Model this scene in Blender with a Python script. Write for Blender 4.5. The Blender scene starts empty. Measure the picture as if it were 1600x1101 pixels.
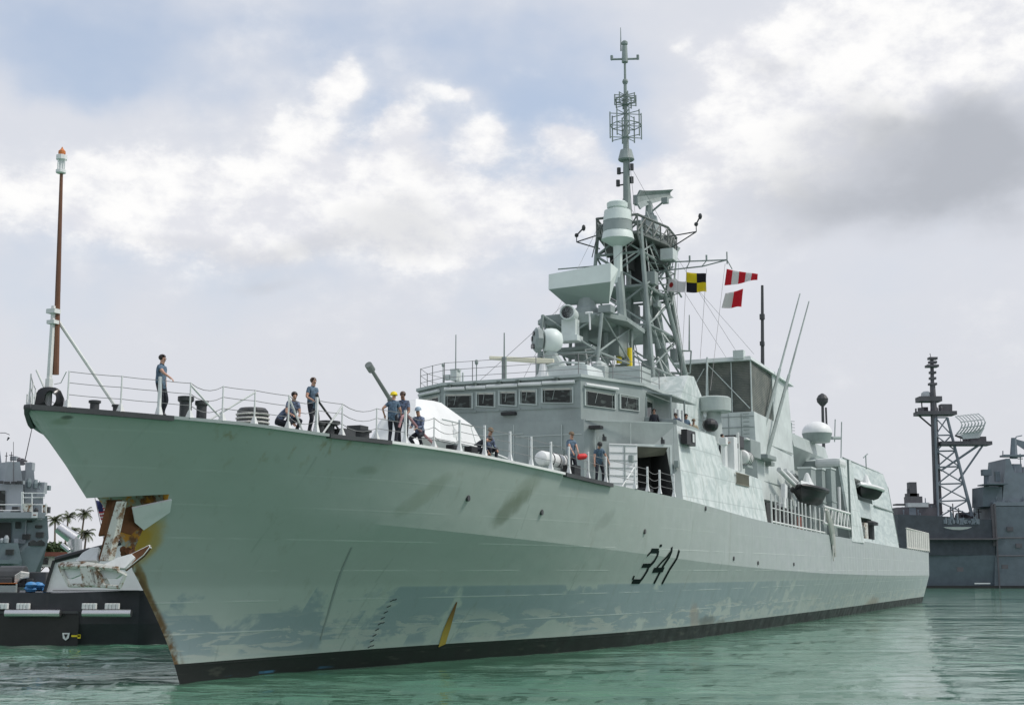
import bpy, bmesh, math, random
from mathutils import Vector, Matrix, Quaternion, noise as mnoise
random.seed(7)
sc = bpy.context.scene
COL = sc.collection
R = math.radians
# ------------------------------------------------------------------ camera, light, exposure
CAM_H = 3.275
cam = bpy.data.cameras.new('camera'); cam.sensor_width = 36.0; cam.lens = 2077.9/1600*36
cam.clip_start = 0.1; cam.clip_end = 20000
co = bpy.data.objects.new('camera', cam); COL.objects.link(co)
co.location = (0, 0, CAM_H); co.rotation_euler = (R(90+9.396), 0, 0); sc.camera = co
SUN_DIR = Vector((0.72, -0.12, 0.95)).normalized()
SUN_EL = math.asin(SUN_DIR.z); SUN_AZ = math.atan2(SUN_DIR.x, SUN_DIR.y)
sl = bpy.data.lights.new('sun', 'SUN'); sl.energy = 2.4; sl.angle = R(10); sl.color = (1, .96, .9)
so = bpy.data.objects.new('sun', sl); COL.objects.link(so)
so.rotation_euler = SUN_DIR.to_track_quat('Z', 'Y').to_euler(); so.location = (60, 0, 90)
sc.view_settings.view_transform = 'Standard'; sc.view_settings.look = 'None'
sc.view_settings.exposure = 0.0; sc.view_settings.gamma = 1.0
sc.render.engine = 'CYCLES'

# ------------------------------------------------------------------ node helpers
class NT:
    def __init__(s, nt):
        s.nt = nt; s.L = nt.links
    def n(s, t, **k):
        x = s.nt.nodes.new(t)
        for a, b in k.items(): setattr(x, a, b)
        return x
    def lk(s, v, sock):
        if v is None: return
        if hasattr(v, 'is_output'): s.L.new(v, sock)
        else:
            try: sock.default_value = v
            except Exception: sock.default_value = tuple(v)+(1,) if len(v) == 3 else v
    def m(s, op, a, b=None, c=None, clamp=False):
        x = s.n('ShaderNodeMath', operation=op); x.use_clamp = clamp
        s.lk(a, x.inputs[0])
        if b is not None: s.lk(b, x.inputs[1])
        if c is not None: s.lk(c, x.inputs[2])
        return x.outputs[0]
    def vm(s, op, a, b):
        x = s.n('ShaderNodeVectorMath', operation=op); s.lk(a, x.inputs[0]); s.lk(b, x.inputs[1]); return x.outputs[0]
    def mix(s, f, a, b, mode='MIX'):
        x = s.n('ShaderNodeMix', data_type='RGBA', blend_type=mode)
        s.lk(f, x.inputs[0]); s.lk(a, x.inputs[6]); s.lk(b, x.inputs[7]); return x.outputs[2]
    def noise(s, vec, scale=1, detail=4, rough=.55, dist=0):
        x = s.n('ShaderNodeTexNoise'); s.lk(vec, x.inputs['Vector'])
        x.inputs['Scale'].default_value = scale; x.inputs['Detail'].default_value = detail
        x.inputs['Roughness'].default_value = rough; x.inputs['Distortion'].default_value = dist
        return x.outputs[0]
    def ss(s, v, a, b, o0=0, o1=1):
        x = s.n('ShaderNodeMapRange', interpolation_type='SMOOTHSTEP'); x.clamp = True
        s.lk(v, x.inputs[0]); x.inputs[1].default_value = a; x.inputs[2].default_value = b
        x.inputs[3].default_value = o0; x.inputs[4].default_value = o1; return x.outputs[0]
    def xyz(s, v):
        x = s.n('ShaderNodeSeparateXYZ'); s.lk(v, x.inputs[0]); return x.outputs
    def scale(s, v, k):
        return s.vm('MULTIPLY', v, k)
def new_mat(name):
    m = bpy.data.materials.new(name); m.use_nodes = True
    t = NT(m.node_tree); b = m.node_tree.nodes['Principled BSDF']
    return m, t, b
def obj_co(t):
    return t.n('ShaderNodeTexCoord').outputs['Object']
def paint(name, col, rough=.5, var=.12, dirt=.25, dirtcol=(.12,.09,.06), metal=0, sc_=1.0, bump=.02, streak=True, spec=.4):
    """weathered paint: large tonal drift, vertical run-off streaks, small bumps"""
    m, t, b = new_mat(name); o = obj_co(t)
    n1 = t.noise(o, .6*sc_, 5, .6); n2 = t.noise(o, 6*sc_, 4, .6)
    lo = tuple(c*(1-var) for c in col); hi = tuple(min(1, c*(1+var)) for c in col)
    c = t.mix(t.ss(n1, .3, .7), lo, hi)
    c = t.mix(t.ss(n2, .45, .75, 0, var*.8), c, tuple(min(1, x*1.25) for x in col))
    if dirt:
        sv = t.scale(o, (2.2*sc_, 2.2*sc_, .22*sc_) if streak else (1.3*sc_,)*3)
        d = t.ss(t.noise(sv, 1.2, 5, .65), .55, .82, 0, dirt)
        c = t.mix(d, c, dirtcol)
    t.lk(c, b.inputs['Base Color']); b.inputs['Roughness'].default_value = rough
    b.inputs['Metallic'].default_value = metal; b.inputs['Specular IOR Level'].default_value = spec
    if bump:
        bp = t.n('ShaderNodeBump'); bp.inputs['Strength'].default_value = .35; bp.inputs['Distance'].default_value = bump
        t.lk(t.noise(o, 3*sc_, 3), bp.inputs['Height']); t.lk(bp.outputs[0], b.inputs['Normal'])
    return m

# ------------------------------------------------------------------ world: sky + cumulus laid out by direction
def px_dir(px, py):   # azimuth / elevation of a sky direction
    p = R(9.396); u = (550.5-py)/2077.9; x = (px-800)/2077.9
    d = Vector((x, math.cos(p)-u*math.sin(p), math.sin(p)+u*math.cos(p))).normalized()
    return math.atan2(d.x, d.y), math.asin(d.z)
def make_world():
    w = bpy.data.worlds.new('World'); sc.world = w; w.use_nodes = True
    nt = w.node_tree; nt.nodes.clear(); t = NT(nt)
    sky = t.n('ShaderNodeTexSky', sky_type='NISHITA'); sky.sun_disc = False
    sky.sun_elevation = SUN_EL; sky.sun_rotation = SUN_AZ; sky.air_density = 1.2; sky.dust_density = 1.5
    skyc = t.mix(.5, t.mix(1, sky.outputs[0], (.15,.15,.15,1), 'MULTIPLY'), (.66,.72,.84,1))
    d = t.n('ShaderNodeTexCoord').outputs['Generated']
    x, y, z = t.xyz(d)
    az = t.m('ARCTAN2', x, y); el = t.m('ARCSINE', z)
    nv = t.n('ShaderNodeCombineXYZ'); t.lk(t.m('MULTIPLY', az, 1), nv.inputs[0]); t.lk(t.m('MULTIPLY', el, 1.5), nv.inputs[1]); nv.inputs[2].default_value = 3.3
    P = nv.outputs[0]
    warp = t.n('ShaderNodeTexNoise'); t.lk(P, warp.inputs['Vector']); warp.inputs['Scale'].default_value = 9; warp.inputs['Detail'].default_value = 5
    wv = t.vm('SUBTRACT', warp.outputs['Color'], (.5,.5,.5)); wv = t.scale(wv, (.085,.085,.085))
    wx, wy, wz = t.xyz(wv)
    azw = t.m('ADD', az, wx); elw = t.m('ADD', el, wy)
    nbig = t.noise(P, 8, 8, .58); nf = t.noise(P, 26, 7, .62); nsoft = t.noise(P, 4, 4, .5)
    def blob(px, py, rx, ry, warped=True):
        a, e = px_dir(px, py); rx /= 2078.; ry /= 2078.
        dx = t.m('MULTIPLY', t.m('SUBTRACT', azw, a), 1/rx); dy = t.m('MULTIPLY', t.m('SUBTRACT', elw, e), 1/ry)
        r2 = t.m('ADD', t.m('MULTIPLY', dx, dx), t.m('MULTIPLY', dy, dy))
        return t.m('POWER', 2.718, t.m('MULTIPLY', r2, -1))
    def fieldsum(bl):
        acc = None
        for (px, py, rx, ry, k) in bl:
            v = t.m('MULTIPLY', blob(px, py, rx, ry), k); acc = v if acc is None else t.m('ADD', acc, v)
        return acc
    # thin veil everywhere, thinner high on the left
    veil = t.m('ADD', t.ss(el, .05, .36, .95, .52), t.m('ADD', t.m('MULTIPLY', t.m('SUBTRACT', nsoft, .5), 1.1), t.m('MULTIPLY', t.m('SUBTRACT', nbig, .5), .7)))
    hole = fieldsum([(330,60,300,70,.28),(640,50,200,60,.2),(850,160,110,120,.32),(590,215,50,70,.30),(60,70,120,60,.15),(200,140,160,30,.2)])
    extra = fieldsum([(1350,150,330,260,.7),(40,200,180,60,.40),(1500,40,300,150,.4),(300,230,260,50,.2)])
    veil = t.m('ADD', t.m('SUBTRACT', veil, hole), extra, clamp=True)
    veil = t.ss(veil, .05, .9)
    veilc = t.mix(t.ss(el, .02, .30), (.705,.72,.765,1), (.71,.735,.80,1))
    c = t.mix(veil, skyc, veilc)
    # cumulus bodies
    body = fieldsum([(520,125,38,36,1.0),(505,165,36,28,.75),(455,235,66,42,.95),(430,320,150,80,.80),(300,335,170,85,.75),(120,325,170,85,.70),(635,210,66,56,1.0),(715,135,50,14,.7),(752,200,42,44,.8),(600,335,180,90,.85),(720,335,140,90,.80),(885,220,64,44,.95),(940,310,120,85,.9),(1050,315,100,70,.75),(30,262,70,28,.5),(150,265,70,26,.4),
                     (1230,70,150,80,.85),(1420,50,190,80,.85),(1180,215,130,105,.75),(1330,190,170,100,.75),(1058,90,22,20,.5),(1110,300,120,60,.6),(1540,80,100,80,.6)])
    nn = t.m('ADD', t.m('MULTIPLY', t.m('SUBTRACT', nbig, .5), 1.5), t.m('MULTIPLY', t.m('SUBTRACT', nf, .5), .9))
    dens = t.m('ADD', body, nn)
    cm = t.m('ADD', t.m('MULTIPLY', t.ss(dens, .0, 1.1), .66), t.m('MULTIPLY', t.ss(dens, .45, .85), .34))
    # self shading: lower and inner parts greyer, tops bright
    shade = fieldsum([(480,390,180,34,.50),(650,360,110,38,.40),(430,445,70,18,.42),(1490,280,230,75,.75),(1430,230,190,70,.40),(1300,330,190,55,.45),(1570,200,130,80,.50),(1220,98,60,18,.45),(1360,185,120,40,.35),(660,272,50,30,.35),(560,335,70,24,.25),(250,375,120,24,.25),(900,345,90,26,.2)])
    puff = t.m('ADD', t.m('MULTIPLY', nf, .6), t.m('MULTIPLY', nbig, .5))
    cloudc = t.mix(t.ss(t.m('ADD', puff, t.m('MULTIPLY', t.m('SUBTRACT', dens, .6), .03)), .46, .68), (.78,.79,.84,1), (1.0,.995,.99,1))
    c = t.mix(cm, c, cloudc)
    sh = t.m('MULTIPLY', shade, t.m('ADD', .35, t.m('MULTIPLY', t.m('ADD', nbig, nf), .65)))
    c = t.mix(t.m('MULTIPLY', t.ss(sh, .05, 1.2), .92), c, (.45,.475,.525,1))
    # hazy band at the horizon
    c = t.mix(t.ss(el, .0, .14, .55, 0), c, (.705,.72,.755,1))
    bg = t.n('ShaderNodeBackground'); t.lk(c, bg.inputs[0]); bg.inputs[1].default_value = 1.0
    out = t.n('ShaderNodeOutputWorld'); nt.links.new(bg.outputs[0], out.inputs[0])
make_world()

# ------------------------------------------------------------------ mesh builder
PHI = R(90-23.9645)
SHIP = Matrix.Translation((-12.8351, 34.9770, 0)) @ Matrix.Rotation(PHI, 4, 'Z')
def c3(p): return Vector((p[0], -p[1], p[2]))      # (aft, to port, up) -> ship's local axes
def SW(p): return SHIP @ c3(p)
class MB:
    """collects shapes; ship=True: coordinates are (aft, port, up)"""
    def __init__(s, ship=False):
        s.v = []; s.f = []; s.mi = []; s.cur = 0; s.ship = ship
    def mat(s, i): s.cur = i; return s
    def add(s, vs, fs):
        b = len(s.v); s.v += [Vector(p) for p in vs]
        for f in fs: s.f.append([b+i for i in f]); s.mi.append(s.cur)
        return s
    def quad(s, a, b, c, d): return s.add([a,b,c,d], [(0,1,2,3)])
    def box(s, c, size, rot=None, taper=1.0):
        hx, hy, hz = [x/2 for x in size]; vs = []
        for (i, j, k) in ((-1,-1,-1),(1,-1,-1),(1,1,-1),(-1,1,-1),(-1,-1,1),(1,-1,1),(1,1,1),(-1,1,1)):
            q = taper if k > 0 else 1
            p = Vector((i*hx*q, j*hy*q, k*hz))
            if rot is not None: p = rot @ p
            vs.append(p+Vector(c))
        return s.add(vs, [(0,3,2,1),(4,5,6,7),(0,1,5,4),(1,2,6,5),(2,3,7,6),(3,0,4,7)])
    def prism(s, bot, top):
        n = len(bot); vs = list(bot)+list(top)
        return s.add(vs, [tuple(range(n-1,-1,-1)), tuple(range(n,2*n))]+[(i,(i+1)%n,n+(i+1)%n,n+i) for i in range(n)])
    def plate(s, pts, th, nrm=None):
        pts = [Vector(p) for p in pts]
        if nrm is None: nrm = (pts[1]-pts[0]).cross(pts[2]-pts[0]).normalized()
        nrm = Vector(nrm).normalized()*(th/2)
        return s.prism([p-nrm for p in pts], [p+nrm for p in pts])
    def tube(s, a, b, r0, r1=None, n=8, cap=True):
        a = Vector(a); b = Vector(b); r1 = r0 if r1 is None else r1
        d = (b-a); q = d.to_track_quat('Z','Y'); vs = []
        for (p, r) in ((a, r0), (b, r1)):
            for i in range(n):
                t = 2*math.pi*i/n; vs.append(p+q@Vector((r*math.cos(t), r*math.sin(t), 0)))
        fs = [(i,(i+1)%n,n+(i+1)%n,n+i) for i in range(n)]
        if cap: fs += [tuple(range(n-1,-1,-1)), tuple(range(n,2*n))]
        return s.add(vs, fs)
    def path(s, pts, r, n=6):
        pts = [Vector(p) for p in pts]; vs = []; up = None
        for i, p in enumerate(pts):
            d = (pts[min(i+1,len(pts)-1)]-pts[max(i-1,0)]).normalized()
            if up is None: up = d.orthogonal().normalized()
            up = (up-d*up.dot(d)).normalized(); w = d.cross(up)
            rr = r[i] if isinstance(r, (list,tuple)) else r
            for k in range(n):
                t = 2*math.pi*k/n; vs.append(p+(up*math.cos(t)+w*math.sin(t))*rr)
        fs = []
        for i in range(len(pts)-1):
            for k in range(n): fs.append((i*n+k, i*n+(k+1)%n, (i+1)*n+(k+1)%n, (i+1)*n+k))
        fs += [tuple(range(n-1,-1,-1)), tuple(range((len(pts)-1)*n, len(pts)*n))]
        return s.add(vs, fs)
    def lathe(s, c, prof, n=16, axis=(0,0,1)):
        q = Vector(axis).to_track_quat('Z','Y'); c = Vector(c); vs = []; fs = []
        for (r, z) in prof:
            for k in range(n):
                t = 2*math.pi*k/n; vs.append(c+q@Vector((max(r,1e-4)*math.cos(t), max(r,1e-4)*math.sin(t), z)))
        for i in range(len(prof)-1):
            for k in range(n): fs.append((i*n+k, i*n+(k+1)%n, (i+1)*n+(k+1)%n, (i+1)*n+k))
        fs += [tuple(range(n-1,-1,-1)), tuple(range((len(prof)-1)*n, len(prof)*n))]
        return s.add(vs, fs)
    def ball(s, c, r, n=12, sq=(1,1,1), rot=None):
        vs = []; fs = []; m = max(4, n//2)
        for i in range(m+1):
            a = math.pi*i/m
            for k in range(n):
                t = 2*math.pi*k/n
                p = Vector((r*sq[0]*math.sin(a)*math.cos(t), r*sq[1]*math.sin(a)*math.sin(t), -r*sq[2]*math.cos(a)))
                if rot is not None: p = rot@p
                vs.append(Vector(c)+p)
        for i in range(m):
            for k in range(n): fs.append((i*n+k, i*n+(k+1)%n, (i+1)*n+(k+1)%n, (i+1)*n+k))
        return s.add(vs, fs)
    def split(s, name, mats, parent=None, **k):
        """one object per group of touching pieces"""
        par = list(range(len(s.v)))
        def fnd(a):
            while par[a] != a: par[a] = par[par[a]]; a = par[a]
            return a
        for f in s.f:
            for i in f[1:]: par[fnd(i)] = fnd(f[0])
        comp = {}
        for i in range(len(s.v)): comp.setdefault(fnd(i), []).append(i)
        bx = []
        for r_, ids in comp.items():
            P = [s.v[i] for i in ids]; bx.append([[min(p[k_] for p in P)-.03 for k_ in range(3)], [max(p[k_] for p in P)+.03 for k_ in range(3)], [r_]])
        ch = True
        while ch:
            ch = False
            for i in range(len(bx)):
                for j in range(i+1, len(bx)):
                    if all(bx[i][0][q] <= bx[j][1][q] and bx[j][0][q] <= bx[i][1][q] for q in range(3)):
                        bx[i] = [[min(x, y) for x, y in zip(bx[i][0], bx[j][0])], [max(x, y) for x, y in zip(bx[i][1], bx[j][1])], bx[i][2]+bx[j][2]]; bx.pop(j); ch = True; break
                if ch: break
        out = []
        for b_ in bx:
            rs_ = set(b_[2]); m2 = MB(s.ship); mp = {}
            for f, mi in zip(s.f, s.mi):
                if fnd(f[0]) in rs_:
                    for i in f:
                        if i not in mp: mp[i] = len(m2.v); m2.v.append(s.v[i])
                    m2.f.append([mp[i] for i in f]); m2.mi.append(mi)
            out.append(m2.build(name, mats, parent, **k))
        return out
    def build(s, name, mats, parent=None, org=(0,0,0), smooth=False, bev=0, world=None):
        me = bpy.data.meshes.new(name)
        o = Vector(org)
        vs = [p-o for p in s.v]
        if s.ship: vs = [Vector((p.x,-p.y,p.z)) for p in vs]
        me.from_pydata(vs, [], s.f)
        bm = bmesh.new(); bm.from_mesh(me)
        for f, i in zip(bm.faces, s.mi): f.material_index = i
        bmesh.ops.remove_doubles(bm, verts=bm.verts, dist=1e-5)
        bmesh.ops.recalc_face_normals(bm, faces=bm.faces)
        if bev:
            es = [e for e in bm.edges if len(e.link_faces) == 2 and e.calc_face_angle(0) > .5]
            bmesh.ops.bevel(bm, geom=es, offset=bev, segments=2, affect='EDGES', profile=.6, clamp_overlap=True)
        bm.to_mesh(me); bm.free()
        if not isinstance(mats, (list,tuple)): mats = [mats]
        for m in mats: me.materials.append(m)
        if smooth:
            for p in me.polygons: p.use_smooth = True
            try: me.set_sharp_from_angle(angle=R(38))
            except Exception: pass
        ob = bpy.data.objects.new(name, me); COL.objects.link(ob)
        if parent is not None:
            ob.parent = parent; ob.location = c3(o) if s.ship else o
        elif s.ship:
            ob.matrix_world = SHIP @ Matrix.Translation(c3(o))
        else: ob.location = o
        return ob
def tag(o, label, cat, group=None, kind=None):
    if label: o['label'] = label
    if cat: o['category'] = cat
    if group: o['group'] = group
    if kind: o['kind'] = kind
    return o
def empty(name, loc=(0,0,0), rz=0, ship=False):
    o = bpy.data.objects.new(name, None); COL.objects.link(o); o.empty_display_size = .3
    if ship: o.matrix_world = SHIP @ Matrix.Translation(c3(loc)) @ Matrix.Rotation(rz, 4, 'Z')
    else: o.location = loc; o.rotation_euler = (0,0,rz)
    return o
def dup(o, parent=None):
    c = o.copy(); COL.objects.link(c)
    if parent is not None: c.parent = parent
    for ch in list(o.children): dup(ch, c)
    return c
def boolean(ob, cutter_mb, mats, op='DIFFERENCE'):
    ct = cutter_mb.build('cutter', mats)
    md = ob.modifiers.new('cut', 'BOOLEAN'); md.object = ct; md.operation = op; md.solver = 'EXACT'
    try: md.material_mode = 'TRANSFER'
    except Exception: pass
    bpy.context.view_layer.update()
    dg = bpy.context.evaluated_depsgraph_get()
    me = bpy.data.meshes.new_from_object(ob.evaluated_get(dg))
    ob.modifiers.clear(); old = ob.data; ob.data = me; bpy.data.meshes.remove(old)
    cm = ct.data; bpy.data.objects.remove(ct); bpy.data.meshes.remove(cm)
    return ob

def lerp_tab(tab, x):
    if x <= tab[0][0]: return tab[0][1]
    for (a, b), (c, d) in zip(tab, tab[1:]):
        if x <= c:
            # monotone smooth: Catmull-like via local cubic is overkill, linear on a dense table
            return b + (d - b) * (x - a) / (c - a)
    return tab[-1][1]
def densify(tab, step=0.5):
    xs = [p[0] for p in tab]; ys = [p[1] for p in tab]; n = len(tab)
    dl = [(ys[i+1]-ys[i])/(xs[i+1]-xs[i]) for i in range(n-1)]
    m = [dl[0]] + [0 if dl[i-1]*dl[i] <= 0 else 2*dl[i-1]*dl[i]/(dl[i-1]+dl[i]) for i in range(1, n-1)] + [dl[-1]]
    out = []
    for i in range(n-1):
        h = xs[i+1]-xs[i]; k = max(2, int(h/step))
        for j in range(k):
            t = j/k
            out.append((xs[i]+t*h, (1+2*t)*(1-t)**2*ys[i]+t*(1-t)**2*h*m[i]+t*t*(3-2*t)*ys[i+1]+t*t*(t-1)*h*m[i+1]))
    out.append(tab[-1]); return out
DECK_W = densify([(0,.06),(.4,.45),(1,.98),(2.8,2.5),(5,3.8),(7.8,4.65),(10.2,5.3),(13.9,6.0),(18.9,6.75),(24.6,7.4),(33,7.8),(48.5,8.0),(71.5,8.1),(114,7.35),(135,6.9)])
KNUC_W = densify([(0,0),(1.2,.75),(4,2.25),(6.4,3.35),(11.4,4.85),(17.3,6.05),(22.2,6.75),(30,7.45),(45,7.9),(68,8.1),(111,7.45),(135,6.95)])
WATR_W = densify([(0,0),(3.1,.5),(6.3,1.15),(12.1,2.75),(20,4.85),(25,5.75),(35,6.5),(48,6.75),(71,6.85),(103,6.6),(130,6.4)])
DECK_Z = densify([(0,7.64),(1,7.6),(2.8,7.52),(5,7.46),(7.8,7.39),(10.2,7.38),(13.9,7.33),(18.9,7.14),(24.6,6.88),(33,6.70),(48.5,6.19),(71.5,5.85),(114,5.62),(135,5.60)])
KNUC_Z = densify([(-5,5.6),(4,5.25),(9,4.95),(15.4,4.68),(25,4.29),(39,3.76),(48,3.54),(70,3.2),(114,3.0),(140,3.0)])
STEM_S = densify([(-2,7.6),(0,6.86),(.99,6.34),(2.09,5.55),(3.35,4.5),(5.32,2.43),(6.23,1.48),(6.98,.69),(7.64,0),(9,-1.4)], .2)
def wd(s): return lerp_tab(DECK_W, s)
def zd(s): return lerp_tab(DECK_Z, s)
def zk(s): return lerp_tab(KNUC_Z, s)
def stem(z): return lerp_tab(STEM_S, z)
def hull_w(s, z):
    x = max(0., s - stem(z)); a = lerp_tab(WATR_W, x); k = lerp_tab(KNUC_W, x); d = lerp_tab(DECK_W, x)
    if x < .4: d *= min(1, x/.4*.9+.1)
    K = zk(s); D = zd(s)
    if z >= K:
        t = min(1, (z-K)/(D-K)); return k+(d-k)*t
    if z <= 0: return a
    t = z/K; p = 1.22 - .2*min(1, max(0, (s-10)/40)); return a+(k-a)*t**p


# ------------------------------------------------------------------ materials
GREY = (.36,.42,.395); 
M = {}
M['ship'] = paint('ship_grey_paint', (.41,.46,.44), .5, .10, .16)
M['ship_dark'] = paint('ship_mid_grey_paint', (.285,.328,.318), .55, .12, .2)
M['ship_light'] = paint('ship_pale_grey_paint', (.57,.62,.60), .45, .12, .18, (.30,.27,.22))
M['side'] = None
M['mast'] = paint('mast_grey_paint', (.255,.30,.285), .5, .2, .45)
M['radar'] = paint('radar_cover', (.68,.745,.71), .45, .05, .06)
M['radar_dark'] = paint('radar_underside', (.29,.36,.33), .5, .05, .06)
M['white'] = paint('white_paint', (.74,.75,.74), .5, .05, .10, (.45,.38,.3))
M['offwhite'] = paint('stanchion_paint', (.70,.71,.69), .5, .10, .3, (.35,.24,.16))
M['cream'] = paint('cream_plastic', (.66,.64,.50), .45, .06, .08)
M['black'] = paint('black_rubber', (.018,.019,.02), .45, .2, .2, (.08,.07,.06))
M['dark'] = paint('dark_fittings', (.055,.058,.06), .5, .2, .25, (.13,.10,.07))
M['inside'] = paint('dark_interior', (.045,.048,.047), .8, .2, .2)
M['wire'] = paint('wire_rope', (.22,.22,.22), .5, .1, .2)
M['rust'] = paint('rust_iron', (.13,.055,.022), .85, .35, .6, (.28,.10,.02), sc_=3, bump=.03, streak=False)
def rusty_white():
    m, t, b = new_mat('rusty_white_paint'); o = obj_co(t); n = t.noise(o, 3.2, 6, .68)
    c = t.mix(t.ss(n, .48, .60), (.62,.62,.57,1), (.20,.115,.06,1)); c = t.mix(t.ss(t.noise(o, 7, 4), .58, .7), c, (.10,.05,.025,1))
    t.lk(c, b.inputs['Base Color']); b.inputs['Roughness'].default_value = .7; return m
M['rustpaint'] = rusty_white()
M['brown'] = paint('varnished_wood', (.16,.07,.035), .4, .2, .2)
M['canvas'] = paint('canvas', (.60,.59,.55), .8, .08, .1)
M['netrack'] = paint('weathered_net_rack', (.24,.225,.18), .7, .2, .3)
M['awning'] = paint('shaded_awning', (.16,.15,.12), .8, .2, .3)  # canvas darkened: the doorway's shade is painted into its colour
M['barrel'] = paint('gun_barrel_grey', (.15,.17,.16), .4, .1, .15)
M['mast_dark'] = paint('dark_mast_paint', (.15,.165,.155), .6, .25, .4)  # darker tone for the truss of the top platform
M['tyreblack'] = paint('boat_black_paint', (.014,.015,.016), .7, .2, .1)
M['red'] = paint('red_paint', (.62,.03,.03), .5, .1, .05)
M['orange'] = paint('orange_rust_paint', (.52,.17,.05), .6, .1, .1)
M['yellow'] = paint('yellow_paint', (.80,.62,.02), .5, .08, .08)
M['brownred'] = paint('red_brown_gear', (.20,.065,.045), .7, .2, .2)
M['blue'] = paint('blue_tarpaulin', (.07,.25,.50), .5, .15, .05, sc_=4)
M['palegrey'] = paint('pale_cover', (.66,.68,.67), .6, .06, .15)
def glass_mat():
    m, t, b = new_mat('dark_window_glass'); o = obj_co(t)
    n = t.noise(t.scale(o, (1.5,1.5,4)), 1.3, 3)
    t.lk(t.mix(t.ss(n, .52, .62), (.008,.013,.011,1), (.06,.075,.068,1)), b.inputs['Base Color'])
    b.inputs['Roughness'].default_value = .06; b.inputs['Specular IOR Level'].default_value = .35; return m
M['glass'] = glass_mat()
def lens_mat():
    m, t, b = new_mat('lens_glass'); b.inputs['Base Color'].default_value = (.008,.008,.01,1); b.inputs['Roughness'].default_value = .08; return m
M['lens'] = lens_mat()
def steel_mat():
    m, t, b = new_mat('stainless_steel'); b.inputs['Base Color'].default_value = (.6,.6,.6,1); b.inputs['Metallic'].default_value = 1
    t.lk(t.ss(t.noise(obj_co(t), 20, 3), .3, .7, .25, .45), b.inputs['Roughness']); return m
M['steel'] = steel_mat()

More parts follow.
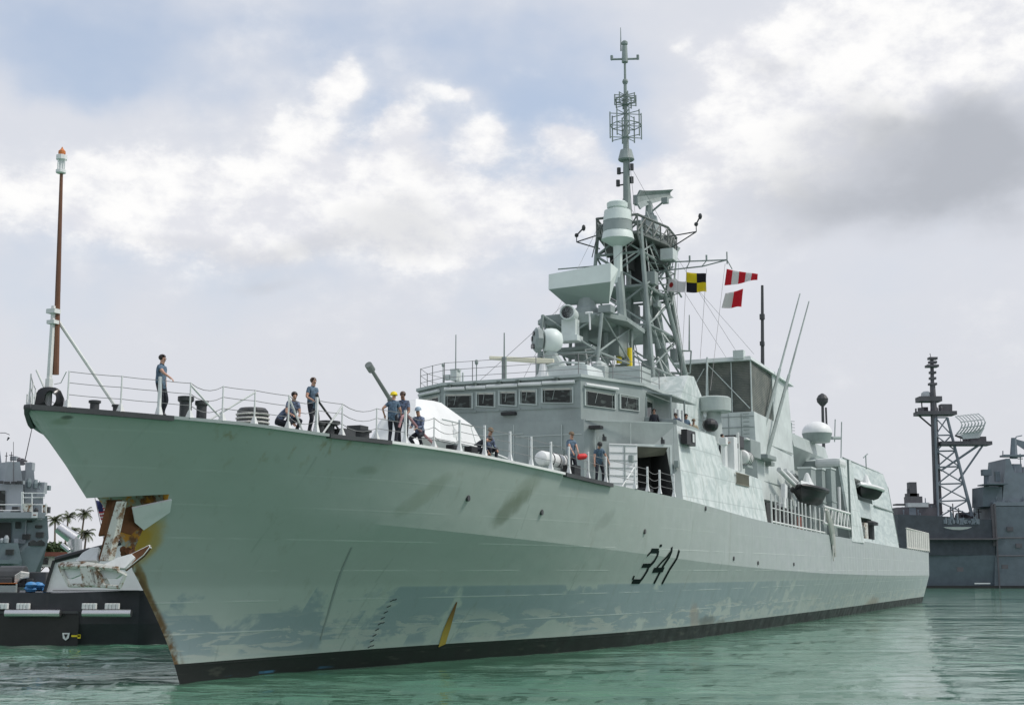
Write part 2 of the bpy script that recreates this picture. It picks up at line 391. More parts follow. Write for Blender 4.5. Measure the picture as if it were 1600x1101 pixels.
def hull_mat():
    m, t, b = new_mat('hull_paint'); o = obj_co(t); X, Y, Z = t.xyz(o)
    green = (.375,.425,.39,1); blue = (.39,.428,.425,1)
    n_big = t.noise(t.scale(o, (.12,.12,.5)), 1, 5, .6)
    f = t.m('ADD', t.ss(X, 16, 62), t.m('MULTIPLY', t.m('SUBTRACT', n_big, .5), .7), clamp=True)
    c = t.mix(f, green, blue)
    # tonal drift, plates
    c = t.mix(t.ss(t.noise(t.scale(o, (.5,.5,1.4)), 1, 6, .62), .35, .7, 0, .35), c, (.41,.47,.435,1))
    br = t.n('ShaderNodeTexBrick'); sv = t.n('ShaderNodeCombineXYZ'); t.lk(X, sv.inputs[0]); t.lk(t.m('ADD', Z, .85), sv.inputs[1])
    t.lk(sv.outputs[0], br.inputs['Vector']); br.inputs['Scale'].default_value = 1; br.inputs['Brick Width'].default_value = 5.5; br.inputs['Row Height'].default_value = .95
    br.inputs['Mortar Size'].default_value = .0; br.inputs['Color1'].default_value = (0,0,0,1); br.inputs['Color2'].default_value = (1,1,1,1); br.offset_frequency = 2
    plate = t.n('ShaderNodeSeparateColor'); t.lk(br.outputs[0], plate.inputs[0]); pv = plate.outputs[0]
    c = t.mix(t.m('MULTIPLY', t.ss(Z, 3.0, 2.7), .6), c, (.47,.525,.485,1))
    # touch-up paint: blue-grey patches low on the bow
    pn = t.noise(t.scale(o, (.30,.30,.42)), 1, 6, .58, .3)
    zm = t.m('MULTIPLY', t.ss(Z, .55, .9), t.ss(Z, 2.75, 2.85, 1, 0))
    band = t.m('MULTIPLY', t.m('SUBTRACT', pv, .5), .14)
    band = t.m('ADD', band, t.m('MULTIPLY', t.m('MULTIPLY', t.ss(X, 13, 19), t.ss(Z, 1.0, 1.5)), .11))
    pm = t.m('MULTIPLY', t.ss(t.m('ADD', pn, band), .455, .515), zm)
    pm = t.m('MULTIPLY', pm, t.ss(X, 40, 70, 1, .45))
    c = t.mix(t.m('MULTIPLY', pm, .9), c, (.27,.34,.36,1))
    # second, paler generation of touch-up, near the boot top
    qn = t.noise(t.scale(o, (.33,.33,2.1)), 1.3, 7, .66, .8)
    qm = t.m('MULTIPLY', t.ss(qn, .53, .56), t.m('MULTIPLY', t.ss(Z, .5, .8), t.ss(Z, 1.5, 2.1, 1, 0)))
    c = t.mix(t.m('MULTIPLY', qm, .75), c, (.47,.50,.46,1))
    # plate seams
    zf = t.m('ABSOLUTE', t.m('SUBTRACT', t.m('FRACT', t.m('MULTIPLY', t.m('ADD', Z, t.m('MULTIPLY', X, -.0015)), 1/.95)), .5))
    seam = t.m('MULTIPLY', t.ss(zf, .015, .035, 1, 0), t.m('MULTIPLY', t.ss(t.noise(t.scale(o, (.35,.35,.35)), 1, 5), .40, .56), t.ss(Z, 4.2, 5.6, 1, .25)))
    c = t.mix(t.m('MULTIPLY', seam, .6), c, (.54,.59,.55,1))
    xf = t.m('ABSOLUTE', t.m('SUBTRACT', t.m('FRACT', t.m('MULTIPLY', t.m('ADD', X, t.m('MULTIPLY', pv, .6)), 1/5.5)), .5))
    vs_ = t.m('MULTIPLY', t.ss(xf, .003, .010, 1, 0), t.ss(t.noise(t.scale(o, (.5,.5,.5)), 1, 4), .42, .6))
    c = t.mix(t.m('MULTIPLY', vs_, .35), c, (.22,.27,.24,1))
    # run-off streaks
    st = t.ss(t.noise(t.scale(o, (1.6,1.6,.10)), 1, 6, .68), .56, .78)
    c = t.mix(t.m('MULTIPLY', st, .34), c, (.21,.22,.16,1))
    st2 = t.m('MULTIPLY', t.ss(t.noise(t.scale(o, (2.6,2.6,.06)), 1, 4, .6), .52, .68), t.m('MULTIPLY', t.ss(X, 3, 5), t.ss(X, 8, 11, 1, 0)))
    st2 = t.m('MULTIPLY', st2, t.ss(Z, 5.8, 7.3))
    c = t.mix(t.m('MULTIPLY', st2, .6), c, (.24,.20,.09,1))
    st3 = t.m('MULTIPLY', t.ss(t.noise(t.scale(o, (.9,.9,.05)), 1.4, 5, .7), .55, .72), t.ss(X, 28, 45))
    c = t.mix(t.m('MULTIPLY', st3, .35), c, (.42,.46,.44,1))
    st4 = t.m('MULTIPLY', t.ss(t.noise(t.scale(o, (5,5,.14)), 1, 5, .7), .63, .80), t.ss(t.noise(t.scale(o, (.25,.25,.3)), 1, 3), .45, .6))
    c = t.mix(t.m('MULTIPLY', st4, .55), c, (.25,.17,.09,1))
    # marks with a shape of their own: (s, z, half length, half height, slant, colour, strength)
    marks = [((18.043, 5.644), .7,.8,.9,(.14,.17,.12),.65), ((18.503, 6.293), .8,.8,.9,(.19,.22,.16),.4), ((13.01, 5.867), .6,.8,1.0,(.21,.25,.18),.4), ((25.234, 5.417), .6,.5,1.0,(.2,.23,.2),.3),
             ((41.271, 0.81), 1.6,.35,0,(.10,.085,.06),.55), ((43.729, 0.564), 1.2,.3,0,(.12,.10,.07),.45), ((91.939, 0.53), 4.5,.8,0,(.26,.17,.10),.5),((39.05, 1.039), .8,.9,-1,(.36,.25,.18),.4),
             ((4.203, 4.119), .42,.85,0,(.62,.27,.015),1.0), ((4.503, 4.178), .5,.8,0,(.40,.28,.05),.8), ((5.848, 1.668), .22,1.2,-.7,(.20,.12,.03),.6),((5.014, 2.893), .16,.8,-.7,(.20,.12,.03),.9),
             ((0.855, 7.384), .13,.06,0,(.04,.04,.03),.7), ((0.817, 7.283), .2,.1,0,(.2,.25,.17),.5), ((9.962, 6.464), .5,.16,.4,(.2,.24,.18),.4)]
    for ((s0, z0), rs, rz, k, col, a) in marks:
        dx = t.m('MULTIPLY', t.m('SUBTRACT', t.m('SUBTRACT', X, s0), t.m('MULTIPLY', t.m('SUBTRACT', Z, z0), k)), 1/rs)
        dz = t.m('MULTIPLY', t.m('SUBTRACT', Z, z0), 1/rz)
        r = t.m('ADD', t.m('ADD', t.m('MULTIPLY', dx, dx), t.m('MULTIPLY', dz, dz)), t.m('MULTIPLY', t.m('SUBTRACT', t.noise(t.scale(o, (1.2,1.2,1.2)), 1.5, 5), .5), 1.6))
        c = t.mix(t.m('MULTIPLY', t.ss(r, .1, 1.25, 1, 0), a), c, col+(1,))
    # rust on the stem bar
    c = t.mix(t.m('MULTIPLY', t.m('MULTIPLY', t.ss(t.m('ABSOLUTE', Y), .03, .10, 1, 0), t.ss(Z, 4.2, 3.4)), t.ss(t.noise(o, 3, 4), .35, .6)), c, (.14,.085,.04,1))
    # boot topping with weed and chalky wear
    zb = t.m('SUBTRACT', Z, t.m('MULTIPLY', t.ss(X, 6, 20), .10))
    boot = t.ss(zb, .55, .565, 1, 0)
    bn = t.ss(t.noise(t.scale(o, (.5,.5,2.5)), 2, 6), .58, .7)
    c = t.mix(boot, c, t.mix(t.m('MULTIPLY', bn, .5), (.016,.018,.017,1), (.07,.075,.06,1)))
    bl = t.m('MULTIPLY', t.ss(t.m('ABSOLUTE', t.m('SUBTRACT', Z, .10)), .03, .05, 1, 0), t.m('MULTIPLY', t.ss(X, 8, 9), t.ss(X, 12, 14, 1, 0)))
    c = t.mix(t.m('MULTIPLY', bl, t.ss(t.noise(o, .8, 4), .48, .6, 0, .8)), c, (.05,.16,.26,1))
    t.lk(c, b.inputs['Base Color'])
    b.inputs['Specular IOR Level'].default_value = .35
    t.lk(t.ss(t.noise(o, 1.2, 4), .3, .7, .42, .6), b.inputs['Roughness'])
    # plating shows slight dents between frames
    fr_ = t.m('POWER', t.m('ABSOLUTE', t.m('SINE', t.m('MULTIPLY', X, 3.14159/1.25))), 3)
    h = t.m('ADD', t.m('MULTIPLY', t.noise(t.scale(o, (.75,.75,.9)), 1, 2, .4), .6), t.m('MULTIPLY', seam, .10))
    h = t.m('ADD', h, t.m('MULTIPLY', t.m('MULTIPLY', fr_, t.noise(t.scale(o, (.4,.4,.9)), 1, 2)), -.45))
    bp = t.n('ShaderNodeBump'); bp.inputs['Strength'].default_value = .6; bp.inputs['Distance'].default_value = .08
    t.lk(h, bp.inputs['Height']); t.lk(bp.outputs[0], b.inputs['Normal'])
    return m
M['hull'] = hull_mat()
def side_mat():
    """fresh pale paint rolled over darker grey"""
    m, t, b = new_mat('patchy_sunlit_paint'); o = obj_co(t); X, Y, Z = t.xyz(o)
    n = t.noise(t.scale(o, (1.0,1.0,.8)), 1.3, 6, .6, 1.2)
    c = t.mix(t.ss(n, .38, .62), (.47,.54,.52,1), (.66,.71,.69,1))
    c = t.mix(t.ss(t.noise(t.scale(o, (3,3,.25)), 1, 5, .65), .5, .75, 0, .4), c, (.33,.33,.26,1))
    zf = t.m('ABSOLUTE', t.m('SUBTRACT', t.m('FRACT', t.m('MULTIPLY', Z, .8)), .5))
    c = t.mix(t.m('MULTIPLY', t.ss(zf, .012, .03, 1, 0), .35), c, (.22,.26,.25,1))
    t.lk(c, b.inputs['Base Color']); b.inputs['Roughness'].default_value = .5
    bp = t.n('ShaderNodeBump'); bp.inputs['Strength'].default_value = .4; bp.inputs['Distance'].default_value = .05
    t.lk(t.noise(o, 1.1, 3), bp.inputs['Height']); t.lk(bp.outputs[0], b.inputs['Normal'])
    return m
M['side'] = side_mat()
def hang_mat():
    m, t, b = new_mat('hangar_side_paint'); o = obj_co(t); X, Y, Z = t.xyz(o)
    n = t.noise(t.scale(o, (.35,.35,1.6)), 1.3, 6, .62, .6)
    c = t.mix(t.ss(n, .36, .64), (.44,.51,.505,1), (.62,.68,.66,1))
    zf = t.m('ABSOLUTE', t.m('SUBTRACT', t.m('FRACT', t.m('MULTIPLY', Z, 1.6)), .5))
    c = t.mix(t.m('MULTIPLY', t.ss(zf, .02, .06, 1, 0), .25), c, (.60,.66,.64,1))
    c = t.mix(t.ss(t.noise(t.scale(o, (1,1,.12)), 1.5, 5, .65), .52, .75, 0, .35), c, (.36,.34,.27,1))
    t.lk(c, b.inputs['Base Color']); b.inputs['Roughness'].default_value = .5; return m
M['hangar'] = hang_mat()
def grille_mat():
    m, t, b = new_mat('intake_mesh'); o = obj_co(t); X, Y, Z = t.xyz(o)
    zf = t.m('ABSOLUTE', t.m('SUBTRACT', t.m('FRACT', t.m('MULTIPLY', Z, 9)), .5))
    n = t.noise(t.scale(o, (.8,.8,.8)), 1.4, 4)
    c = t.mix(t.ss(n, .35, .65), (.12,.132,.12,1), (.20,.205,.18,1))
    c = t.mix(t.ss(zf, .2, .4, 0, .6), c, (.09,.10,.09,1))
    t.lk(c, b.inputs['Base Color']); b.inputs['Roughness'].default_value = .75
    bp = t.n('ShaderNodeBump'); bp.inputs['Distance'].default_value = .04; t.lk(zf, bp.inputs['Height']); t.lk(bp.outputs[0], b.inputs['Normal'])
    return m
M['grille'] = grille_mat()

# ------------------------------------------------------------------ setting: water and shore
def water_mat():
    m, t, b = new_mat('harbour_water'); g = t.n('ShaderNodeNewGeometry').outputs['Position']
    X, Y, Z = t.xyz(g)
    n = t.noise(t.scale(g, (.05,.05,.05)), 1, 3)
    wc = t.mix(t.ss(n, .35, .65), (.068,.185,.120,1), (.10,.22,.15,1))
    wash = t.m('MULTIPLY', t.ss(X, -8, -14), t.ss(Y, 75, 55)); fo = t.m('MULTIPLY', wash, t.ss(t.noise(t.scale(g, (.5,1.1,1)), 1.3, 7, .7, .8), .50, .68, 0, .75))
    t.lk(t.mix(fo, wc, (.50,.54,.50,1)), b.inputs['Base Color'])
    b.inputs['Roughness'].default_value = .05; b.inputs['IOR'].default_value = 1.333; b.inputs['Specular IOR Level'].default_value = .5
    h = t.m('MULTIPLY', t.noise(t.scale(g, (.55,.8,1)), 1, 5, .55, .6), 1.0)
    h = t.m('ADD', h, t.m('MULTIPLY', t.noise(t.scale(g, (2.6,3.6,1)), 1, 4, .55, .4), .28))
    h = t.m('ADD', h, t.m('MULTIPLY', t.noise(t.scale(g, (.12,.2,1)), 1, 3, .5), 1.4))
    h = t.m('MULTIPLY', h, t.ss(t.noise(t.scale(g, (.045,.11,1)), 1, 4, .55, .5), .38, .62, .22, 1.15))
    bp = t.n('ShaderNodeBump'); bp.inputs['Strength'].default_value = 1; bp.inputs['Distance'].default_value = .12
    t.lk(h, bp.inputs['Height']); t.lk(bp.outputs[0], b.inputs['Normal'])
    return m
M['water'] = water_mat()
def make_water():
    rows = []; y = 6.0
    while y < 130: rows.append(y); y *= 1.0135
    far = [150,180,230,320,500,900,2000,6000,14000]
    vs = []; fs = []; NX = 320
    for y in rows+far:
        wdt = y*.48+3 if y <= 130 else y*1.2
        if y == rows[-1]: pass
        for i in range(NX+1):
            u = (i/NX-.5)*2; x = u*wdt; z = 0.
            if y <= 130:
                fade = min(1, (130-y)/60)
                left = 1/(1+math.exp((x+12)/2.5))      # choppier in the tug's wash
                z = fade*(.06+.06*left)*(mnoise.noise((x*.45,y*.75,0))+.5*mnoise.noise((x*1.1+9,y*1.6,3))+.25*mnoise.noise((x*2.6,y*3.6,8)))
            vs.append((x,y,z))
    n = NX+1
    for j in range(len(rows)+len(far)-1):
        for i in range(NX): fs.append((j*n+i, j*n+i+1, (j+1)*n+i+1, (j+1)*n+i))
    # apron all round, just below, so the surface goes on outside the view
    b = len(vs); vs += [(-14000,-400,-.35),(14000,-400,-.35),(14000,14000,-.35),(-14000,14000,-.35)]; fs.append((b,b+1,b+2,b+3))
    o = MB(); o.add(vs, fs); w = o.build('water', M['water'], smooth=True)
    w['kind'] = 'structure'
make_water()

# ================================================================== THE FRIGATE
FR = empty('frigate', (0,0,0), ship=True)
tag(FR, 'large grey-green navy frigate with numbered hull and lattice mast, filling the picture', 'warship')
def notch_mat():
    m, t, b = new_mat('rust_stained_paint'); o = obj_co(t)
    n = t.noise(o, 2.2, 6, .65)
    c = t.mix(t.ss(n, .46, .58), (.36,.41,.36,1), (.20,.085,.03,1)); c = t.mix(t.ss(t.noise(o, 3.1, 5), .47, .60), c, (.58,.26,.03,1))
    t.lk(c, b.inputs['Base Color']); b.inputs['Roughness'].default_value = .8; return m
M['notch'] = notch_mat()
def make_hull():
    NU = 150; rows = []
    us = [((i/NU)**1.7) for i in range(NU+1)]
    vb = [('z',-1.6),('z',-.6),('z',0),('z',.3)]+[('k',i/10) for i in range(1,11)]+[('d',i/8) for i in range(1,9)]
    def ring(sgn):
        g = []
        for kind, v in vb:
            row = []
            for u in us:
                s = 5.
                for _ in range(8):
                    z = v if kind == 'z' else (.3+(zk(s)-.3)*v if kind == 'k' else zk(s)+(zd(s)-zk(s))*v)
                    s0 = stem(z); s1 = 129.6+min(1, max(0, z/5.6))*3.9
                    s = s0+u*(s1-s0)
                w = hull_w(s, z)
                if u == 0: w = 0.0 if kind != 'd' or v < 1 else 0.0
                row.append(Vector((s, sgn*w, z)))
            g.append(row)
        return g
    P = ring(1); S_ = ring(-1); mb = MB(True)
    nr = len(vb); nc = NU+1
    base = 0
    vs = [p for r in P for p in r]+[p for r in S_ for p in r]; off = nr*nc; fs = []
    for j in range(nr-1):
        for i in range(NU):
            a = j*nc+i; fs.append((a, a+1, a+nc+1, a+nc)); fs.append((off+a, off+a+nc, off+a+nc+1, off+a+1))
    for i in range(NU):     # deck and bottom
        a = (nr-1)*nc+i; fs.append((a, a+1, off+a+1, off+a)); fs.append((i, off+i, off+i+1, i+1))
    for j in range(nr-1):   # transom
        a = j*nc+NU; fs.append((a, off+a, off+a+nc, a+nc))
    mb.add(vs, fs)
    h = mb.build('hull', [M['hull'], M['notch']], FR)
    # notch in the stem for the anchor
    ct = MB(True); pts = [(-2,5.32),(2.4,5.32),(4.33,5.50),(4.57,4.99),(4.25,4.5),(4.30,4.0),(4.52,3.36),(-2,3.36)]
    ct.mat(1); ct.prism([(s,-4,z) for s,z in pts], [(s,4,z) for s,z in pts])
    boolean(h, ct, [M['hull'], M['notch']])
    for p in h.data.polygons: p.use_smooth = True
    try: h.data.set_sharp_from_angle(angle=R(9))
    except Exception: pass
    return h
HULL = make_hull()
def on_hull(s, z, off): return (s, hull_w(s, z)+off, z)
def decal(name, strokes, mat, off=.02, parent=HULL):
    """flat paint strokes laid on the port side; each stroke = [(s, z, half width), ...]"""
    mb = MB(True)
    for st in strokes:
        L = []; R_ = []
        pts = []
        for (a, b) in zip(st, st[1:]):
            for k in range(4): pts.append(tuple(a[i]+(b[i]-a[i])*k/4 for i in range(3)))
        pts.append(st[-1])
        for i, (s, z, hw) in enumerate(pts):
            p0 = pts[max(0,i-1)]; p1 = pts[min(len(pts)-1,i+1)]
            dx, dz = p1[0]-p0[0], p1[1]-p0[1]; l = math.hypot(dx, dz) or 1
            nx, nz = -dz/l, dx/l
            L.append(on_hull(s+nx*hw, z+nz*hw, off)); R_.append(on_hull(s-nx*hw, z-nz*hw, off))
        n = len(L); mb.add(L+R_, [(i, i+1, n+i+1, n+i) for i in range(n-1)])
    return mb.build(name, mat, parent)
def ST(pts, w): return [(p[0], p[1], w*.56) if len(p) == 2 else p for p in pts]
M['number'] = paint('black_number_paint', (.004,.013,.011), .85, .1, .06, spec=.1)
NUM = [ST([(30.213, 4.027), (30.44, 4.156), (30.608, 4.257)], .10), ST([(30.507, 4.241), (31.355, 4.248)], .19),
       ST([(31.33, 4.253), (31.318, 4.053), (31.208, 3.796), (30.908, 3.568)], .17), ST([(30.113, 3.581), (30.95, 3.596)], .16),
       ST([(30.819, 3.624), (30.859, 3.37), (30.677, 3.059), (30.497, 2.891)], .17), ST([(29.738, 2.895), (30.564, 2.891)], .18),
       ST([(29.702, 3.146), (29.694, 2.979)], .14),
       ST([(32.919, 4.451), (32.957, 4.276), (32.737, 3.982), (32.408, 3.545), (32.144, 2.795)], .19), ST([(32.813, 4.216), (32.104, 3.774), (31.629, 3.371)], .12),
       ST([(31.472, 3.385), (32.65, 3.416)], .20), ST([(33.979, 4.321), (33.792, 3.963), (33.37, 3.432), (33.085, 2.774)], .19), ST([(31.516, 4.542), (31.523, 4.428)], .24)]
decal('pennant_number', NUM, M['number'])
DM = []
for i in range(9):
    f = i/8.
    s0, z0 = (14.895, 0.708); s1, z1 = (14.648, 2.314)
    s = s0+(s1-s0)*f; z = z0+(z1-z0)*f
    DM.append([(s-.07, z-.03, .022),(s+.06, z+.035, .022)])
    if i % 4 == 0: DM.append([(s+.09, z+.02, .022),(s+.17, z+.05, .022)])
for k_ in DM: decal('draught_mark', [k_], M['dark'])
def streak_mat():
    m, t, b = new_mat('rust_streak_stain'); o = obj_co(t); X, Y, Z = t.xyz(o)
    (s0, z0), (s1, z1) = (17.964, 2.213), (18.479, 0.6)
    f = t.m('MULTIPLY', t.m('SUBTRACT', Z, z0), 1/(z1-z0))
    t.lk(t.mix(t.ss(f, .0, .9), (.16,.07,.02,1), (.42,.30,.05,1)), b.inputs['Base Color']); b.inputs['Roughness'].default_value = .7; return m
(s0, z0), (s1, z1) = (17.964, 2.213), (18.55, 0.597)
decal('rust_streak', [[(s0, z0, .03),(s0+(s1-s0)*.3, z0+(z1-z0)*.3, .11),(s0+(s1-s0)*.65, z0+(z1-z0)*.65, .17),(s1, z1, .16)]], streak_mat())
decal('scrape', [[(11.248, 4.087)+(.025,), (11.615, 3.157)+(.04,), (12.162, 1.888)+(.03,), (12.44, 1.029)+(.02,)]], M['ship_dark'])
def scupper(px): pass
mb = MB(True)
for (s, z) in ((15.265, 5.841), (20.096, 5.535), (29.424, 5.059), (42.802, 4.019), (47.735, 3.818), (56.536, 3.797), (37.419, 6.401), (3.558, 4.306)):
    w = hull_w(s, z); mb.tube((s, w-.05, z), (s, w+.05, z), .11, .11, 10)
mb.split('scupper', M['dark'], HULL)
# deck edge: rubber strip at the bow and where lines run
def edge_strip(name, a, b, h, mat, out=.05, side=1):
    mb = MB(True); n = max(4, int((b-a)/.5)); top = []; bot = []
    prof = []
    for i in range(n+1):
        s = a+(b-a)*i/n; w = wd(s)
        prof.append([(s, side*(w-.12), zd(s)+.03), (s, side*(w+out), zd(s)+.03), (s, side*(w+out), zd(s)-h), (s, side*(w-.12), zd(s)-h)])
    vs = [p for r in prof for p in r]; fs = [(0,1,2,3),(n*4+3,n*4+2,n*4+1,n*4)]
    for i in range(n):
        for k in range(4): fs.append((i*4+k, i*4+(k+1)%4, (i+1)*4+(k+1)%4, (i+1)*4+k))
    mb.add(vs, fs); return mb.build(name, mat, HULL)
for sd in (1, -1):
    edge_strip('deck_edge_strip', .02, 2.839, .11, M['dark'], side=sd)
    edge_strip('deck_edge_strip', 7.649, 10.209, .10, M['dark'], side=sd)
    edge_strip('deck_edge_strip', 20.913, 25.06, .12, M['dark'], side=sd)
    edge_strip('gunwale', 2.854, 7.623, .06, M['ship_dark'], .02, side=sd)
    edge_strip('gunwale', 10.239, 20.862, .06, M['offwhite'], .02, side=sd)
mb = MB(True); mb.box((.12,0,7.6), (.30,.26,.16)); mb.build('stem_cap', M['dark'], HULL, bev=.06)
# plating inside the notch
mb = MB(True)
mb.plate([(3.605, 0.571, 5.095), (4.458, 1.278, 5.357), (4.627, 1.094, 5.019), (4.229, 0.502, 4.5), (3.882, 0.454, 4.709)], .07)
for i in range(len(mb.v)): mb.v[i].y += .05
mb.build('hawse_plate', M['palegrey'], HULL)
mb = MB(True)
mb.plate([(3.1,.02,4.55),(3.9, 0.392, 4.347),(4.3, 0.521, 4.759),(3.9, 0.344, 5.167),(3.6, 0.257, 5.065)], .06)
mb.plate([(3.3,.0,5.3),(3.5,.35,5.3),(3.2,.45,4.35),(3.0,.0,4.3)], .12)
mb.split('hawse_guard', M['rust'], HULL)

# ---------------------------------------------------------------- anchor, hung from the stem
AN = empty('anchor', (3.0, 0, 5.3), ship=True)
tag(AN, 'rusty white stockless anchor hanging in the notch of the frigate stem', 'anchor')
def an_part(name, mb, mat, bev=0):
    mb.ship = False
    mb.v = [Vector((p[0]-3.0, -p[1], p[2]-5.3)) for p in mb.v]
    return mb.build(name, mat, AN, bev=bev)
AS = 2.9
mb = MB(); a = Vector((2.9, 0.836, 5.237)); b = Vector((2.9, 0.42, 3.597))
mb.prism([b+Vector((-.13,-.16,0)), b+Vector((.13,-.16,0)), b+Vector((.13,.16,0)), b+Vector((-.13,.16,0))], [a+Vector((-.10,-.11,0)), a+Vector((.10,-.11,0)), a+Vector((.10,.11,0)), a+Vector((-.10,.11,0))])
an_part('shank', mb, M['rustpaint'], .02)
mb = MB(); d = Vector((0,-.22,0)); mb.prism([b+d+Vector((-.05,-.05,0)), b+d+Vector((.08,-.05,0)), b+d+Vector((.08,.05,0)), b+d+Vector((-.05,.05,0))], [a+d+Vector((-.05,-.05,0)), a+d+Vector((.08,-.05,0)), a+d+Vector((.08,.05,0)), a+d+Vector((-.05,.05,0))])
an_part('chain_guide', mb, M['rust'])
def bar(mb, pts, th):    # thick bars between pixel-derived points on the anchor's plane
    for p, q in zip(pts, pts[1:]):
        p = Vector(p); q = Vector(q); mb.tube(p, q, th, th, 5)
mb = MB()
A_ = [(2.5, -0.902, 3.51), (2.5, -0.061, 3.543), (2.5, 0.729, 3.454), (2.5, 1.022, 3.367), (2.5, 1.425, 3.229), (2.5, 1.249, 2.886), (2.5, 0.428, 2.934), (2.5, -0.518, 2.93), (2.5, -0.795, 3.299), (2.5, -0.902, 3.51)]
bar(mb, A_, .055); bar(mb, [(2.45, -0.852, 3.457), (2.45, 0.214, 3.455), (2.45, 1.217, 3.384)], .07)
mb.plate([(2.55, -0.099, 3.456), (2.55, 0.264, 3.42), (2.55, 0.429, 2.934), (2.55, 0.048, 2.932)], .3)
mb.plate([(2.6, 0.312, 3.386), (2.6, 0.424, 3.386), (2.6, 0.742, 2.934), (2.6, 0.454, 2.916)], .25)
an_part('crown', mb, M['rustpaint'])
mb = MB(); mb.plate([(2.62, -0.962, 3.458), (2.62, -0.158, 3.404), (2.62, -0.102, 3.246), (2.62, -0.547, 3.105), (2.62, -0.824, 3.14)], .12)
mb.plate([(2.66, 0.169, 3.386), (2.66, 0.887, 3.35), (2.66, 1.203, 3.229), (2.66, 0.99, 3.108), (2.66, 0.5, 3.124)], .12)
an_part('palm', mb, M['palegrey'], .02)
mb = MB(); mb.plate([(2.7, -0.467, 3.546), (3, -0.498, 3.78), (3.1, -0.274, 3.922), (3.1, -0.001, 3.938), (2.75, 0.237, 3.562)], .16); an_part('fluke', mb, M['palegrey'], .03)
mb = MB(); mb.plate([(2.6, 0.532, 3.438), (2.8, 0.904, 3.665), (2.95, 1.26, 3.769), (2.95, 1.398, 3.664), (2.7, 1.249, 3.367)], .18); mb.mat(1)
mb.plate([(2.96, 1.207, 3.77), (3.2, 1.658, 4.033), (3.2, 1.684, 3.963), (3.1, 1.558, 3.735), (2.75, 1.21, 3.316), (2.97, 1.361, 3.647)], .2)
an_part('fluke', mb, [M['palegrey'], M['rust']], .02)
mb = MB()
for i in range(7):
    p = Vector((3.6, 0.489, 3.853))+Vector((.1*math.sin(i*2), .06*i-.1, .05*math.cos(i*1.7))); mb.lathe(p, [(.05,-.03),(.12,-.03),(.12,.03),(.05,.03)], 8, (math.sin(i),math.cos(i),.3))
an_part('chain', mb, M['rust'])

# ---------------------------------------------------------------- deckhouse with the roller door
mb = MB(True)
z0 = 6.2
bot = [(31.6,-3.7,z0),(31.6,3.7,z0),(34.75,7.05,z0),(34.45,7.72,z0),(42.3,7.85,z0),(42.3,-7.8,z0),(34.45,-7.72,z0)]
def lean(p, z): return (p[0], p[1]-math.copysign(.15*(z-6.7), p[1]) if abs(p[1]) > 6 else p[1], z)
bot = [(31.6,-3.7),(31.6,3.7),(34.3,7.68),(42.0,7.75),(42.0,-7.75),(34.3,-7.68)]
top = [(31.6,-3.7),(31.6,3.7),(35.55,7.03),(42.0,7.20),(42.0,-7.20),(35.55,-7.03)]
mb.prism([(s,w,6.3) for s,w in bot], [(s,w,10.42) for s,w in top])
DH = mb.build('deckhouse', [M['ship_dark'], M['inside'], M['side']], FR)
# doorway cut through the swept front
F0 = Vector((31.6,3.7,8)); F1 = Vector((34.75,7.2,8)); fd = (F1-F0).normalized(); fn = Vector((-fd.y, fd.x, 0))    # outward: forward and to port
if fn.x > 0: fn = -fn
d0 = Vector((33.626, 5.494, 9.081)); d1 = Vector((34.517, 6.991, 7.112))
u0 = (d0-F0).dot(fd); u1 = (d1-F0).dot(fd); dz0 = 6.75; dz1 = 9.22
def FP(u, z, out=0.): return F0+fd*u+Vector((0,0,z-8))+fn*out
ct = MB(True); ct.mat(1)
ct.prism([FP(u0,dz0,1), FP(u1,dz0,1), FP(u1,dz0,-2.2), FP(u0,dz0,-2.2)], [FP(u0,dz1,1), FP(u1,dz1,1), FP(u1,dz1,-2.2), FP(u0,dz1,-2.2)])
boolean(DH, ct, [M['ship_dark'], M['inside'], M['side']])
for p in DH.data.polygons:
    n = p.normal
    if n.y < -.9 and p.center.y < -6.5 and p.material_index == 0: p.material_index = 2  # port faces take the side paint, whose colour holds the sunlight
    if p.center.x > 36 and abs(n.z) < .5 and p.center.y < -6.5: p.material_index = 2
mb = MB(True)
mb.prism([FP(u0-1.45,dz0+.15,.10), FP(u0-.02,dz0+.15,.10), FP(u0-.02,dz0+.15,.02), FP(u0-1.45,dz0+.15,.02)], [FP(u0-1.45,dz1+.08,.10), FP(u0-.02,dz1+.08,.10), FP(u0-.02,dz1+.08,.02), FP(u0-1.45,dz1+.08,.02)])
mb.mat(1)
for i in range(7):
    z = dz0+.3+i*.36; mb.prism([FP(u0-1.43,z,.13), FP(u0-.04,z,.13), FP(u0-.04,z,.09), FP(u0-1.43,z,.09)], [FP(u0-1.43,z+.035,.13), FP(u0-.04,z+.035,.13), FP(u0-.04,z+.035,.09), FP(u0-1.43,z+.035,.09)])
for u in (u0-.7,): mb.prism([FP(u,dz0+.2,.14), FP(u+.05,dz0+.2,.14), FP(u+.05,dz0+.2,.09), FP(u,dz0+.2,.09)], [FP(u,dz1,.14), FP(u+.05,dz1,.14), FP(u+.05,dz1,.09), FP(u,dz1,.09)])
mb.build('roller_door', [M['white'], M['ship_dark']], DH)
mb = MB(True)
for (a, b) in ((u0-.1,u0),(u1,u1+.1)): mb.prism([FP(a,dz0,.05), FP(b,dz0,.05), FP(b,dz0,-.02), FP(a,dz0,-.02)], [FP(a,dz1+.1,.05), FP(b,dz1+.1,.05), FP(b,dz1+.1,-.02), FP(a,dz1+.1,-.02)])
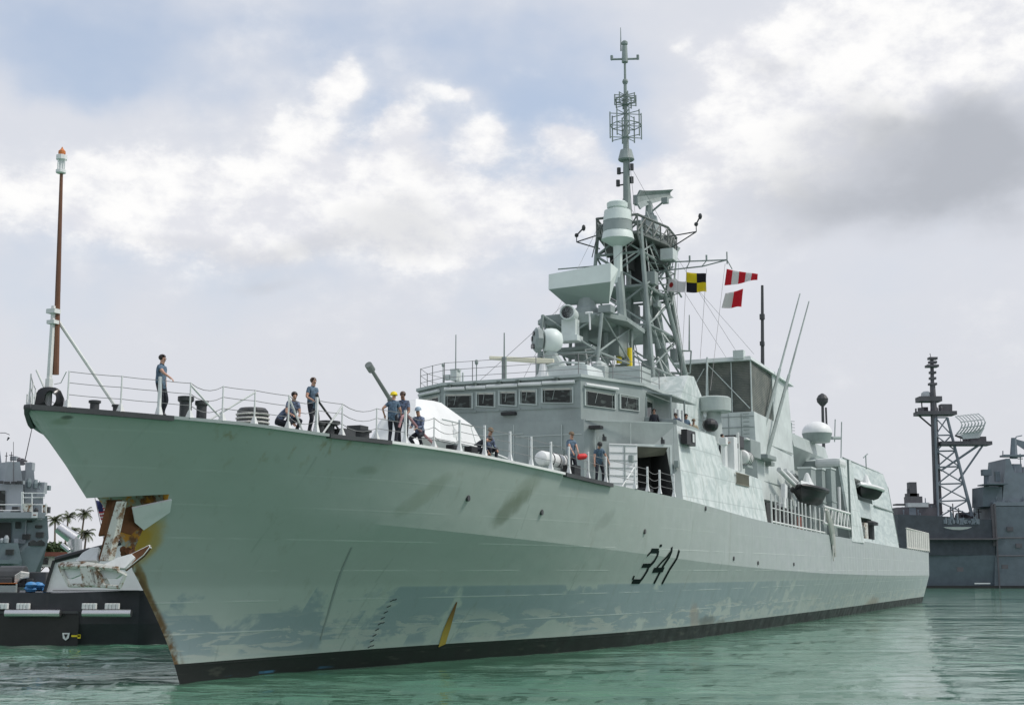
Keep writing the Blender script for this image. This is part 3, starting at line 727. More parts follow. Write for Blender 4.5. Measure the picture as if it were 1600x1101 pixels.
mb.prism([FP(u0,dz1,.06), FP(u1,dz1,.06), FP(u1,dz1,-.02), FP(u0,dz1,-.02)], [FP(u0,dz1+.1,.06), FP(u1,dz1+.1,.06), FP(u1,dz1+.1,-.02), FP(u0,dz1+.1,-.02)])
mb.build('door_frame', M['ship_light'], DH)
mb = MB(True); mb.prism([FP(u0+.02,dz1-.55,-.5), FP(u1-.05,dz1-.35,-.5), FP(u1-.05,dz1-.35,-.6), FP(u0+.02,dz1-.55,-.6)], [FP(u0+.02,dz1-.02,-.1), FP(u1-.05,dz1-.02,-.1), FP(u1-.05,dz1-.02,-.2), FP(u0+.02,dz1-.02,-.2)])
mb.build('door_awning', M['awning'], DH)
mb = MB(True)
for (u, z) in ((1.0,9.5),(4.0,9.45)): mb.box(FP(u,z,.1), (.16,.16,.2)); mb.tube(FP(u,z,.1), FP(u-.1,z+.2,.2), .05)
for (s, w, z) in ((31.55,-.15,10.55),(31.55,4.9,10.3)): pass
mb.split('flood_light', M['dark'], DH)
mb = MB(True); mb.box((31.5,(31.5, -0.124, 10.844)[1],(31.5, -0.124, 10.844)[2]), (.3,.75,.16)); p = FP(.55,10.02,.15); mb.box(p, (.45,.6,.16)); mb.split('vent_hood', M['black'], DH, bev=.03)
# seams and stiffeners on the front
mb = MB(True)
mb.box((31.585,(31.6, 0.101, 10.1)[1],8.6), (.03,.05,3.4)); mb.box((31.585,-1.5,9.86), (.03,4.2,.05)); mb.box((31.585,1.9,9.72), (.03,3.4,.05))
mb.prism([FP(.1,10.35,.02), FP(4.6,10.35,.02), FP(4.6,10.35,-.02), FP(.1,10.35,-.02)], [FP(.1,10.41,.02), FP(4.6,10.41,.02), FP(4.6,10.41,-.02), FP(.1,10.41,-.02)])
mb.split('seam', M['ship'], DH)
# after part of the port side: lower, with the pale side paint
mb = MB(True)
mb.prism([(42.0,7.74,6.0),(50.6,7.86,6.0),(50.6,-7.86,6.0),(42.0,-7.74,6.0)], [(42.0,7.38,8.95),(51.0,7.44,8.68),(51.0,-7.44,8.68),(42.0,-7.38,8.95)])
mb.prism([(41.9,7.2,8.9),(42.7,7.38,8.9),(42.7,-7.3,8.9),(41.9,-7.2,8.9)], [(41.8,7.16,10.40),(42.05,7.18,10.40),(42.05,-7.2,10.40),(41.8,-7.2,10.40)])
mb.build('side_bulwark', M['side'], FR)
mb = MB(True); p = Vector((36.274, 7.285, 9.802)); mb.box(p+Vector((0,.12,0)), (1.5,.3,.72)); mb.mat(1); mb.box(p+Vector((.25,.29,0)), (.35,.04,.45)); mb.build('sidelight_box', [M['black'], M['palegrey']], DH, bev=.02)
mb = MB(True); p = Vector((46.24, 7.46, 8.634))
for i in range(12): mb.box(p+Vector((-1.3+.24*i,.08,-.25)), (.05,.05,.6))
for k in (-.55,.05): mb.box(p+Vector((.02,.08,k)), (2.9,.05,.05))
mb.build('scrambling_net_rack', M['netrack'], FR)

mb = MB(True)
for (u, za, zb) in ((.55,7.0,9.9),(.68,7.4,9.6),(2.35,8.2,10.3),(4.62,7.0,10.2)): mb.tube(FP(u,za,.06), FP(u,zb,.06), .028, n=6)
mb.tube((31.54,-2.9,7.2),(31.54,-2.9,10.3),.03); mb.tube((31.54,.9,7.2),(31.54,.9,9.7),.025); mb.tube((31.54,2.6,7.2),(31.54,2.6,10.2),.03); mb.tube((31.54,.9,9.2),(31.54,2.6,9.2),.022)
mb.split('cable_pipe', M['ship'], DH)
mb = MB(True)
for p in (FP(.62,8.4,.1), FP(2.35,8.6,.1), FP(4.7,8.4,.1), Vector((31.5,.9,8.3)), Vector((31.5,2.6,8.8)), Vector((31.5,-2.9,8.9))): mb.box(p, (.2,.22,.34))
mb.split('junction_box', M['mast'], DH, bev=.02)
# ---------------------------------------------------------------- bridge
mb = MB(True)
pl = [(31.62,-3.72),(31.62,3.55),(35.8,5.25),(41.5,5.25),(41.5,-6.2),(34.6,-6.3),(33.0,-5.85)]
mb.prism([(s,w,10.40) for s,w in pl], [(s+(.0 if s < 33 else 0),w,12.45) for s,w in pl])
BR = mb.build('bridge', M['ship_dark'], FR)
mb = MB(True)
pr = [(31.5,-3.8),(31.5,3.62),(35.75,5.36),(41.5,5.36),(41.5,-6.3),(34.6,-6.4),(32.9,-5.95)]
mb.prism([(s,w,12.42) for s,w in pr], [(s,w,12.56) for s,w in pr]); mb.build('bridge_roof', M['ship'], BR)
def window(quad, nrm, name='window'):
    q = [Vector(p) for p in quad]; n = Vector(nrm).normalized(); c = sum(q, Vector())/4
    mb = MB(True)
    inner = [p+(c-p).normalized()*.09 for p in q]; inner2 = [p+(c-p).normalized()*.07 for p in q]
    vs = [p+n*.005 for p in q]+[p+n*.07 for p in q]+[p+n*.07 for p in inner]+[p+n*.012 for p in inner]; fs = []
    for i in range(4):
        j = (i+1)%4; fs += [(i,j,4+j,4+i),(4+i,4+j,8+j,8+i),(8+i,8+j,12+j,12+i)]
    mb.add(vs, fs); mb.mat(1); mb.add([p+n*.014 for p in inner], [(0,1,2,3)])
    mb.mat(2); a = inner[0]; b = inner[1]                     # rolled sun blind behind the top edge
    mb.add([a+n*.016, b+n*.016, b+(inner[2]-b)*.12+n*.016, a+(inner[3]-a)*.12+n*.016], [(0,1,2,3)])
    if name == 'window':
        mb.mat(0); k0 = inner[0].lerp(inner[1], .42); k1 = inner[3].lerp(inner[2], .30); mb.tube(k0.lerp(k1,.05)+n*.04, k0.lerp(k1,.8)+n*.03, .012, n=4)
        for e0, e1 in ((0,3),(1,2)):
            a_ = inner[e0].lerp(inner[1-e0 if e0 < 2 else e0], .06); b_ = inner[e1].lerp(inner[2 if e1 == 3 else 3], .06); mb.tube(a_+n*.018, b_+n*.018, .012, n=4)
    w = mb.build(name, [M['ship'], M['glass'], M['canvas']], BR); return w
for (x0, x1) in ((-3.68,-2.08),(-1.93,-.86),(-.71,.27),(.38,1.34),(1.54,3.2)):
    window([(31.62,x0,12.02),(31.62,x1,11.97),(31.62,x1,11.18),(31.62,x0,11.28)], (-1,0,0))
nb = Vector((-(5.25-3.55),(35.8-31.62),0)).normalized()
def bp(f, z): return (31.62+(35.8-31.62)*f, 3.55+(5.25-3.55)*f, z)
for (f0, f1, za, zb) in ((.05,.54,11.88,11.08),(.60,.93,11.86,11.12)): window([bp(f0,za+.03),bp(f1,za-.02),bp(f1,zb),bp(f0,zb)], nb)
nbs = Vector((-2.13,-1.38,0)).normalized()
def bs(f, z): return (31.62+1.38*f, -3.72-2.13*f, z)
window([bs(.12,12.0),bs(.9,12.0),bs(.9,11.25),bs(.12,11.28)], nbs)
window([(36.2,5.25,11.95),(37.3,5.25,11.95),(37.3,5.25,10.6),(36.2,5.25,10.6)], (0,1,0), 'wing_door')
mb = MB(True)
for (x0, x1) in ((-3.6,-2.5),(-2.4,-1.35),(-1.3,.35),(.4,1.6),(1.65,3.3)): mb.tube((31.48,x0,12.23),(31.48,x1,12.20),.085,.085,8)
mb.tube(bp(.04,12.12)+nb*.1 if False else Vector(bp(.05,12.08))+nb*.12, Vector(bp(.56,12.06))+nb*.12, .085, .085, 8)
mb.tube(Vector(bs(.12,12.2))+nbs*.12, Vector(bs(.9,12.2))+nbs*.12, .085, .085, 8)
mb.split('rolled_blind', M['palegrey'], BR)
mb = MB(True)
for x in (-3.3,-1.9,-.6,.4,2.4): mb.box((31.52,x,12.36), (.12,.10,.18)); mb.box((31.45,x,12.44), (.3,.2,.04))
mb.tube((31.55,-3.7,12.33),(31.55,3.5,12.30),.025); mb.tube((31.57,-3.7,11.06),(31.57,3.5,10.98),.02)
for x in (-2.0,-.78,.32,1.44): mb.box((31.58,x,11.05), (.06,.22,.10))
mb.build('bridge_fittings', M['mast'], BR)
# bridge roof rails
mb = MB(True)
rp = [(36.5,-6.2),(34.6,-6.2),(33.0,-5.75),(32.3,-4.7),(31.75,-3.75),(31.75,-2.2),(31.75,-.5),(31.75,1.2),(31.75,3.4),(33.8,4.4),(35.8,5.2),(38.5,5.25)]
for i, (s, w) in enumerate(rp): mb.tube((s,w,12.5),(s,w,13.6),.022,.022,6)
for h in (12.85,13.22,13.58): mb.path([(s,w,h) for s,w in rp], .014, 5)
mb.build('roof_rail', M['wire'], BR)
mb = MB(True); mb.tube((31.9,-3.2,12.5),(31.9,-3.2,15.0),.035,.025); mb.tube((31.9,.35-.9,12.5),(31.9,.35-.9,14.9),.05,.03); mb.box((31.9,-.55,13.1),(.16,.2,1.2)); mb.tube((32.0,-2.1,12.5),(32.0,-2.1,13.5),.025); mb.ball((32.0,-2.1,13.55),.1,8,(1,1,1.5))
mb.tube((31.9,-3.9,12.5),(31.9,-3.9,13.45),.025); mb.ball((31.9,-3.9,13.5),.09,8); mb.split('whip_aerial', M['mast'], BR)
mb = MB(True); mb.box((32.1,-3.3,12.95),(.5,.35,.5)); mb.box((32.1,-3.3,13.25),(.3,.5,.1)); mb.box((32.1,-3.75,12.9),(.35,.35,.25)); mb.tube((32.1,-2.9,12.5),(32.1,-2.9,13.1),.05); mb.split('signal_lamp', M['ship_light'], BR, bev=.02)
# cream navigation radar bar
mb = MB(True); c = Vector((33.5, -0.319, 13.777)); d = Vector((33, -1.852, 13.933))-Vector((33.8, 1.321, 13.617)); L = d.length*.5; d.normalize()
e = Vector((0,0,1)); n = d.cross(e).normalized(); pts = []
mb.prism([c-d*L-n*.16-e*.12, c+d*L-n*.12-e*.10, c+d*L+n*.12-e*.10, c-d*L+n*.16-e*.12], [c-d*L-n*.13+e*.16, c+d*L-n*.08+e*.08, c+d*L+n*.08+e*.08, c-d*L+n*.13+e*.16])
mb.build('radar_bar', M['cream'], BR, bev=.04)
mb = MB(True); mb.tube(c-d*1.1-e*.15, c-d*1.1+Vector((.0,0,-.9)), .18, .3, 10); mb.tube(c-d*.9-e*.4, c-d*1.6-e*1.0, .05); mb.tube(c-d*1.2-e*.4, c-d*.5-e*1.0, .05); mb.build('radar_pedestal', M['white'], BR)
mb = MB(True); mb.box((35.0,1.9,12.95),(2.6,2.6,.9),taper=.85); mb.mat(1); mb.path([(33.8,.8,13.45),(33.65,1.9,13.55),(33.7,3.0,13.4)],.06); mb.build('sight_tub', [M['ship_light'], M['black']], BR, bev=.15)
mb = MB(True)
mb.box((39.6,(39, 3.165, 13.228)[1],13.2),(1.8,2.0,1.5)); mb.mat(1)
for k in (12.9,13.3,13.7): mb.box((39.6,(39, 3.165, 13.228)[1],k),(1.84,2.04,.03))
mb.build('ready_use_locker', [M['ship'], M['ship_dark']], BR)
mb = MB(True); w = (38.5, 1.989, 13.401)[1]; mb.box((38.5,w,13.2),(.9,.9,1.5)); mb.lathe((38.5,w,13.95),[(.45,0),(.35,.2),(.1,.35)],10); mb.build('vent_trunk', M['ship'], BR)

# wing bulwark behind which the lookouts stand
mb = MB(True)
mb.prism([(35.9,5.3,10.38),(35.9,5.25,10.38),(35.6,7.0,10.38),(35.66,7.06,10.38)], [(36.0,5.3,10.92),(36.0,5.25,10.92),(35.62,6.95,10.66),(35.68,7.01,10.66)])
mb.prism([(35.6,7.05,10.38),(42.0,7.2,10.38),(42.0,7.1,10.38),(35.6,6.95,10.38)], [(35.6,7.02,10.66),(42.0,7.17,10.42),(42.0,7.07,10.42),(35.6,6.92,10.66)])
mb.build('wing_bulwark', M['ship_dark'], BR)
mb = MB(True); p0 = Vector((35.259, 5.6, 11.166)); p1 = Vector((39.908, 6, 11.662)); 
mb.plate([(36.3,5.3,12.2),(36.3,6.6,11.95),(40.5,6.6,11.95),(40.5,5.3,12.2)], .06); mb.tube((36.4,6.5,10.6),(36.4,6.5,11.95),.05); mb.tube((38.4,6.6,10.6),(38.4,6.6,11.95),.05)
mb.build('wing_canopy', M['ship_dark'], BR)
mb = MB(True)
for w_, s_ in ((6.55,36.9),(6.6,37.3),(6.7,37.7)): mb.tube((s_,w_,10.7),(s_,w_,11.35),.07)
mb.split('wing_stand', M['white'], BR)
# tall pale screen abaft the bridge
mb = MB(True)
q = [(41.675, 5, 11.493), (44.634, 5, 14.186), (45.781, 5, 14.267), (47.275, 5, 13.348), (48.095, 5, 10.382), (42.454, 5, 9.214)]
mb.prism(q, [(p[0],p[1]-4.5,p[2]) for p in q]); mb.build('exhaust_screen', M['side'], FR)
mb = MB(True); mb.prism([(42,5.0,8.6),(57,5.0,8.6),(57,-7,8.6),(42,-7,8.6)], [(42,5.0,10.5),(57,5.0,10.5),(57,-6.8,10.5),(42,-6.8,10.5)]); mb.build('upper_deckhouse', M['ship_light'], FR)
mb = MB(True); c = Vector((47.664, 5.6, 12.841)); mb.lathe((c.x,c.y,c.z), [(.95,-.45),(1.0,-.4),(1.0,.35),(.9,.42)], 14); mb.lathe((c.x,c.y,c.z-2.3), [(.6,0),(.5,.2),(.42,1.9)], 12); mb.build('mushroom_vent', M['ship'], FR, smooth=True)

# ---------------------------------------------------------------- gun
GUN = MB(True)
gz = 7.15
# faceted gunhouse: rings of (s, half width) at heights
rings = [(gz,20.0,26.3,1.4),(gz+1.0,19.7,26.1,1.8),(gz+2.3,20.3,25.2,1.4),(gz+3.15,21.0,23.4,.75)]
vs = []; fs = []
for (z, a, b, w) in rings:
    m = (a+b)/2; vs += [(a,-w*.55,z),(a,w*.55,z),(a+.9,w,z),(b-.8,w,z),(b,w*.6,z),(b,-w*.6,z),(b-.8,-w,z),(a+.9,-w,z)]
for i in range(3):
    for k in range(8): fs.append((i*8+k, i*8+(k+1)%8, i*8+8+(k+1)%8, i*8+8+k))
fs += [tuple(range(7,-1,-1)), tuple(range(24,32))]
GUN.add(vs, fs); GN = GUN.build('deck_gun', M['white'], FR, org=(23.8,0,gz), bev=.03)
def gunpart(name, mb, mat, **k):
    mb.v = [p-Vector((23.8,0,gz)) for p in mb.v]; return mb.build(name, mat, GN, **k)
mb = MB(True); mb.lathe((23.9,0,gz-.3), [(1.9,0),(1.9,.3),(1.75,.34)], 20); gunpart('gun_base', mb, M['ship_light'])
mb = MB(True); b0 = Vector((20.249, 0, 9.775)); b1 = Vector((17.881, 0, 11.222))
b0 = Vector((20.9,0,9.25)); dd = (b1-b0).normalized()
mb.tube(b0, b1, .095, .07, 10); mb.tube(b1-dd*.25, b1+dd*.1, .15, .15, 10); mb.tube(b0+dd*.2, b0+dd*1.6, .17, .12, 10); gunpart('barrel', mb, M['barrel'])
mb = MB(True); mb.ball(b0+dd*.3, .55, 12, (1,.8,1)); gunpart('mantlet', mb, M['white'], smooth=True)
mb = MB(True); mb.plate([(21.4,1.62,gz+.25),(25.4,1.62,gz+.25),(22.2,1.58,gz+2.0)], .05, (0,1,.1)); gunpart('side_hatch', mb, M['palegrey'])
mb = MB(True)
for (sa, sb, z, w) in ((19.9,26.0,gz+1.0,1.81),(20.5,25.1,gz+2.3,1.41)): mb.tube((sa+.9,w,z),(sb-.8,w,z),.022,n=5); mb.tube((sb-.8,w,z),(sb,w*.6,z),.022,n=5)
for s_ in (22.3,24.1): mb.tube((s_,1.42,gz+.1),(s_,1.81,gz+1.0),.018,n=5); mb.tube((s_,1.81,gz+1.0),(s_,1.41,gz+2.28),.018,n=5)
gunpart('panel_seam', mb, M['ship'])

# ---------------------------------------------------------------- lattice mast
MAST = empty('lattice_mast'); MAST.parent = FR; MAST.location = c3((50,0,12))
def mpart(name, mb, mat, **k):
    mb.v = [p-Vector((50,0,12)) for p in mb.v]; return mb.build(name, mat, MAST, **k)
def mpartS(name, mb, mat, **k):
    mb.v = [p-Vector((50,0,12)) for p in mb.v]; return mb.split(name, mat, MAST, **k)
def corner(k, z):    # four legs, tapering up to z = 24
    t = (z-12)/12.
    s = (47.2 if k in (0,1) else 54.6)*(1-t)+(47.6 if k in (0,1) else 52.0)*t
    w = (-2.3 if k in (0,3) else 2.3)*(1-t)+(-1.35 if k in (0,3) else 1.35)*t
    return Vector((s, w, z))
mb = MB(True)
for k, r in ((0,.12),(1,.15),(2,.16),(3,.19)): mb.tube(corner(k,11.5), corner(k,24.2), r, r*.9, 8)
mpart('mast_leg', mb, M['mast'])
mb = MB(True); lv = [12.4,15.2,17.8,20.2,22.3,24.2]
for k in range(4):
    j = (k+1)%4
    for i, (a, b) in enumerate(zip(lv, lv[1:])):
        mb.tube(corner(k,a), corner(j,b), .065, n=6); mb.tube(corner(j,a), corner(k,b), .065, n=6)
        mb.tube(corner(k,b), corner(j,b), .08, n=6)
mb.tube(corner(0,15.2), corner(2,15.2), .05); mb.tube(corner(1,17.8), corner(3,17.8), .05)
for a, b in (((49,0,12),(49.4,0,24)),((52.4,1.2,12),(51,.8,22)),((52.4,-.9,12),(51.4,-.6,23))): mb.tube(a, b, .16, n=8)
mpart('mast_bracing', mb, M['mast'])
mb = MB(True)
mb.box((50.2,0,20.35),(4.6,3.2,.14)); mb.mat(0); mb.box((51.0,0,17.75),(5.0,3.4,.10)); mb.box((50.0,-.2,18.7),(1.0,1.0,1.7))
mpart('mast_platform', mb, [M['mast'], M['ship_dark']])
mb = MB(True)    # top platform with its rail
zt = 23.35; pf = [(47.1,-1.25),(47.1,1.35),(50.8,2.1),(53.6,1.8),(53.8,-1.3),(50.3,-1.8)]
mb.prism([(s,w,zt) for s,w in pf], [(s,w,zt+.16) for s,w in pf])
for i in range(6):
    a = pf[i]; b = pf[(i+1)%6]
    for k in range(4):
        f = k/4; s = a[0]+(b[0]-a[0])*f; w = a[1]+(b[1]-a[1])*f; mb.tube((s,w,zt+.1),(s,w,zt+1.15),.055,n=5)
        f2 = (k+1)/4; s2 = a[0]+(b[0]-a[0])*f2; w2 = a[1]+(b[1]-a[1])*f2; mb.tube((s,w,zt+.15),(s2,w2,zt+1.1),.05,n=5)
    mb.tube((a[0],a[1],zt+1.15),(b[0],b[1],zt+1.15),.08,n=6); mb.tube((a[0],a[1],zt+.6),(b[0],b[1],zt+.6),.03,n=5)
for k in range(4): p = corner(k,22.3); q = pf[(0,1,3,4)[k]]; mb.tube(p, (q[0],q[1],zt), .06)
mb.box((52.6,1.1,zt+.55),(1.2,1.0,.9)); mb.box((51.8,-.9,zt+.5),(1.0,1.0,.7)); mb.box((50.8,1.5,zt-.8),(.9,.8,.9)); mb.box((49.8,.9,zt+.4),(.7,.6,.6)); mb.box((48.6,-.9,zt-.5),(.6,.6,.8))
mpart('top_platform', mb, M['mast_dark'])
mb = MB(True); mb.box((50.9,.35,21.7),(1.9,1.5,2.6)); mb.box((49.0,-.3,22.3),(1.2,1.2,1.4)); mb.box((51.9,1.2,22.6),(.9,.9,1.0)); mpartS('equipment_cabin', mb, M['inside'])
# enclosed ESM drum at the front of the top platform
c = Vector((46.771, 0.2, 23.547))
mb = MB(True); cz = c.z+.35; mb.tube((c.x,c.y,20.3),(c.x,c.y,cz-1.2),.24,.30,8)
mb.lathe((c.x,c.y,cz), [(.4,-1.3),(.86,-1.0),(1.0,-.94),(.90,-.5),(.88,-.45)], 14); mb.mat(1); mb.lathe((c.x,c.y,cz), [(.90,-.45),(.86,.2)], 14); mb.mat(0); mb.lathe((c.x,c.y,cz), [(.88,.2),(.80,.85),(.5,.95),(.45,1.05)], 14)
mb.lathe((c.x,c.y,cz), [(.4,.95),(.62,1.05),(.64,1.32),(.5,1.42)], 14); mpart('drum_antenna', mb, [M['radar'], M['ship_dark']], smooth=True)
# curved search dish on top
mb = MB(True); c2 = Vector((53.701, -0.3, 27.148))
vs = []; fs = []; N = 10
ZDN = -.25
aa = Vector((50.972, -0.3, 26.567)); bb = Vector((58.079, -0.3, 28.6)); ax = (bb-aa).normalized(); nn_ = Vector((-ax.y,ax.x,0)).normalized(); L = (bb-aa).length/2; mc = (aa+bb)/2
for th in (0,.12):
    for i in range(N+1):
        f = i/N*2-1
        for k in range(4):
            g = k/3; hz = (.62-.22*f)*(g-.5)*1.5+.12*f
            vs.append(mc+ax*(f*L)+Vector((0,0,hz+.1))+nn_*(.55*f*f+.5*(g-.5)**2*2+th-.3))
n1 = (N+1)*4
for i in range(N):
    for k in range(3):
        a = i*4+k; fs.append((a,a+4,a+5,a+1)); fs.append((n1+a,n1+a+1,n1+a+5,n1+a+4))
    for k in (0,3): a = i*4+k; fs.append((a,a+4,n1+a+4,n1+a))
for i in (0,N):
    for k in range(3): a = i*4+k; fs.append((a,a+1,n1+a+1,n1+a))
mb.add(vs, fs); mb.mat(1)
mb.tube(mc+Vector((0,0,-.2)), mc+Vector((0,0,-1.3)), .22, .3, 8); mb.tube(mc+Vector((0,0,-1.2)), (mc.x,mc.y,25.0), .5, .75, 10); mb.tube(mc+Vector((0,0,-1)), mc+nn_*1.0+Vector((0,0,-.3)), .07); mb.box(mc+nn_*1.1+Vector((0,0,-.25)), (.4,.4,.35)); mb.box(mc-ax*.7-nn_*.6, (.5,.4,.6))
for k in range(5): mb.tube(mc+Vector((-.6+.3*k,.3*math.sin(k),-1.0)), mc+Vector((-.9+.45*k,.6,-2.4)), .05)
mpart('search_dish', mb, [M['mast'], M['ship_dark']])
# pole mast with its aerials
pt = (49.704, 0, 37.386)
def PM(py, px=None):
    return None
mb = MB(True)
pole = [(49.085, 0, 25.835), (49.537, 0, 30.649), (49.966, 0, 34.819), (50.179, 0, 36.79)]
ps = 49.3
Pz = lambda p: Vector((ps, 0, 12+ (p[2]-12)))
zz = [(49.3, -0.073, 25.899)[2], (49.3, 0.01, 28.698)[2], (49.3, 0.08, 30.564)[2], (49.3, 0.173, 33.917)[2], (49.3, 0.237, 35.308)[2], (49.3, 0.254, 36.415)[2], (49.3, 0.055, 37.477)[2]]
PW = -.05
mb.tube((ps,PW,24),(ps,PW,zz[0]),.30,.26,10); mb.tube((ps,PW,zz[0]-.1),(ps,PW,zz[2]),.24,.17,10); mb.tube((ps,PW,zz[2]),(ps,PW,zz[3]),.15,.10,8); mb.tube((ps,PW,zz[3]),(ps,PW,zz[5]),.08,.07,8)
mpart('pole_mast', mb, M['mast'])
mb = MB(True); z = (49.3, 0.057, 29.024)[2]; mb.lathe((ps,PW,z), [(.44,-.38),(.52,-.3),(.36,.32),(.2,.36)], 12); mpart('collar_antenna', mb, M['ship_dark'])
def cage(zc, h, r, n=8):
    m_ = MB(True)
    for k in range(n):
        t = 2*math.pi*(k+.3)/n; x = ps+r*math.cos(t); y = PW+r*math.sin(t)
        m_.tube((x,y,zc-h),(x,y,zc+h),.045,n=5)
        for q in (-h*.9,0,h*.9): m_.tube((ps,PW,zc+q),(x,y,zc+q),.03,n=4)
        t2 = 2*math.pi*(k+1.3)/n
        m_.tube((x,y,zc),(ps+r*math.cos(t2),PW+r*math.sin(t2),zc),.035,n=4)
    m_.lathe((ps,PW,zc), [(.22,-h*.95),(.24,-h*.9),(.24,-h*.85)], 8)
    return m_
mpart('dipole_cage', cage((49.3, 0.086, 30.94)[2], .86, 1.0), M['mast']); mpart('dipole_cage', cage((49.3, 0.154, 32.611)[2], .36, .68), M['mast'])
mb = MB(True); z = zz[4]; mb.tube((ps-.35,PW-.75,z),(ps+.35,PW+.75,z+.05),.07); mb.box((ps-.35,PW-.75,z+.1),(.14,.14,.3)); mb.box((ps+.35,PW+.75,z+.15),(.14,.14,.3)); mb.tube((ps,PW,z-.2),(ps,PW,z+.9),.2,.16,10); mb.lathe((ps,PW,z+.9),[(.12,0),(.2,.1),(.2,.25),(.1,.35)],10); mb.tube((ps,PW-.25,z+.6),(ps,PW-.25,zz[6]),.05,.02); mb.ball((ps,PW,(49.3, 0.172, 33.833)[2]),.2,8)
mpart('masthead_fitting', mb, M['mast'])
mb = MB(True)
for (px_, w_, dz) in ((0,.35,0),(0,-.5,-.15),(.1,.3,-.8),(.1,-.6,-.9),(0,-.15,-2.2)): zl = (49.3, 0.003, 28.201)[2]+dz; mb.tube((ps+px_,PW+w_,zl-.2),(ps+px_,PW+w_,zl+.2),.13,n=8); mb.tube((ps,PW,zl-.15),(ps+px_,PW+w_,zl-.15),.05)
mpartS('mast_light', mb, M['dark'])
# yards: port signal yard, anemometer arms
mb = MB(True)
y0 = Vector((50.6,1.6,(50.6, 2.387, 22.273)[2])); y1 = Vector((50.6, 5.859, 22.018)); y2 = Vector((50.6,1.6,y0.z-.55)); ym = Vector((50.6, 4.331, 21.764))
mb.tube(y0, y1, .045); mb.tube(y2, ym, .045); mb.tube(ym, y1, .04); mb.tube(y1+Vector((0,0,-.25)), y1+Vector((0,0,.5)), .04)
for f in (.2,.45,.7): a = y0.lerp(y1,f); b = y2.lerp(ym,min(1,f*1.4)); mb.tube(a,b,.03); mb.tube(a+Vector((0,0,0)),a+Vector((0,0,.35)),.06)
mb.tube(y1, y1+Vector((0,.3,-.6)), .03)
ys = Vector((50, -3.503, 25.045))
mb.tube((50,-1.6,y0.z),(50.6,-5.2,y0.z+.2),.045); mpart('signal_yard', mb, M['mast'])
mb = MB(True)
for (a, tip, top) in (((51,1.9,zt+.6), (51.5, 3.723, 24.219), (51.5, 3.993, 25.176)), ((48,-1.4,zt+.4), (48, -2.915, 23.437), (48, -2.442, 24.283))):
    a = Vector(a); tip = Vector(tip); top = Vector(top); mb.tube(a, tip, .04); mb.tube(a+Vector((0,0,-.9)), tip, .04); tp = Vector((tip.x,tip.y,(tip.z+top.z)/2)); mb.tube(tip, tp, .03); mb.tube(tp, top, .05); mb.ball(tp,.14,8); mb.ball(top,.13,8,(1,1,1.6))
mb.tube((47.2,-1.3,zt), (47, -1.541, 22.11), .03)
mpartS('wind_sensor', mb, M['dark'])
# satellite of struts on the port side of the mast (antenna rack) and lower bracket
mb = MB(True); c = Vector((50.6,2.2,22.0))
for i in range(7):
    z = 20.4+i*.42; mb.tube((49.6,1.3,z),(51.8,2.5-.1*i,z+.1),.035); mb.tube((51.8,2.5-.1*i,z+.1),(52.6,1.1,z),.035)
for (a, b) in (((49.6,1.3,20.2),(51.9,2.5,23.4)),((51.8,2.6,20.2),(49.7,1.3,23.4)),((52.6,1.2,20.2),(51.6,2.2,23.6)),((51.0,2.2,19.6),(53.5,1.9,23.9))): mb.tube(a,b,.06)
mb.mat(1); mb.box((50.6,2.2,zt-.7),(1.0,.8,.7)); mpart('aerial_rack', mb, [M['mast'], M['ship_light']])
mb = MB(True); bk = [(53, 2.207, 17.031), (53, 2.788, 16.992), (53, 2.673, 15.578), (53, 2.092, 15.573)]
for a, b in zip(bk, bk[1:]+bk[:1]): mb.tube(a, b, .05)
for a in bk: mb.tube(a, (a[0]-1,a[1]-1.2,a[2]), .04)
q = Vector((53, 2.664, 17)); mb.tube(q, Vector((53, 2.715, 19.286)), .06, .03); mb.tube(bk[3], corner(2,14.5), .05)
mpart('aerial_bracket', mb, M['mast'])
mb = MB(True); rr = random.Random(5)
for i in range(34):
    k = rr.randrange(4); j = (k+1)%4; za = rr.uniform(12.6,23.4); zb2 = min(24.0, za+rr.uniform(.4,2.6))
    a = corner(k,za).lerp(corner(j,za), rr.uniform(.05,.95)); b = corner(k,zb2).lerp(corner(j,zb2), rr.uniform(.05,.95)); mb.tube(a,b,rr.uniform(.025,.05),n=5)
mpartS('cable_run', mb, M['offwhite'])
mb = MB(True)
for i in range(16):
    k = rr.randrange(4); j = (k+1)%4; za = rr.uniform(13.5,23.2); a = corner(k,za).lerp(corner(j,za), rr.uniform(.1,.9)); mb.box(a, (rr.uniform(.3,.8),rr.uniform(.3,.7),rr.uniform(.3,.8)))
mpartS('mast_equipment', mb, M['ship_dark'])
mb = MB(True); a0 = corner(2,12.3)+Vector((-.6,.25,0)); a1 = corner(2,24.0)+Vector((-.5,.25,0))
for q in (Vector((0,0,0)),Vector((.4,0,0))): mb.tube(a0+q,a1+q,.03,n=5)
for i in range(36): p = a0.lerp(a1,i/36); mb.tube(p,p+Vector((.4,0,0)),.018,n=4)
mpart('mast_ladder', mb, M['offwhite'])
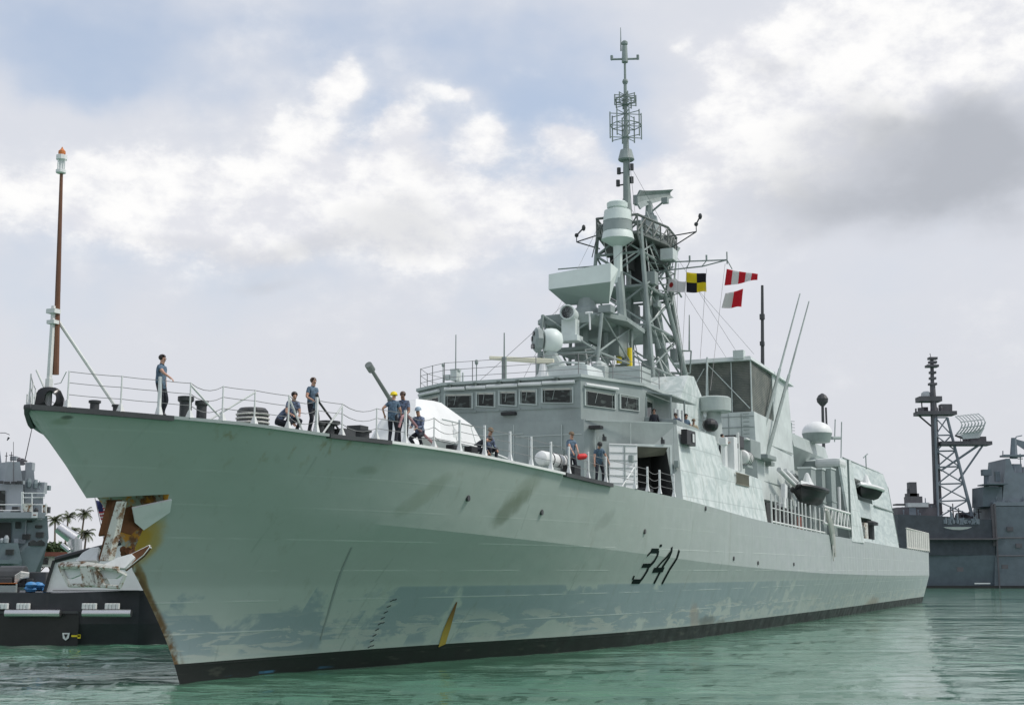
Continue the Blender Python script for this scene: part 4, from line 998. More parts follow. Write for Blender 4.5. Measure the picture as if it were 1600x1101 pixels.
# solid column and mid clutter
mb = MB(True)
a = Vector((46.5, 0.699, 15.228)); b = Vector((46.8, 0.268, 20.401)); d = Vector((46.9, 0.099, 22.48)); mb.path([a,b,d],[.30,.27,.24],8)
a = Vector((51.5, 1.632, 15.077)); b = Vector((50.5, 1.305, 20.163)); mb.tube(a,b,.25,.21,8)
a = Vector((53, 2.534, 14.899)); b = Vector((51, 1.729, 20.385)); mb.tube(a,b,.16,.13,8)
a = Vector((49, 1.964, 16.555)); b = Vector((48, 1.223, 19.966)); mb.tube(a,b,.13,.11,8)
a = Vector((49.5, 1.065, 16.102)); b = Vector((49.5, 1.133, 19.986)); mb.tube(a,b,.30,.30,8)
mpart('mast_column', mb, M['mast'], smooth=True)
mb = MB(True)
for i in range(10): x = 46.9+.18*i; w = 1.3+.32*i*.6; mb.tube((x,w,12.4),(x,w,13.8+.5*math.sin(i*1.7)),.06,n=6)
for (px0,py0,px1,py1,s_) in ((1002,590,1002,560,44),(1010,600,1010,565,44),(1022,610,1022,560,44.5),(1032,612,1032,570,45)): pass
mpartS('stowed_poles', mb, M['offwhite'])
mb = MB(True); 
for p in ((43, 1.499, 15.41), (43.5, 1.967, 15.162)): mb.tube(Vector(p)+Vector((0,0,-.55)), Vector(p)+Vector((0,0,.6)), .16, .14, 8)
mpartS('emergency_bottle', mb, M['yellow'])
mb = MB(True)
for (dy, x) in ((1040,1034),(1093,1078),(1114,1102),(1134,1085),(1128,1100)): pass
hl = [((50.6, 3.32, 21.86), (47, 3.873, 14.048)), ((50.6, 4.568, 21.582), (49, 4.487, 15.805)), ((50.6, 5.734, 21.791), (46, 5.889, 13.438)), ((50.6, 2.793, 22.072), (48, 3.294, 15.736)), ((50.6, 3.975, 20.354), (58, 5.559, 17.354))]
for a, b in hl: mb.tube(a, b, .012, n=4)
for a, b in (((49.3,0,zz[2]),(54,-1.2,24)),((49.3,0,zz[2]),(47.2,1.2,24.3)),((49.4,0,zz[1]),(53.5,1.6,24.2)),((49.3,0,zz[0]),(60,3.4,17.2)),((47.2,-1.2,24),(38.6,-3.0,12.6)),((47.2,1.2,23),(36.2,-4.8,12.6)),((53.6,1.6,23.6),(58.2,4.6,17.2))): mb.tube(a, b, .013, n=4)
mpartS('halyard', mb, M['wire'])

# forward radar platform on its own struts
RP = empty('radar_tower'); RP.parent = FR; RP.location = c3((41,0,12))
def rpart(name, mb, mat, **k):
    mb.v = [p-Vector((41,0,12)) for p in mb.v]; return mb.build(name, mat, RP, **k)
pzr = (38, -0.223, 17.026)[2]; rc = (41, 0.021, 17.728)[1]
mb = MB(True)
disc = [(39.3,rc-1.5),(39.1,rc+.2),(39.8,rc+1.8),(41.5,rc+2.5),(45.5,rc+2.2),(46.5,rc),(45.5,rc-2.2),(40.5,rc-2.4)]
mb.prism([(s,w,pzr-.12) for s,w in disc], [(s,w,pzr+.12) for s,w in disc]); mb.prism([(39,rc-1.2,pzr-.5),(39,rc+1.2,pzr-.5),(46,rc+1.2,pzr-.5),(46,rc-1.2,pzr-.5)], [(39,rc-1.6,pzr-.12),(39,rc+1.6,pzr-.12),(46,rc+1.6,pzr-.12),(46,rc-1.6,pzr-.12)])
mb.box((41.6,rc-.2,15.35),(3.4,2.6,.12)); mb.box((43.2,rc+1.1,16.4),(1.6,1.2,2.4))
for i in range(6): s,w = disc[i]; mb.tube((s,w,pzr),(s,w,pzr+.9) if i in () else (s,w,pzr+.05),.03)
rpart('radar_deck', mb, M['mast'])
mb = MB(True)
ft = [(38.0,rc-1.5,12.5),(38.4,rc+1.7,12.5),(43.5,rc+2.0,12.5),(43.8,rc-1.9,12.5)]; tp = [(38.6,rc-1.3,pzr),(39.4,rc+1.8,pzr),(44.0,rc+1.9,pzr),(44.0,rc-1.8,pzr)]
md = [tuple(ft[i][k]*.48+tp[i][k]*.52 for k in range(3)) for i in range(4)]
for i in range(4):
    j = (i+1)%4
    mb.tube(ft[i], tp[i], .10); mb.tube(ft[i], md[j], .06); mb.tube(ft[j], md[i], .06); mb.tube(md[i], tp[j], .06); mb.tube(md[j], tp[i], .06); mb.tube(md[i], md[j], .07)
mb.tube((41,rc,12.5),(41,rc,pzr),.38,n=10); mb.tube((42.5,rc+.9,12.5),(42.3,rc+.9,pzr),.2)
mb.tube((39.2,rc-1.4,pzr), (38.9,rc-1.3,15.2), .07); mb.tube((38.9,rc-1.3,15.2),(37.9,rc-1.2,13.4),.08); mb.tube((39.4,rc-.6,15.2),(37.9,rc-1.2,13.4),.08)
rpart('radar_strut', mb, M['mast'])
mb = MB(True); r3 = random.Random(9)
for i in range(22):
    a_ = Vector((r3.uniform(37.6,44.5), rc+r3.uniform(-2.2,2.6), 12.55)); b_ = a_+Vector((r3.uniform(-.8,.8), r3.uniform(-.8,.8), r3.uniform(.8,2.6))); mb.tube(a_, b_, r3.uniform(.03,.05), n=5)
    if i % 3 == 0: mb.tube(b_, b_+Vector((r3.uniform(-1.2,1.2),r3.uniform(-1,1),r3.uniform(-.2,.2))), .03, n=5)
mb.v = [p-Vector((41,0,12)) for p in mb.v]; mb.split('roof_fitting', M['offwhite'], RP)
mb = MB(True)   # flat box radar, turned towards the port bow
a = Vector((39, -1.11, 18.523)); b = Vector((39.6, 2.27, 18.77)); ax = (b-a); L = ax.length; ax.normalize(); n = Vector((-ax.y,ax.x,0)).normalized()
if n.x > 0: n = -n
z_ = Vector((0,0,1)); top0 = Vector((39, -1.105, 19.381)); hU = (top0-a).length
up = (z_+n*-.10).normalized()
fr_ = [a, b, b+up*hU*1.25, a+up*hU]                    # bright front face
lo = [a+ax*.85-n*.9-z_*.82, b-n*.9-z_*1.0-ax*.25, b-n*1.0+up*hU*1.05+ax*.25, a-n*1.0+up*hU*.9]
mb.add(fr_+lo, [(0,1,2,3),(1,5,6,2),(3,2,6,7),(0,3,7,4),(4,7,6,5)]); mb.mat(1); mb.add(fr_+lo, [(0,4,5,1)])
rpart('search_radar', mb, [M['radar'], M['radar_dark']], bev=0)
mb = MB(True); m0 = a.lerp(b,.56)-n*1.0; mb.lathe((m0.x,m0.y,pzr+.1), [(.75,0),(.75,.35),(.55,.5),(.5,1.1),(.6,1.15),(.6,1.5)], 10); mb.box((m0.x-.4,m0.y+1.3,pzr+.3),(.7,.7,.4)); rpart('radar_pedestal', mb, M['ship_dark'])
mb = MB(True); c = Vector((38.4, 0.316, 16.95)); ax2 = Vector((-.8,.1,.05)).normalized(); mb.lathe(c-ax2*.6, [(.30,0),(.42,.1),(.42,1.0),(.36,1.02),(.36,.9)], 14, ax2); mb.mat(1); mb.lathe(c-ax2*.6, [(.34,.9),(.02,.88)], 14, ax2); mb.mat(0); mb.box(c+Vector((.2,0,-.75)),(.6,.8,.9)); mb.box(c+Vector((.2,.0,-1.35)),(.9,1.1,.3)); rpart('camera_ball', mb, [M['ship_light'], M['lens']], smooth=True)
mb = MB(True); mb.path([(39, 1.408, 17.041), (39, 1.152, 17.061)], .05); mb.tube((38.8, 1.117, 16.993), (38.8, 1.519, 16.996), .06); mb.tube((38.8, 1.336, 16.976), (38.8, 1.364, 16.068), .05); rpart('bracket', mb, M['white'])

# fire control director: ball with a sensor face
FD = empty('fire_control_director'); FD.parent = FR; FD.location = c3((36.755, -0.2, 15.161))
c = Vector((36.756, -0.2, 15.263)); o_ = Vector((36.755, -0.2, 15.161))
def fpart(name, mb, mat, **k): mb.v = [p-o_ for p in mb.v]; return mb.build(name, mat, FD, **k)
fx = Vector((-.55,-.75,0)).normalized()
mb = MB(True); rq = fx.to_track_quat('Z','Y'); mb.lathe(c-fx*.05, [(.1,-.72),(.42,-.62),(.62,-.35),(.66,-.1),(.64,.15),(.52,.32),(.1,.36)], 20, fx); fpart('director_radome', mb, M['radar'], smooth=True)
mb = MB(True); f0 = c+fx*.55; mb.lathe(f0, [(.45,-.2),(.66,-.12),(.68,.12),(.5,.25),(.1,.27)], 8, fx); mb.mat(1)
sd_ = fx.cross(Vector((0,0,1))).normalized()
for (u_, v_) in ((.15,.32),(-.2,.1),(.1,-.35),(-.25,-.3)): p = f0+sd_*u_+Vector((0,0,v_))+fx*.2; mb.tube(p, p+fx*.12, .13, n=10)
fpart('sensor_head', mb, [M['ship_dark'], M['lens']])
mb = MB(True); mb.tube(c+Vector((0,0,-.5)), c+Vector((.5,.3,-1.4)), .3, .45, 10); mb.tube(c+Vector((.5,.3,-1.3)), (c.x+.5,c.y+.3,12.5), .5, .7, 12); fpart('director_mount', mb, M['ship'])

# ---------------------------------------------------------------- funnel with intake mesh
FU = MB(True)
FU.prism([(58,.4,8),(58,5.6,8),(70.2,5.45,8),(70.2,-.6,8)], [(58,.4,13.6),(58,5.45,13.6),(70.4,5.2,13.6),(70.4,-.6,13.6)])
FN = FU.build('funnel', M['ship_light'], FR)
mb = MB(True); mb.prism([(58.15,.5,13.6),(58.15,5.3,13.6),(64.8,5.1,13.6),(64.8,.0,13.6)], [(58.15,.5,16.95),(58.15,5.3,16.95),(64.8,5.1,16.95),(64.8,.0,16.95)]); mb.build('intake_grille', M['grille'], FN)
mb = MB(True); mb.prism([(64.8,5.2,13.6),(70.4,5.2,13.6),(70.4,-.6,13.6),(64.8,-.6,13.6)], [(64.8,5.15,16.95),(70.6,5.0,16.95),(70.6,-.6,16.95),(64.8,-.6,16.95)]); mb.build('uptake_casing', M['ship_light'], FN)
mb = MB(True); mb.prism([(57.7,.1,16.95),(57.7,5.45,16.95),(71.6,5.25,16.95),(71.6,-1,16.95)], [(57.8,.2,17.22),(57.8,5.35,17.22),(71.4,5.1,17.22),(71.4,-1,17.22)]); mb.build('funnel_roof', M['ship_light'], FN)
mb = MB(True)
for w in (2.4,4.0): mb.box((58.08,w,15.28),(.06,.06,3.3))
mb.tube((58.05,5.3,13.6),(58.05,5.3,16.95),.05); mb.tube((58.0,2.4,16.9),(58.0,5.2,13.8),.03); mb.tube((58.0,.5,13.9),(58.0,2.2,16.6),.03); mb.tube((57.6, 2.532, 17.282), (57.6, 2.403, 13.805), .07)
mb.box((57.9,4.6,17.35),(.5,.7,.55)); mb.build('funnel_fitting', M['ship_light'], FN)
mb = MB(True)
for i in range(5): mb.box((57.97,1.2+.85*i,12.0),(.05,.04,3.0))
for z in (10.6,11.6,12.6,13.3): mb.box((57.975,3,z),(.03,4.9,.04))
for z in (9.2,11.8): mb.box((64,5.52-.05*(z-9),z),(11.8,.04,.05))
for i in range(12): z = 10.6+.26*i; mb.tube((57.9,4.75,z),(57.9,5.15,z),.025,n=4)
mb.build('ladder', M['ship_dark'], FN)
mb = MB(True); a = Vector((68.715, 3.6, 19.093)); b = Vector((69.4, 3.6, 24.365)); mb.tube(a-Vector((0,0,.8)), b, .14, .10, 8); m_ = a.lerp(b,.5); mb.tube(m_, m_+Vector((0,0,.4)), .2, n=8); mb.box(a.lerp(b,.15),(.3,.3,.3)); mb.build('pole_aerial', M['dark'], FN)
mb = MB(True)
for (x0,y0_,x1,y1_,xb,yb) in ((1183,708,1251,459,1215,585),(1197,714,1265,471,1231,590)): pass
for (a, b) in (((60, 5.092, 11.046), (70, 6.259, 23.62)), ((61, 5.49, 10.857), (71, 6.7, 23.191))):
    a = Vector(a); b = Vector(b); m_ = a.lerp(b,.5); mb.tube(a, m_, .14, .11, 8); mb.tube(m_, b, .085, .05, 6); mb.tube(a-Vector((0,0,.3)), a+Vector((0,0,.15)), .26, n=8); mb.box(a-Vector((0,.3,.45)),(1.0,1.4,.25))
mb.split('whip_antenna', M['mast'], FN)
mb = MB(True); p = Vector((65, 5.102, 9.985)); mb.box(p,(.8,.5,1.7)); p = Vector((62, 5.187, 10.084)); mb.box(p,(.5,.5,.25)); p = Vector((63, 4.957, 8.903)); mb.box(p+Vector((0,.2,0)),(1.2,.5,.15)); mb.split('junction_box', M['mast'], FN, bev=.03)
mb = MB(True); mb.prism([(51,5.0,6.0),(77,5.0,6.0),(77,-5,6.0),(51,-5,6.0)], [(51,4.9,8.7),(77,4.9,8.7),(77,-4.9,8.7),(51,-4.9,8.7)]); mb.build('waist_casing', M['ship_dark'], FR)

# ---------------------------------------------------------------- after superstructure, radome, hangar
mb = MB(True)
q = [(75.674, 3.8, 14.545), (94.141, 3.8, 16.399), (95.746, 3.8, 13.752), (90.538, 3.8, 13.284), (82.733, 3.8, 12.197), (79.597, 3.8, 11.299), (79.126, 3.8, 8.486), (74.707, 3.8, 8.287)]
zt2 = (77, 4.977, 12.227)[2]+.45
mb.prism([(71,4.6,8),(84,4.6,8),(84,-4.6,8),(71,-4.6,8)], [(71,4.2,zt2-1.6),(84,4.2,zt2-1.6),(84,-4.2,zt2-1.6),(71,-4.2,zt2-1.6)])
mb.prism([(72,4.2,zt2-1.6),(84,4.2,zt2-1.6),(84,-4.2,zt2-1.6),(72,-4.2,zt2-1.6)], [(71.0,5.2,zt2-.2),(84.5,5.2,zt2-.2),(84.5,-5.2,zt2-.2),(71.0,-5.2,zt2-.2)])
mb.prism([(71.0,5.2,zt2-.2),(84.5,5.2,zt2-.2),(84.5,-5.2,zt2-.2),(71.0,-5.2,zt2-.2)], [(71.0,5.0,zt2+.8),(84.0,5.0,zt2+.8),(84.0,-5.2,zt2+.8),(71.0,-5.2,zt2+.8)])
AFT = mb.build('after_deckhouse', M['ship'], FR)
c = Vector((79, 5.37, 13.486)); r = .5*(Vector((79, 6.591, 13.944))-Vector((79, 4.226, 14.042))).length
cz = zt2+.8
zr = (79, 5.394, 14.146)[2]
mb = MB(True); mb.lathe((c.x,c.y,0), [(r*.82,cz-.05),(r*.86,cz+.1),(r,zr)], 24); mb.build('radome_base', M['mast'], AFT, smooth=True)
mb = MB(True); mb.lathe((c.x,c.y,zr), [(r*math.cos(t*math.pi/20),.8*r*math.sin(t*math.pi/20)) for t in range(11)], 24); mb.build('radome', M['white'], AFT, smooth=True)
mb = MB(True); a = Vector((109.658, 0, 18.39)); b = Vector((110.117, 0, 20.749)); mb.tube((a.x,a.y,cz-1),b,.18,.14); mb.lathe(b, [(.2,-.6),(.55,-.2),(.6,.15),(.4,.5),(.1,.7)],10); mb.tube(a+Vector((.6,.3,-.5)), a+Vector((.6,.3,1.6)), .1); mb.build('aerial_lamp', M['dark'], AFT)
mb = MB(True); a = Vector((89.966, 1, 14.634)); mb.tube((a.x,a.y,cz-.5), (a.x,a.y,a.z+1.7), .08)
for i in range(7): mb.tube((a.x-.3,a.y-.25,a.z+.2+i*.27),(a.x+.3,a.y+.25,a.z+.2+i*.27),.03)
b = Vector((95.748, 1, 15.089)); mb.tube((a.x-1.0,a.y,a.z),(b.x,b.y,a.z),.12); mb.tube((91.172, 5, 13.012), (92.237, 5, 16.439), .05); mb.tube((93.972, 4, 14.871), (94.725, 4, 16.974), .05); mb.tube((92.499, 4, 15.083), (96.927, 4, 15.488), .15); mb.split('aerial', M['mast'], AFT)
# vertical canisters
for (x0, x1, yt, yb, w) in ((0,0,0,0,0),): pass
for k, (a, L_, dp) in enumerate((((66.948, 7.2, 10.5), 1.6, .9), ((71.911, 7, 10.764), 1.2, .5), ((73.278, 7.4, 10.895), 1.8, 1.3))):
    a = Vector(a); mb = MB(True)
    mb.box((a.x+L_/2, a.y-dp/2, (a.z+6)/2), (L_, dp, a.z-6)); mb.mat(1); mb.box((a.x+L_/2, a.y-dp/2, a.z+.05), (L_+.1, dp+.1, .12)); mb.mat(0); mb.box((a.x+L_/2, a.y-dp/2, a.z-2.4), (L_+.08, dp+.08, .10)); mb.build('launch_canister', [M['ship_dark'], M['ship_light']], AFT)
mb = MB(True); p = Vector((78, 6.491, 11.654)); mb.box((78.2,p.y,p.z),(2.6,2.0,.7)); mb.build('canister_cover', M['palegrey'], AFT, bev=.25)
HGt = (86.213, 7.239, 12.343); HGr = (107.47, 7.221, 12.494)
mb = MB(True)
q = [(77.2,6.0),(106.2,6.0),(105.8,9.2),(105.3,11.5),(103.5,12.45),(100,12.55),(79.5,12.2),(77.2,11.85)]
q[0] = (77.2,5.4); q[1] = (106.2,5.4)
hw_ = lambda s: 8.03-(s-77)*.0185
mb.prism([(s,hw_(s)-.12*(z-5.7),z) for s,z in q], [(s,-hw_(s)+.12*(z-5.7),z) for s,z in q])
HG = mb.build('hangar', [M['hangar'], M['ship_dark']], FR)
for p in HG.data.polygons:
    if p.normal.x < -.9: p.material_index = 1
ct = MB(True); ct.mat(1); a = (85.294, 7.469, 10.421); b = (89.321, 7.992, 6.066)
ct.prism([(84.0,9.5,9.15),(92.5,9.5,9.15),(92.5,5.4,9.15),(84.0,5.4,9.15)], [(84.0,9.5,10.9),(92.5,9.5,10.9),(92.5,5.4,10.9),(84.0,5.4,10.9)])
boolean(HG, ct, [M['hangar'], M['ship_dark']])
ct = MB(True); ct.mat(1); ct.prism([(83.0,9.5,6.03),(90.0,9.5,6.03),(90.0,5.6,6.03),(83.0,5.6,6.03)], [(83.0,9.5,7.75),(90.0,9.5,7.75),(90.0,5.6,7.75),(83.0,5.6,7.75)])
boolean(HG, ct, [M['hangar'], M['ship_dark']])
mb = MB(True); sp = [(77.1,5.6),(82.6,5.6),(82.9,9),(82.6,12.2),(77.1,11.9)]; mb.prism([(s,8.07-.12*(z-6),z) for s,z in sp], [(s,7.9-.12*(z-6),z) for s,z in sp]); mb.build('screen_panel', M['side'], HG)
mb = MB(True); mb.prism([(92.8,7.50,9.0),(106.0,7.16,9.0),(106.0,7.0,9.0),(92.8,7.3,9.0)], [(92.8,7.48,9.1),(106.0,7.15,9.1),(106.0,7.0,9.1),(92.8,7.3,9.1)])
for s in (77.1,): mb.box((s,8.02,8.9),(.15,.15,5.9))
mb.tube((79.5,7.22,12.22),(103.5,6.68,12.48),.05)
mb.tube((105.4,6.8,11.4),(106.2,7.45,6.0),.06); mb.tube((92,7.0,12.2),(92,7.0,13.4),.05); mb.tube((92,6.8,13.2),(93,7,13.6),.05); mb.build('hangar_trim', M['mast'], HG)
mb = MB(True); p = (85.549, 7.896, 6.866); mb.box((86.3,7.3,6.7),(1.8,.8,1.3)); mb.box((85.2,7.6,6.5),(.8,.5,.9)); mb.mat(1); mb.tube((88.8,7.6,6.05),(88.8,7.6,7.2),.35); mb.lathe((88.8,7.6,7.2),[(.7,0),(.7,.25),(.3,.4)],10); mb.split('alcove_gear', [M['rustpaint'], M['dark']], HG)
mb = MB(True)
for i in range(11): s = 113.4+i*1.85; mb.box((s,7.35-.02*i,6.7),(.9,.06,1.9)); mb.tube((s+.7,7.35-.02*i,5.6),(s+.7,7.35-.02*i,7.7),.07)
mb.tube((112.6,7.4,7.7),(133,7.1,7.7),.07); mb.tube((112.6,7.4,5.75),(133,7.1,5.75),.07); mb.split('flight_deck_net', M['canvas'], FR)
mb = MB(True)
for s in (112,118,124,130): mb.tube((s,-6.8,5.6),(s,-6.8,7.6),.06)
mb.split('deck_post', M['offwhite'], FR)

# ---------------------------------------------------------------- guard rails
def rail(side, xs):
    par = empty('guard_rail'); par.parent = FR; par.location = (0,0,0)
    S_ = xs; pts = []
    proto = None
    for (s, off, kind) in S_:
        w = wd(s)-off; z = zd(s)+.02; pts.append((s, side*w, z, kind))
        mb = MB(True)
        if kind == 'thin': mb.tube((0,0,0),(0,0,1.0),.026,.022,6); mb.prism([(-.09,-.09,0),(.09,-.09,0),(.09,.09,0),(-.09,.09,0)],[(-.03,-.03,.22),(.03,-.03,.22),(.03,.03,.22),(-.03,.03,.22)])
        else: mb.prism([(-.042,-.042,0),(.042,-.042,0),(.042,.042,0),(-.042,.042,0)],[(-.035,-.035,1.08),(.035,-.035,1.08),(.035,.035,1.08),(-.035,.035,1.08)]); mb.prism([(-.085,-.085,0),(.085,-.085,0),(.085,.085,0),(-.085,.085,0)],[(-.044,-.044,.24),(.044,-.044,.24),(.044,.044,.24),(-.044,.044,.24)])
        o = mb.build('stanchion', M['white'] if kind == 'thick' else M['offwhite'], par); o.location = c3((s, side*w, z))
    mb = MB(True)
    for (a, b) in zip(pts, pts[1:]):
        d = math.hypot(a[0]-b[0], a[1]-b[1])
        sag = .16 if 'sag' in (a[3]+b[3]) or random.random() < .12 else .012
        if d > 6: continue
        for h in (.36,.68,.98):
            P_ = [(a[0]+(b[0]-a[0])*f, a[1]+(b[1]-a[1])*f, a[2]+(b[2]-a[2])*f+h-sag*4*f*(1-f)) for f in (0,.2,.4,.6,.8,1)]
            mb.path(P_, .012, 4)
    w = mb.build('rail_wire', M['wire'], par)
    return par
port = [(0.756, .1,'thin'), (1.796, .1,'thin'), (2.594, .1,'thick'), (3.297, .1,'thin'), (4.109, .1,'thin'), (5.013, .1,'thin'), (6.167, .1,'thin'), (7.234, .1,'thick'), (8.24, .1,'thin'), (9.672, .1,'thin'), (11.014, .1,'thick'), (12.491, .1,'thin'), (13.915, .1,'thick'), (15.403, .1,'thick'), (17.045, .1,'thick'), (18.505, .1,'thick'), (19.967, .1,'thick'), (21.357, .1,'thick'), (22.963, .1,'thick'), (24.643, .1,'thick'), (27.728, .1,'thick'), (29.24, .1,'thick'), (30.78, .1,'thick'), (32.722, .1,'thick')]
rail(1, port)
rail(-1, [(s, off, 'thin') for (s, off, k) in port if s < 30])
mb = MB(True)
for x, dx, sd in ((3.297,.9,1), (5.013,-1.2,1), (6.167,.6,1), (8.24,-.7,1), (27.728,-1.3,1)):
    s = x; mb.tube((s,wd(s)-.1,zd(s)+.95),(s+dx,wd(s+dx)-.15,zd(s+dx)+.02),.03,n=6)
for k in range(6): s = 0.968; mb.tube((.9+.2*k,-.9-.12*k,7.6),(.9+.2*k,-.9-.12*k,8.1+.1*(k%2)),.02)
mb.split('rail_stay', M['offwhite'], FR)
# after guard rail with net frames, waist deck
mb = MB(True)
s_ = 51.3
while s_ < 66.5:
    mb.tube((s_,wd(s_)-.08,zd(s_)),(s_,wd(s_)-.08,zd(s_)+1.75),.055,n=6); s_ += 1.05 if s_ < 60 else 1.5
mb.tube((51.3,wd(51)-.08,zd(51)+.1),(66.8,wd(66)-.08,zd(66)+.1),.06); mb.tube((51.3,wd(51)-.08,zd(51)+.9),(66.8,wd(66)-.08,zd(66)+.9),.03)
for (a, b) in ((66.5,76.8),):
    for h in (.75,1.9): mb.tube((a,wd(a)-.05,zd(a)+h),(b,wd(b)-.05,zd(b)+h),.10)
    n = 8
    for i in range(n):
        f = a+(b-a)*i/n; g = a+(b-a)*(i+1)/n; mb.tube((f,wd(f)-.05,zd(f)+.75),((f+g)/2,wd(f)-.05,zd(f)+1.9),.05); mb.tube(((f+g)/2,wd(f)-.05,zd(f)+1.9),(g,wd(f)-.05,zd(f)+.75),.05)
mb.build('waist_rail', M['offwhite'], FR)
mb = MB(True)
for k in range(4): mb.path([(67+.25*k,wd(67)+.05,zd(67)+1.7-.1*k),(67.5+.3*k,wd(67)+.12,zd(67)+.9),(68.2+.25*k,wd(68)+.12,zd(68)+.1),(68.6+.2*k,wd(68)+.1,zd(68)-.6-.3*k)],.13,6)
mb.path([(68.5,wd(68)+.1,zd(68)),(68.6,wd(68)+.12,zd(68)-1.8)],.05,5)
o = mb.build('draped_net', M['canvas'], FR)
mb = MB(True)
for i in range(5): s = 53+2.4*i; mb.box((s,6.4,zd(s)+.75),(1.4,.9,1.5))
mb.mat(1); mb.box((58,6.3,zd(58)+.7),(2.4,.7,1.2)); mb.box((64.5,6.4,zd(64)+.6),(1.5,.8,1.1)); mb.split('waist_gear', [M['inside'], M['brownred']], FR, bev=.05)
mb = MB(True); p = Vector((60.766, 6.6, 7.938)); mb.box(p,(.7,.3,2.2),Matrix.Rotation(.2,3,'Y')); p = Vector((60.103, 6.6, 7.283)); mb.box(p,(.6,.5,.9)); mb.split('tall_locker', M['white'], FR, bev=.04)
mb = MB(True); p = Vector((74.247, 7, 7.726)); mb.path([p+Vector((0,0,-1.2)),p+Vector((0,0,.9)),p+Vector((.4,0,1.3)),p+Vector((1.5,0,1.2))],.28,8); q2 = Vector((76.113, 7.4, 8.52)); mb.tube(q2+Vector((0,0,-1.5)), q2+Vector((.2,0,1.2)), .12); mb.split('boat_davit', M['white'], FR, smooth=True)
mb = MB(True)
for (a, b) in (((61.345, 6.2, 10.05), (66.323, 6.6, 8.828)), ((64.191, 6, 10.168), (68.616, 6.4, 9.049)), ((66.683, 5.9, 10.208), (70.742, 6.2, 9.265))): mb.tube(a, b, .16, .16, 10)
mb.split('launch_tube', M['palegrey'], FR, smooth=True)

# ---------------------------------------------------------------- fittings on the forecastle and platforms
mb = MB(True)     # panama fairlead at the stem
N = 20; out = []; inn = []
for i in range(N):
    t = 2*math.pi*i/N; cx, cz_ = math.cos(t), math.sin(t)
    ow = .34*(abs(cx)**.75)*math.copysign(1,cx); ow *= (1.0 if cz_ > 0 else 1.12); oz = .32+.30*(abs(cz_)**.75) if cz_ > 0 else .32-.34*abs(cz_)**.32
    out.append((ow, oz)); inn.append((.15*cx+.03, .30+.21*cz_))
def ringpts(s, L): return [(s, w, 7.58+z) for (w, z) in L]
vs = ringpts(.08,out)+ringpts(-.02,inn)+ringpts(.62,inn)+ringpts(.60,[(w*1.02,z) for w,z in out]); fs = []
for i in range(N):
    j = (i+1)%N; fs += [(i,j,N+j,N+i),(N+i,N+j,2*N+j,2*N+i),(2*N+i,2*N+j,3*N+j,3*N+i),(3*N+i,3*N+j,j,i)]
mb.add(vs, fs); rotm = Matrix.Rotation(R(-40), 3, 'Z'); pv_ = Vector((.35,0,0)); mb.v = [p+Vector((.42,.02,0)) for p in mb.v]; pv_ = Vector((.77,0,0)); mb.v = [pv_+(rotm@(p-pv_)) for p in mb.v]
M['gloss_black'] = paint('gloss_black_paint', (.014,.015,.016), .22, .2, .1)
mb.build('fairlead', M['gloss_black'], FR, smooth=True)
mb = MB(True)
a = Vector((0.743, 0, 8.446)); b = Vector((0.754, 0, 10.463)); mb.prism([a+Vector((-.05,-.05,0)),a+Vector((.05,-.05,0)),a+Vector((.05,.05,0)),a+Vector((-.05,.05,0))],[b+Vector((-.045,-.045,0)),b+Vector((.045,-.045,0)),b+Vector((.045,.045,0)),b+Vector((-.045,.045,0))]); mb.box(b+Vector((0,0,-.15)),(.24,.3,.12)); mb.box(b+Vector((0,0,-.45)),(.2,.26,.10))
mb.tube(a+Vector((0,0,-.9)), a, .1)
JS = mb.build('jackstaff_socket', M['offwhite'], FR)
mb = MB(True); p = Vector((0.849, 0, 8.935)); q = Vector((0.753, 0, 14.273)); d = (q-p).normalized(); p = p-d*.35; mb.tube(p+Vector((.05,.06,0)), p.lerp(q,.4)+Vector((.03,.03,0)), .095, .075, 8); mb.tube(p.lerp(q,.4)+Vector((.03,.03,0)), q, .075, .045, 8); mb.build('jackstaff', M['brown'], JS)
mb = MB(True); q = Vector((0.733, 0, 14.526)); mb.lathe(q, [(.10,-.32),(.14,-.3),(.14,-.22),(.07,-.2),(.07,.05),(.15,.08),(.15,.2),(.1,.22)], 10); mb.mat(1); mb.lathe(q+Vector((0,0,.2)), [(.05,0),(.1,.05),(.10,.12),(.03,.2),(.01,.25)], 10)
for k in range(4): t = k*math.pi/2; mb.mat(0).tube(q+Vector((.12*math.cos(t),.12*math.sin(t),-.25)), q+Vector((.12*math.cos(t),.12*math.sin(t),.12)), .018)
mb.mat(2); mb.tube(q+Vector((0,0,-.2)), q+Vector((0,0,.06)), .06); mb.build('jackstaff_lantern', [M['white'], M['orange'], M['dark']], JS)
mb = MB(True); a = Vector((0.876, 0, 10.146)); mb.tube(a, (a.x+1.7,.95,7.62), .05, .05, 8); mb.tube((0.651, -0, 8.085), (0.565, -0.3, 8.685), .03); mb.path([(0.945, 0, 8.332), (0.862, 0.3, 8.339), (0.405, 0.9, 8.554)], .012); mb.build('jackstaff_stay', M['offwhite'], JS)
def bollard(s, w, h=.55, r=.16, n=1, mat='dark'):
    mb = MB(True)
    for k in range(n): mb.lathe((s+.7*k, w, zd(s)), [(r*.9,0),(r*.9,h*.75),(r*1.2,h*.82),(r*1.2,h),(r*.9,h+.01)], 12)
    if n > 1: mb.box((s+.35*(n-1),w,zd(s)+.04),(1.4,.5,.08))
    return mb.build('bollard', M[mat], FR, smooth=True)
for (px_s, off, h, r) in ((1.51, .5,.32,.14), (1.916, .45,.25,.11), (3.473, .5,.66,.19), (3.866, .5,.58,.16), (7.951, .6,.42,.13), (9.776, .7,.35,.25)): bollard(px_s, wd(px_s)-off, h, r)
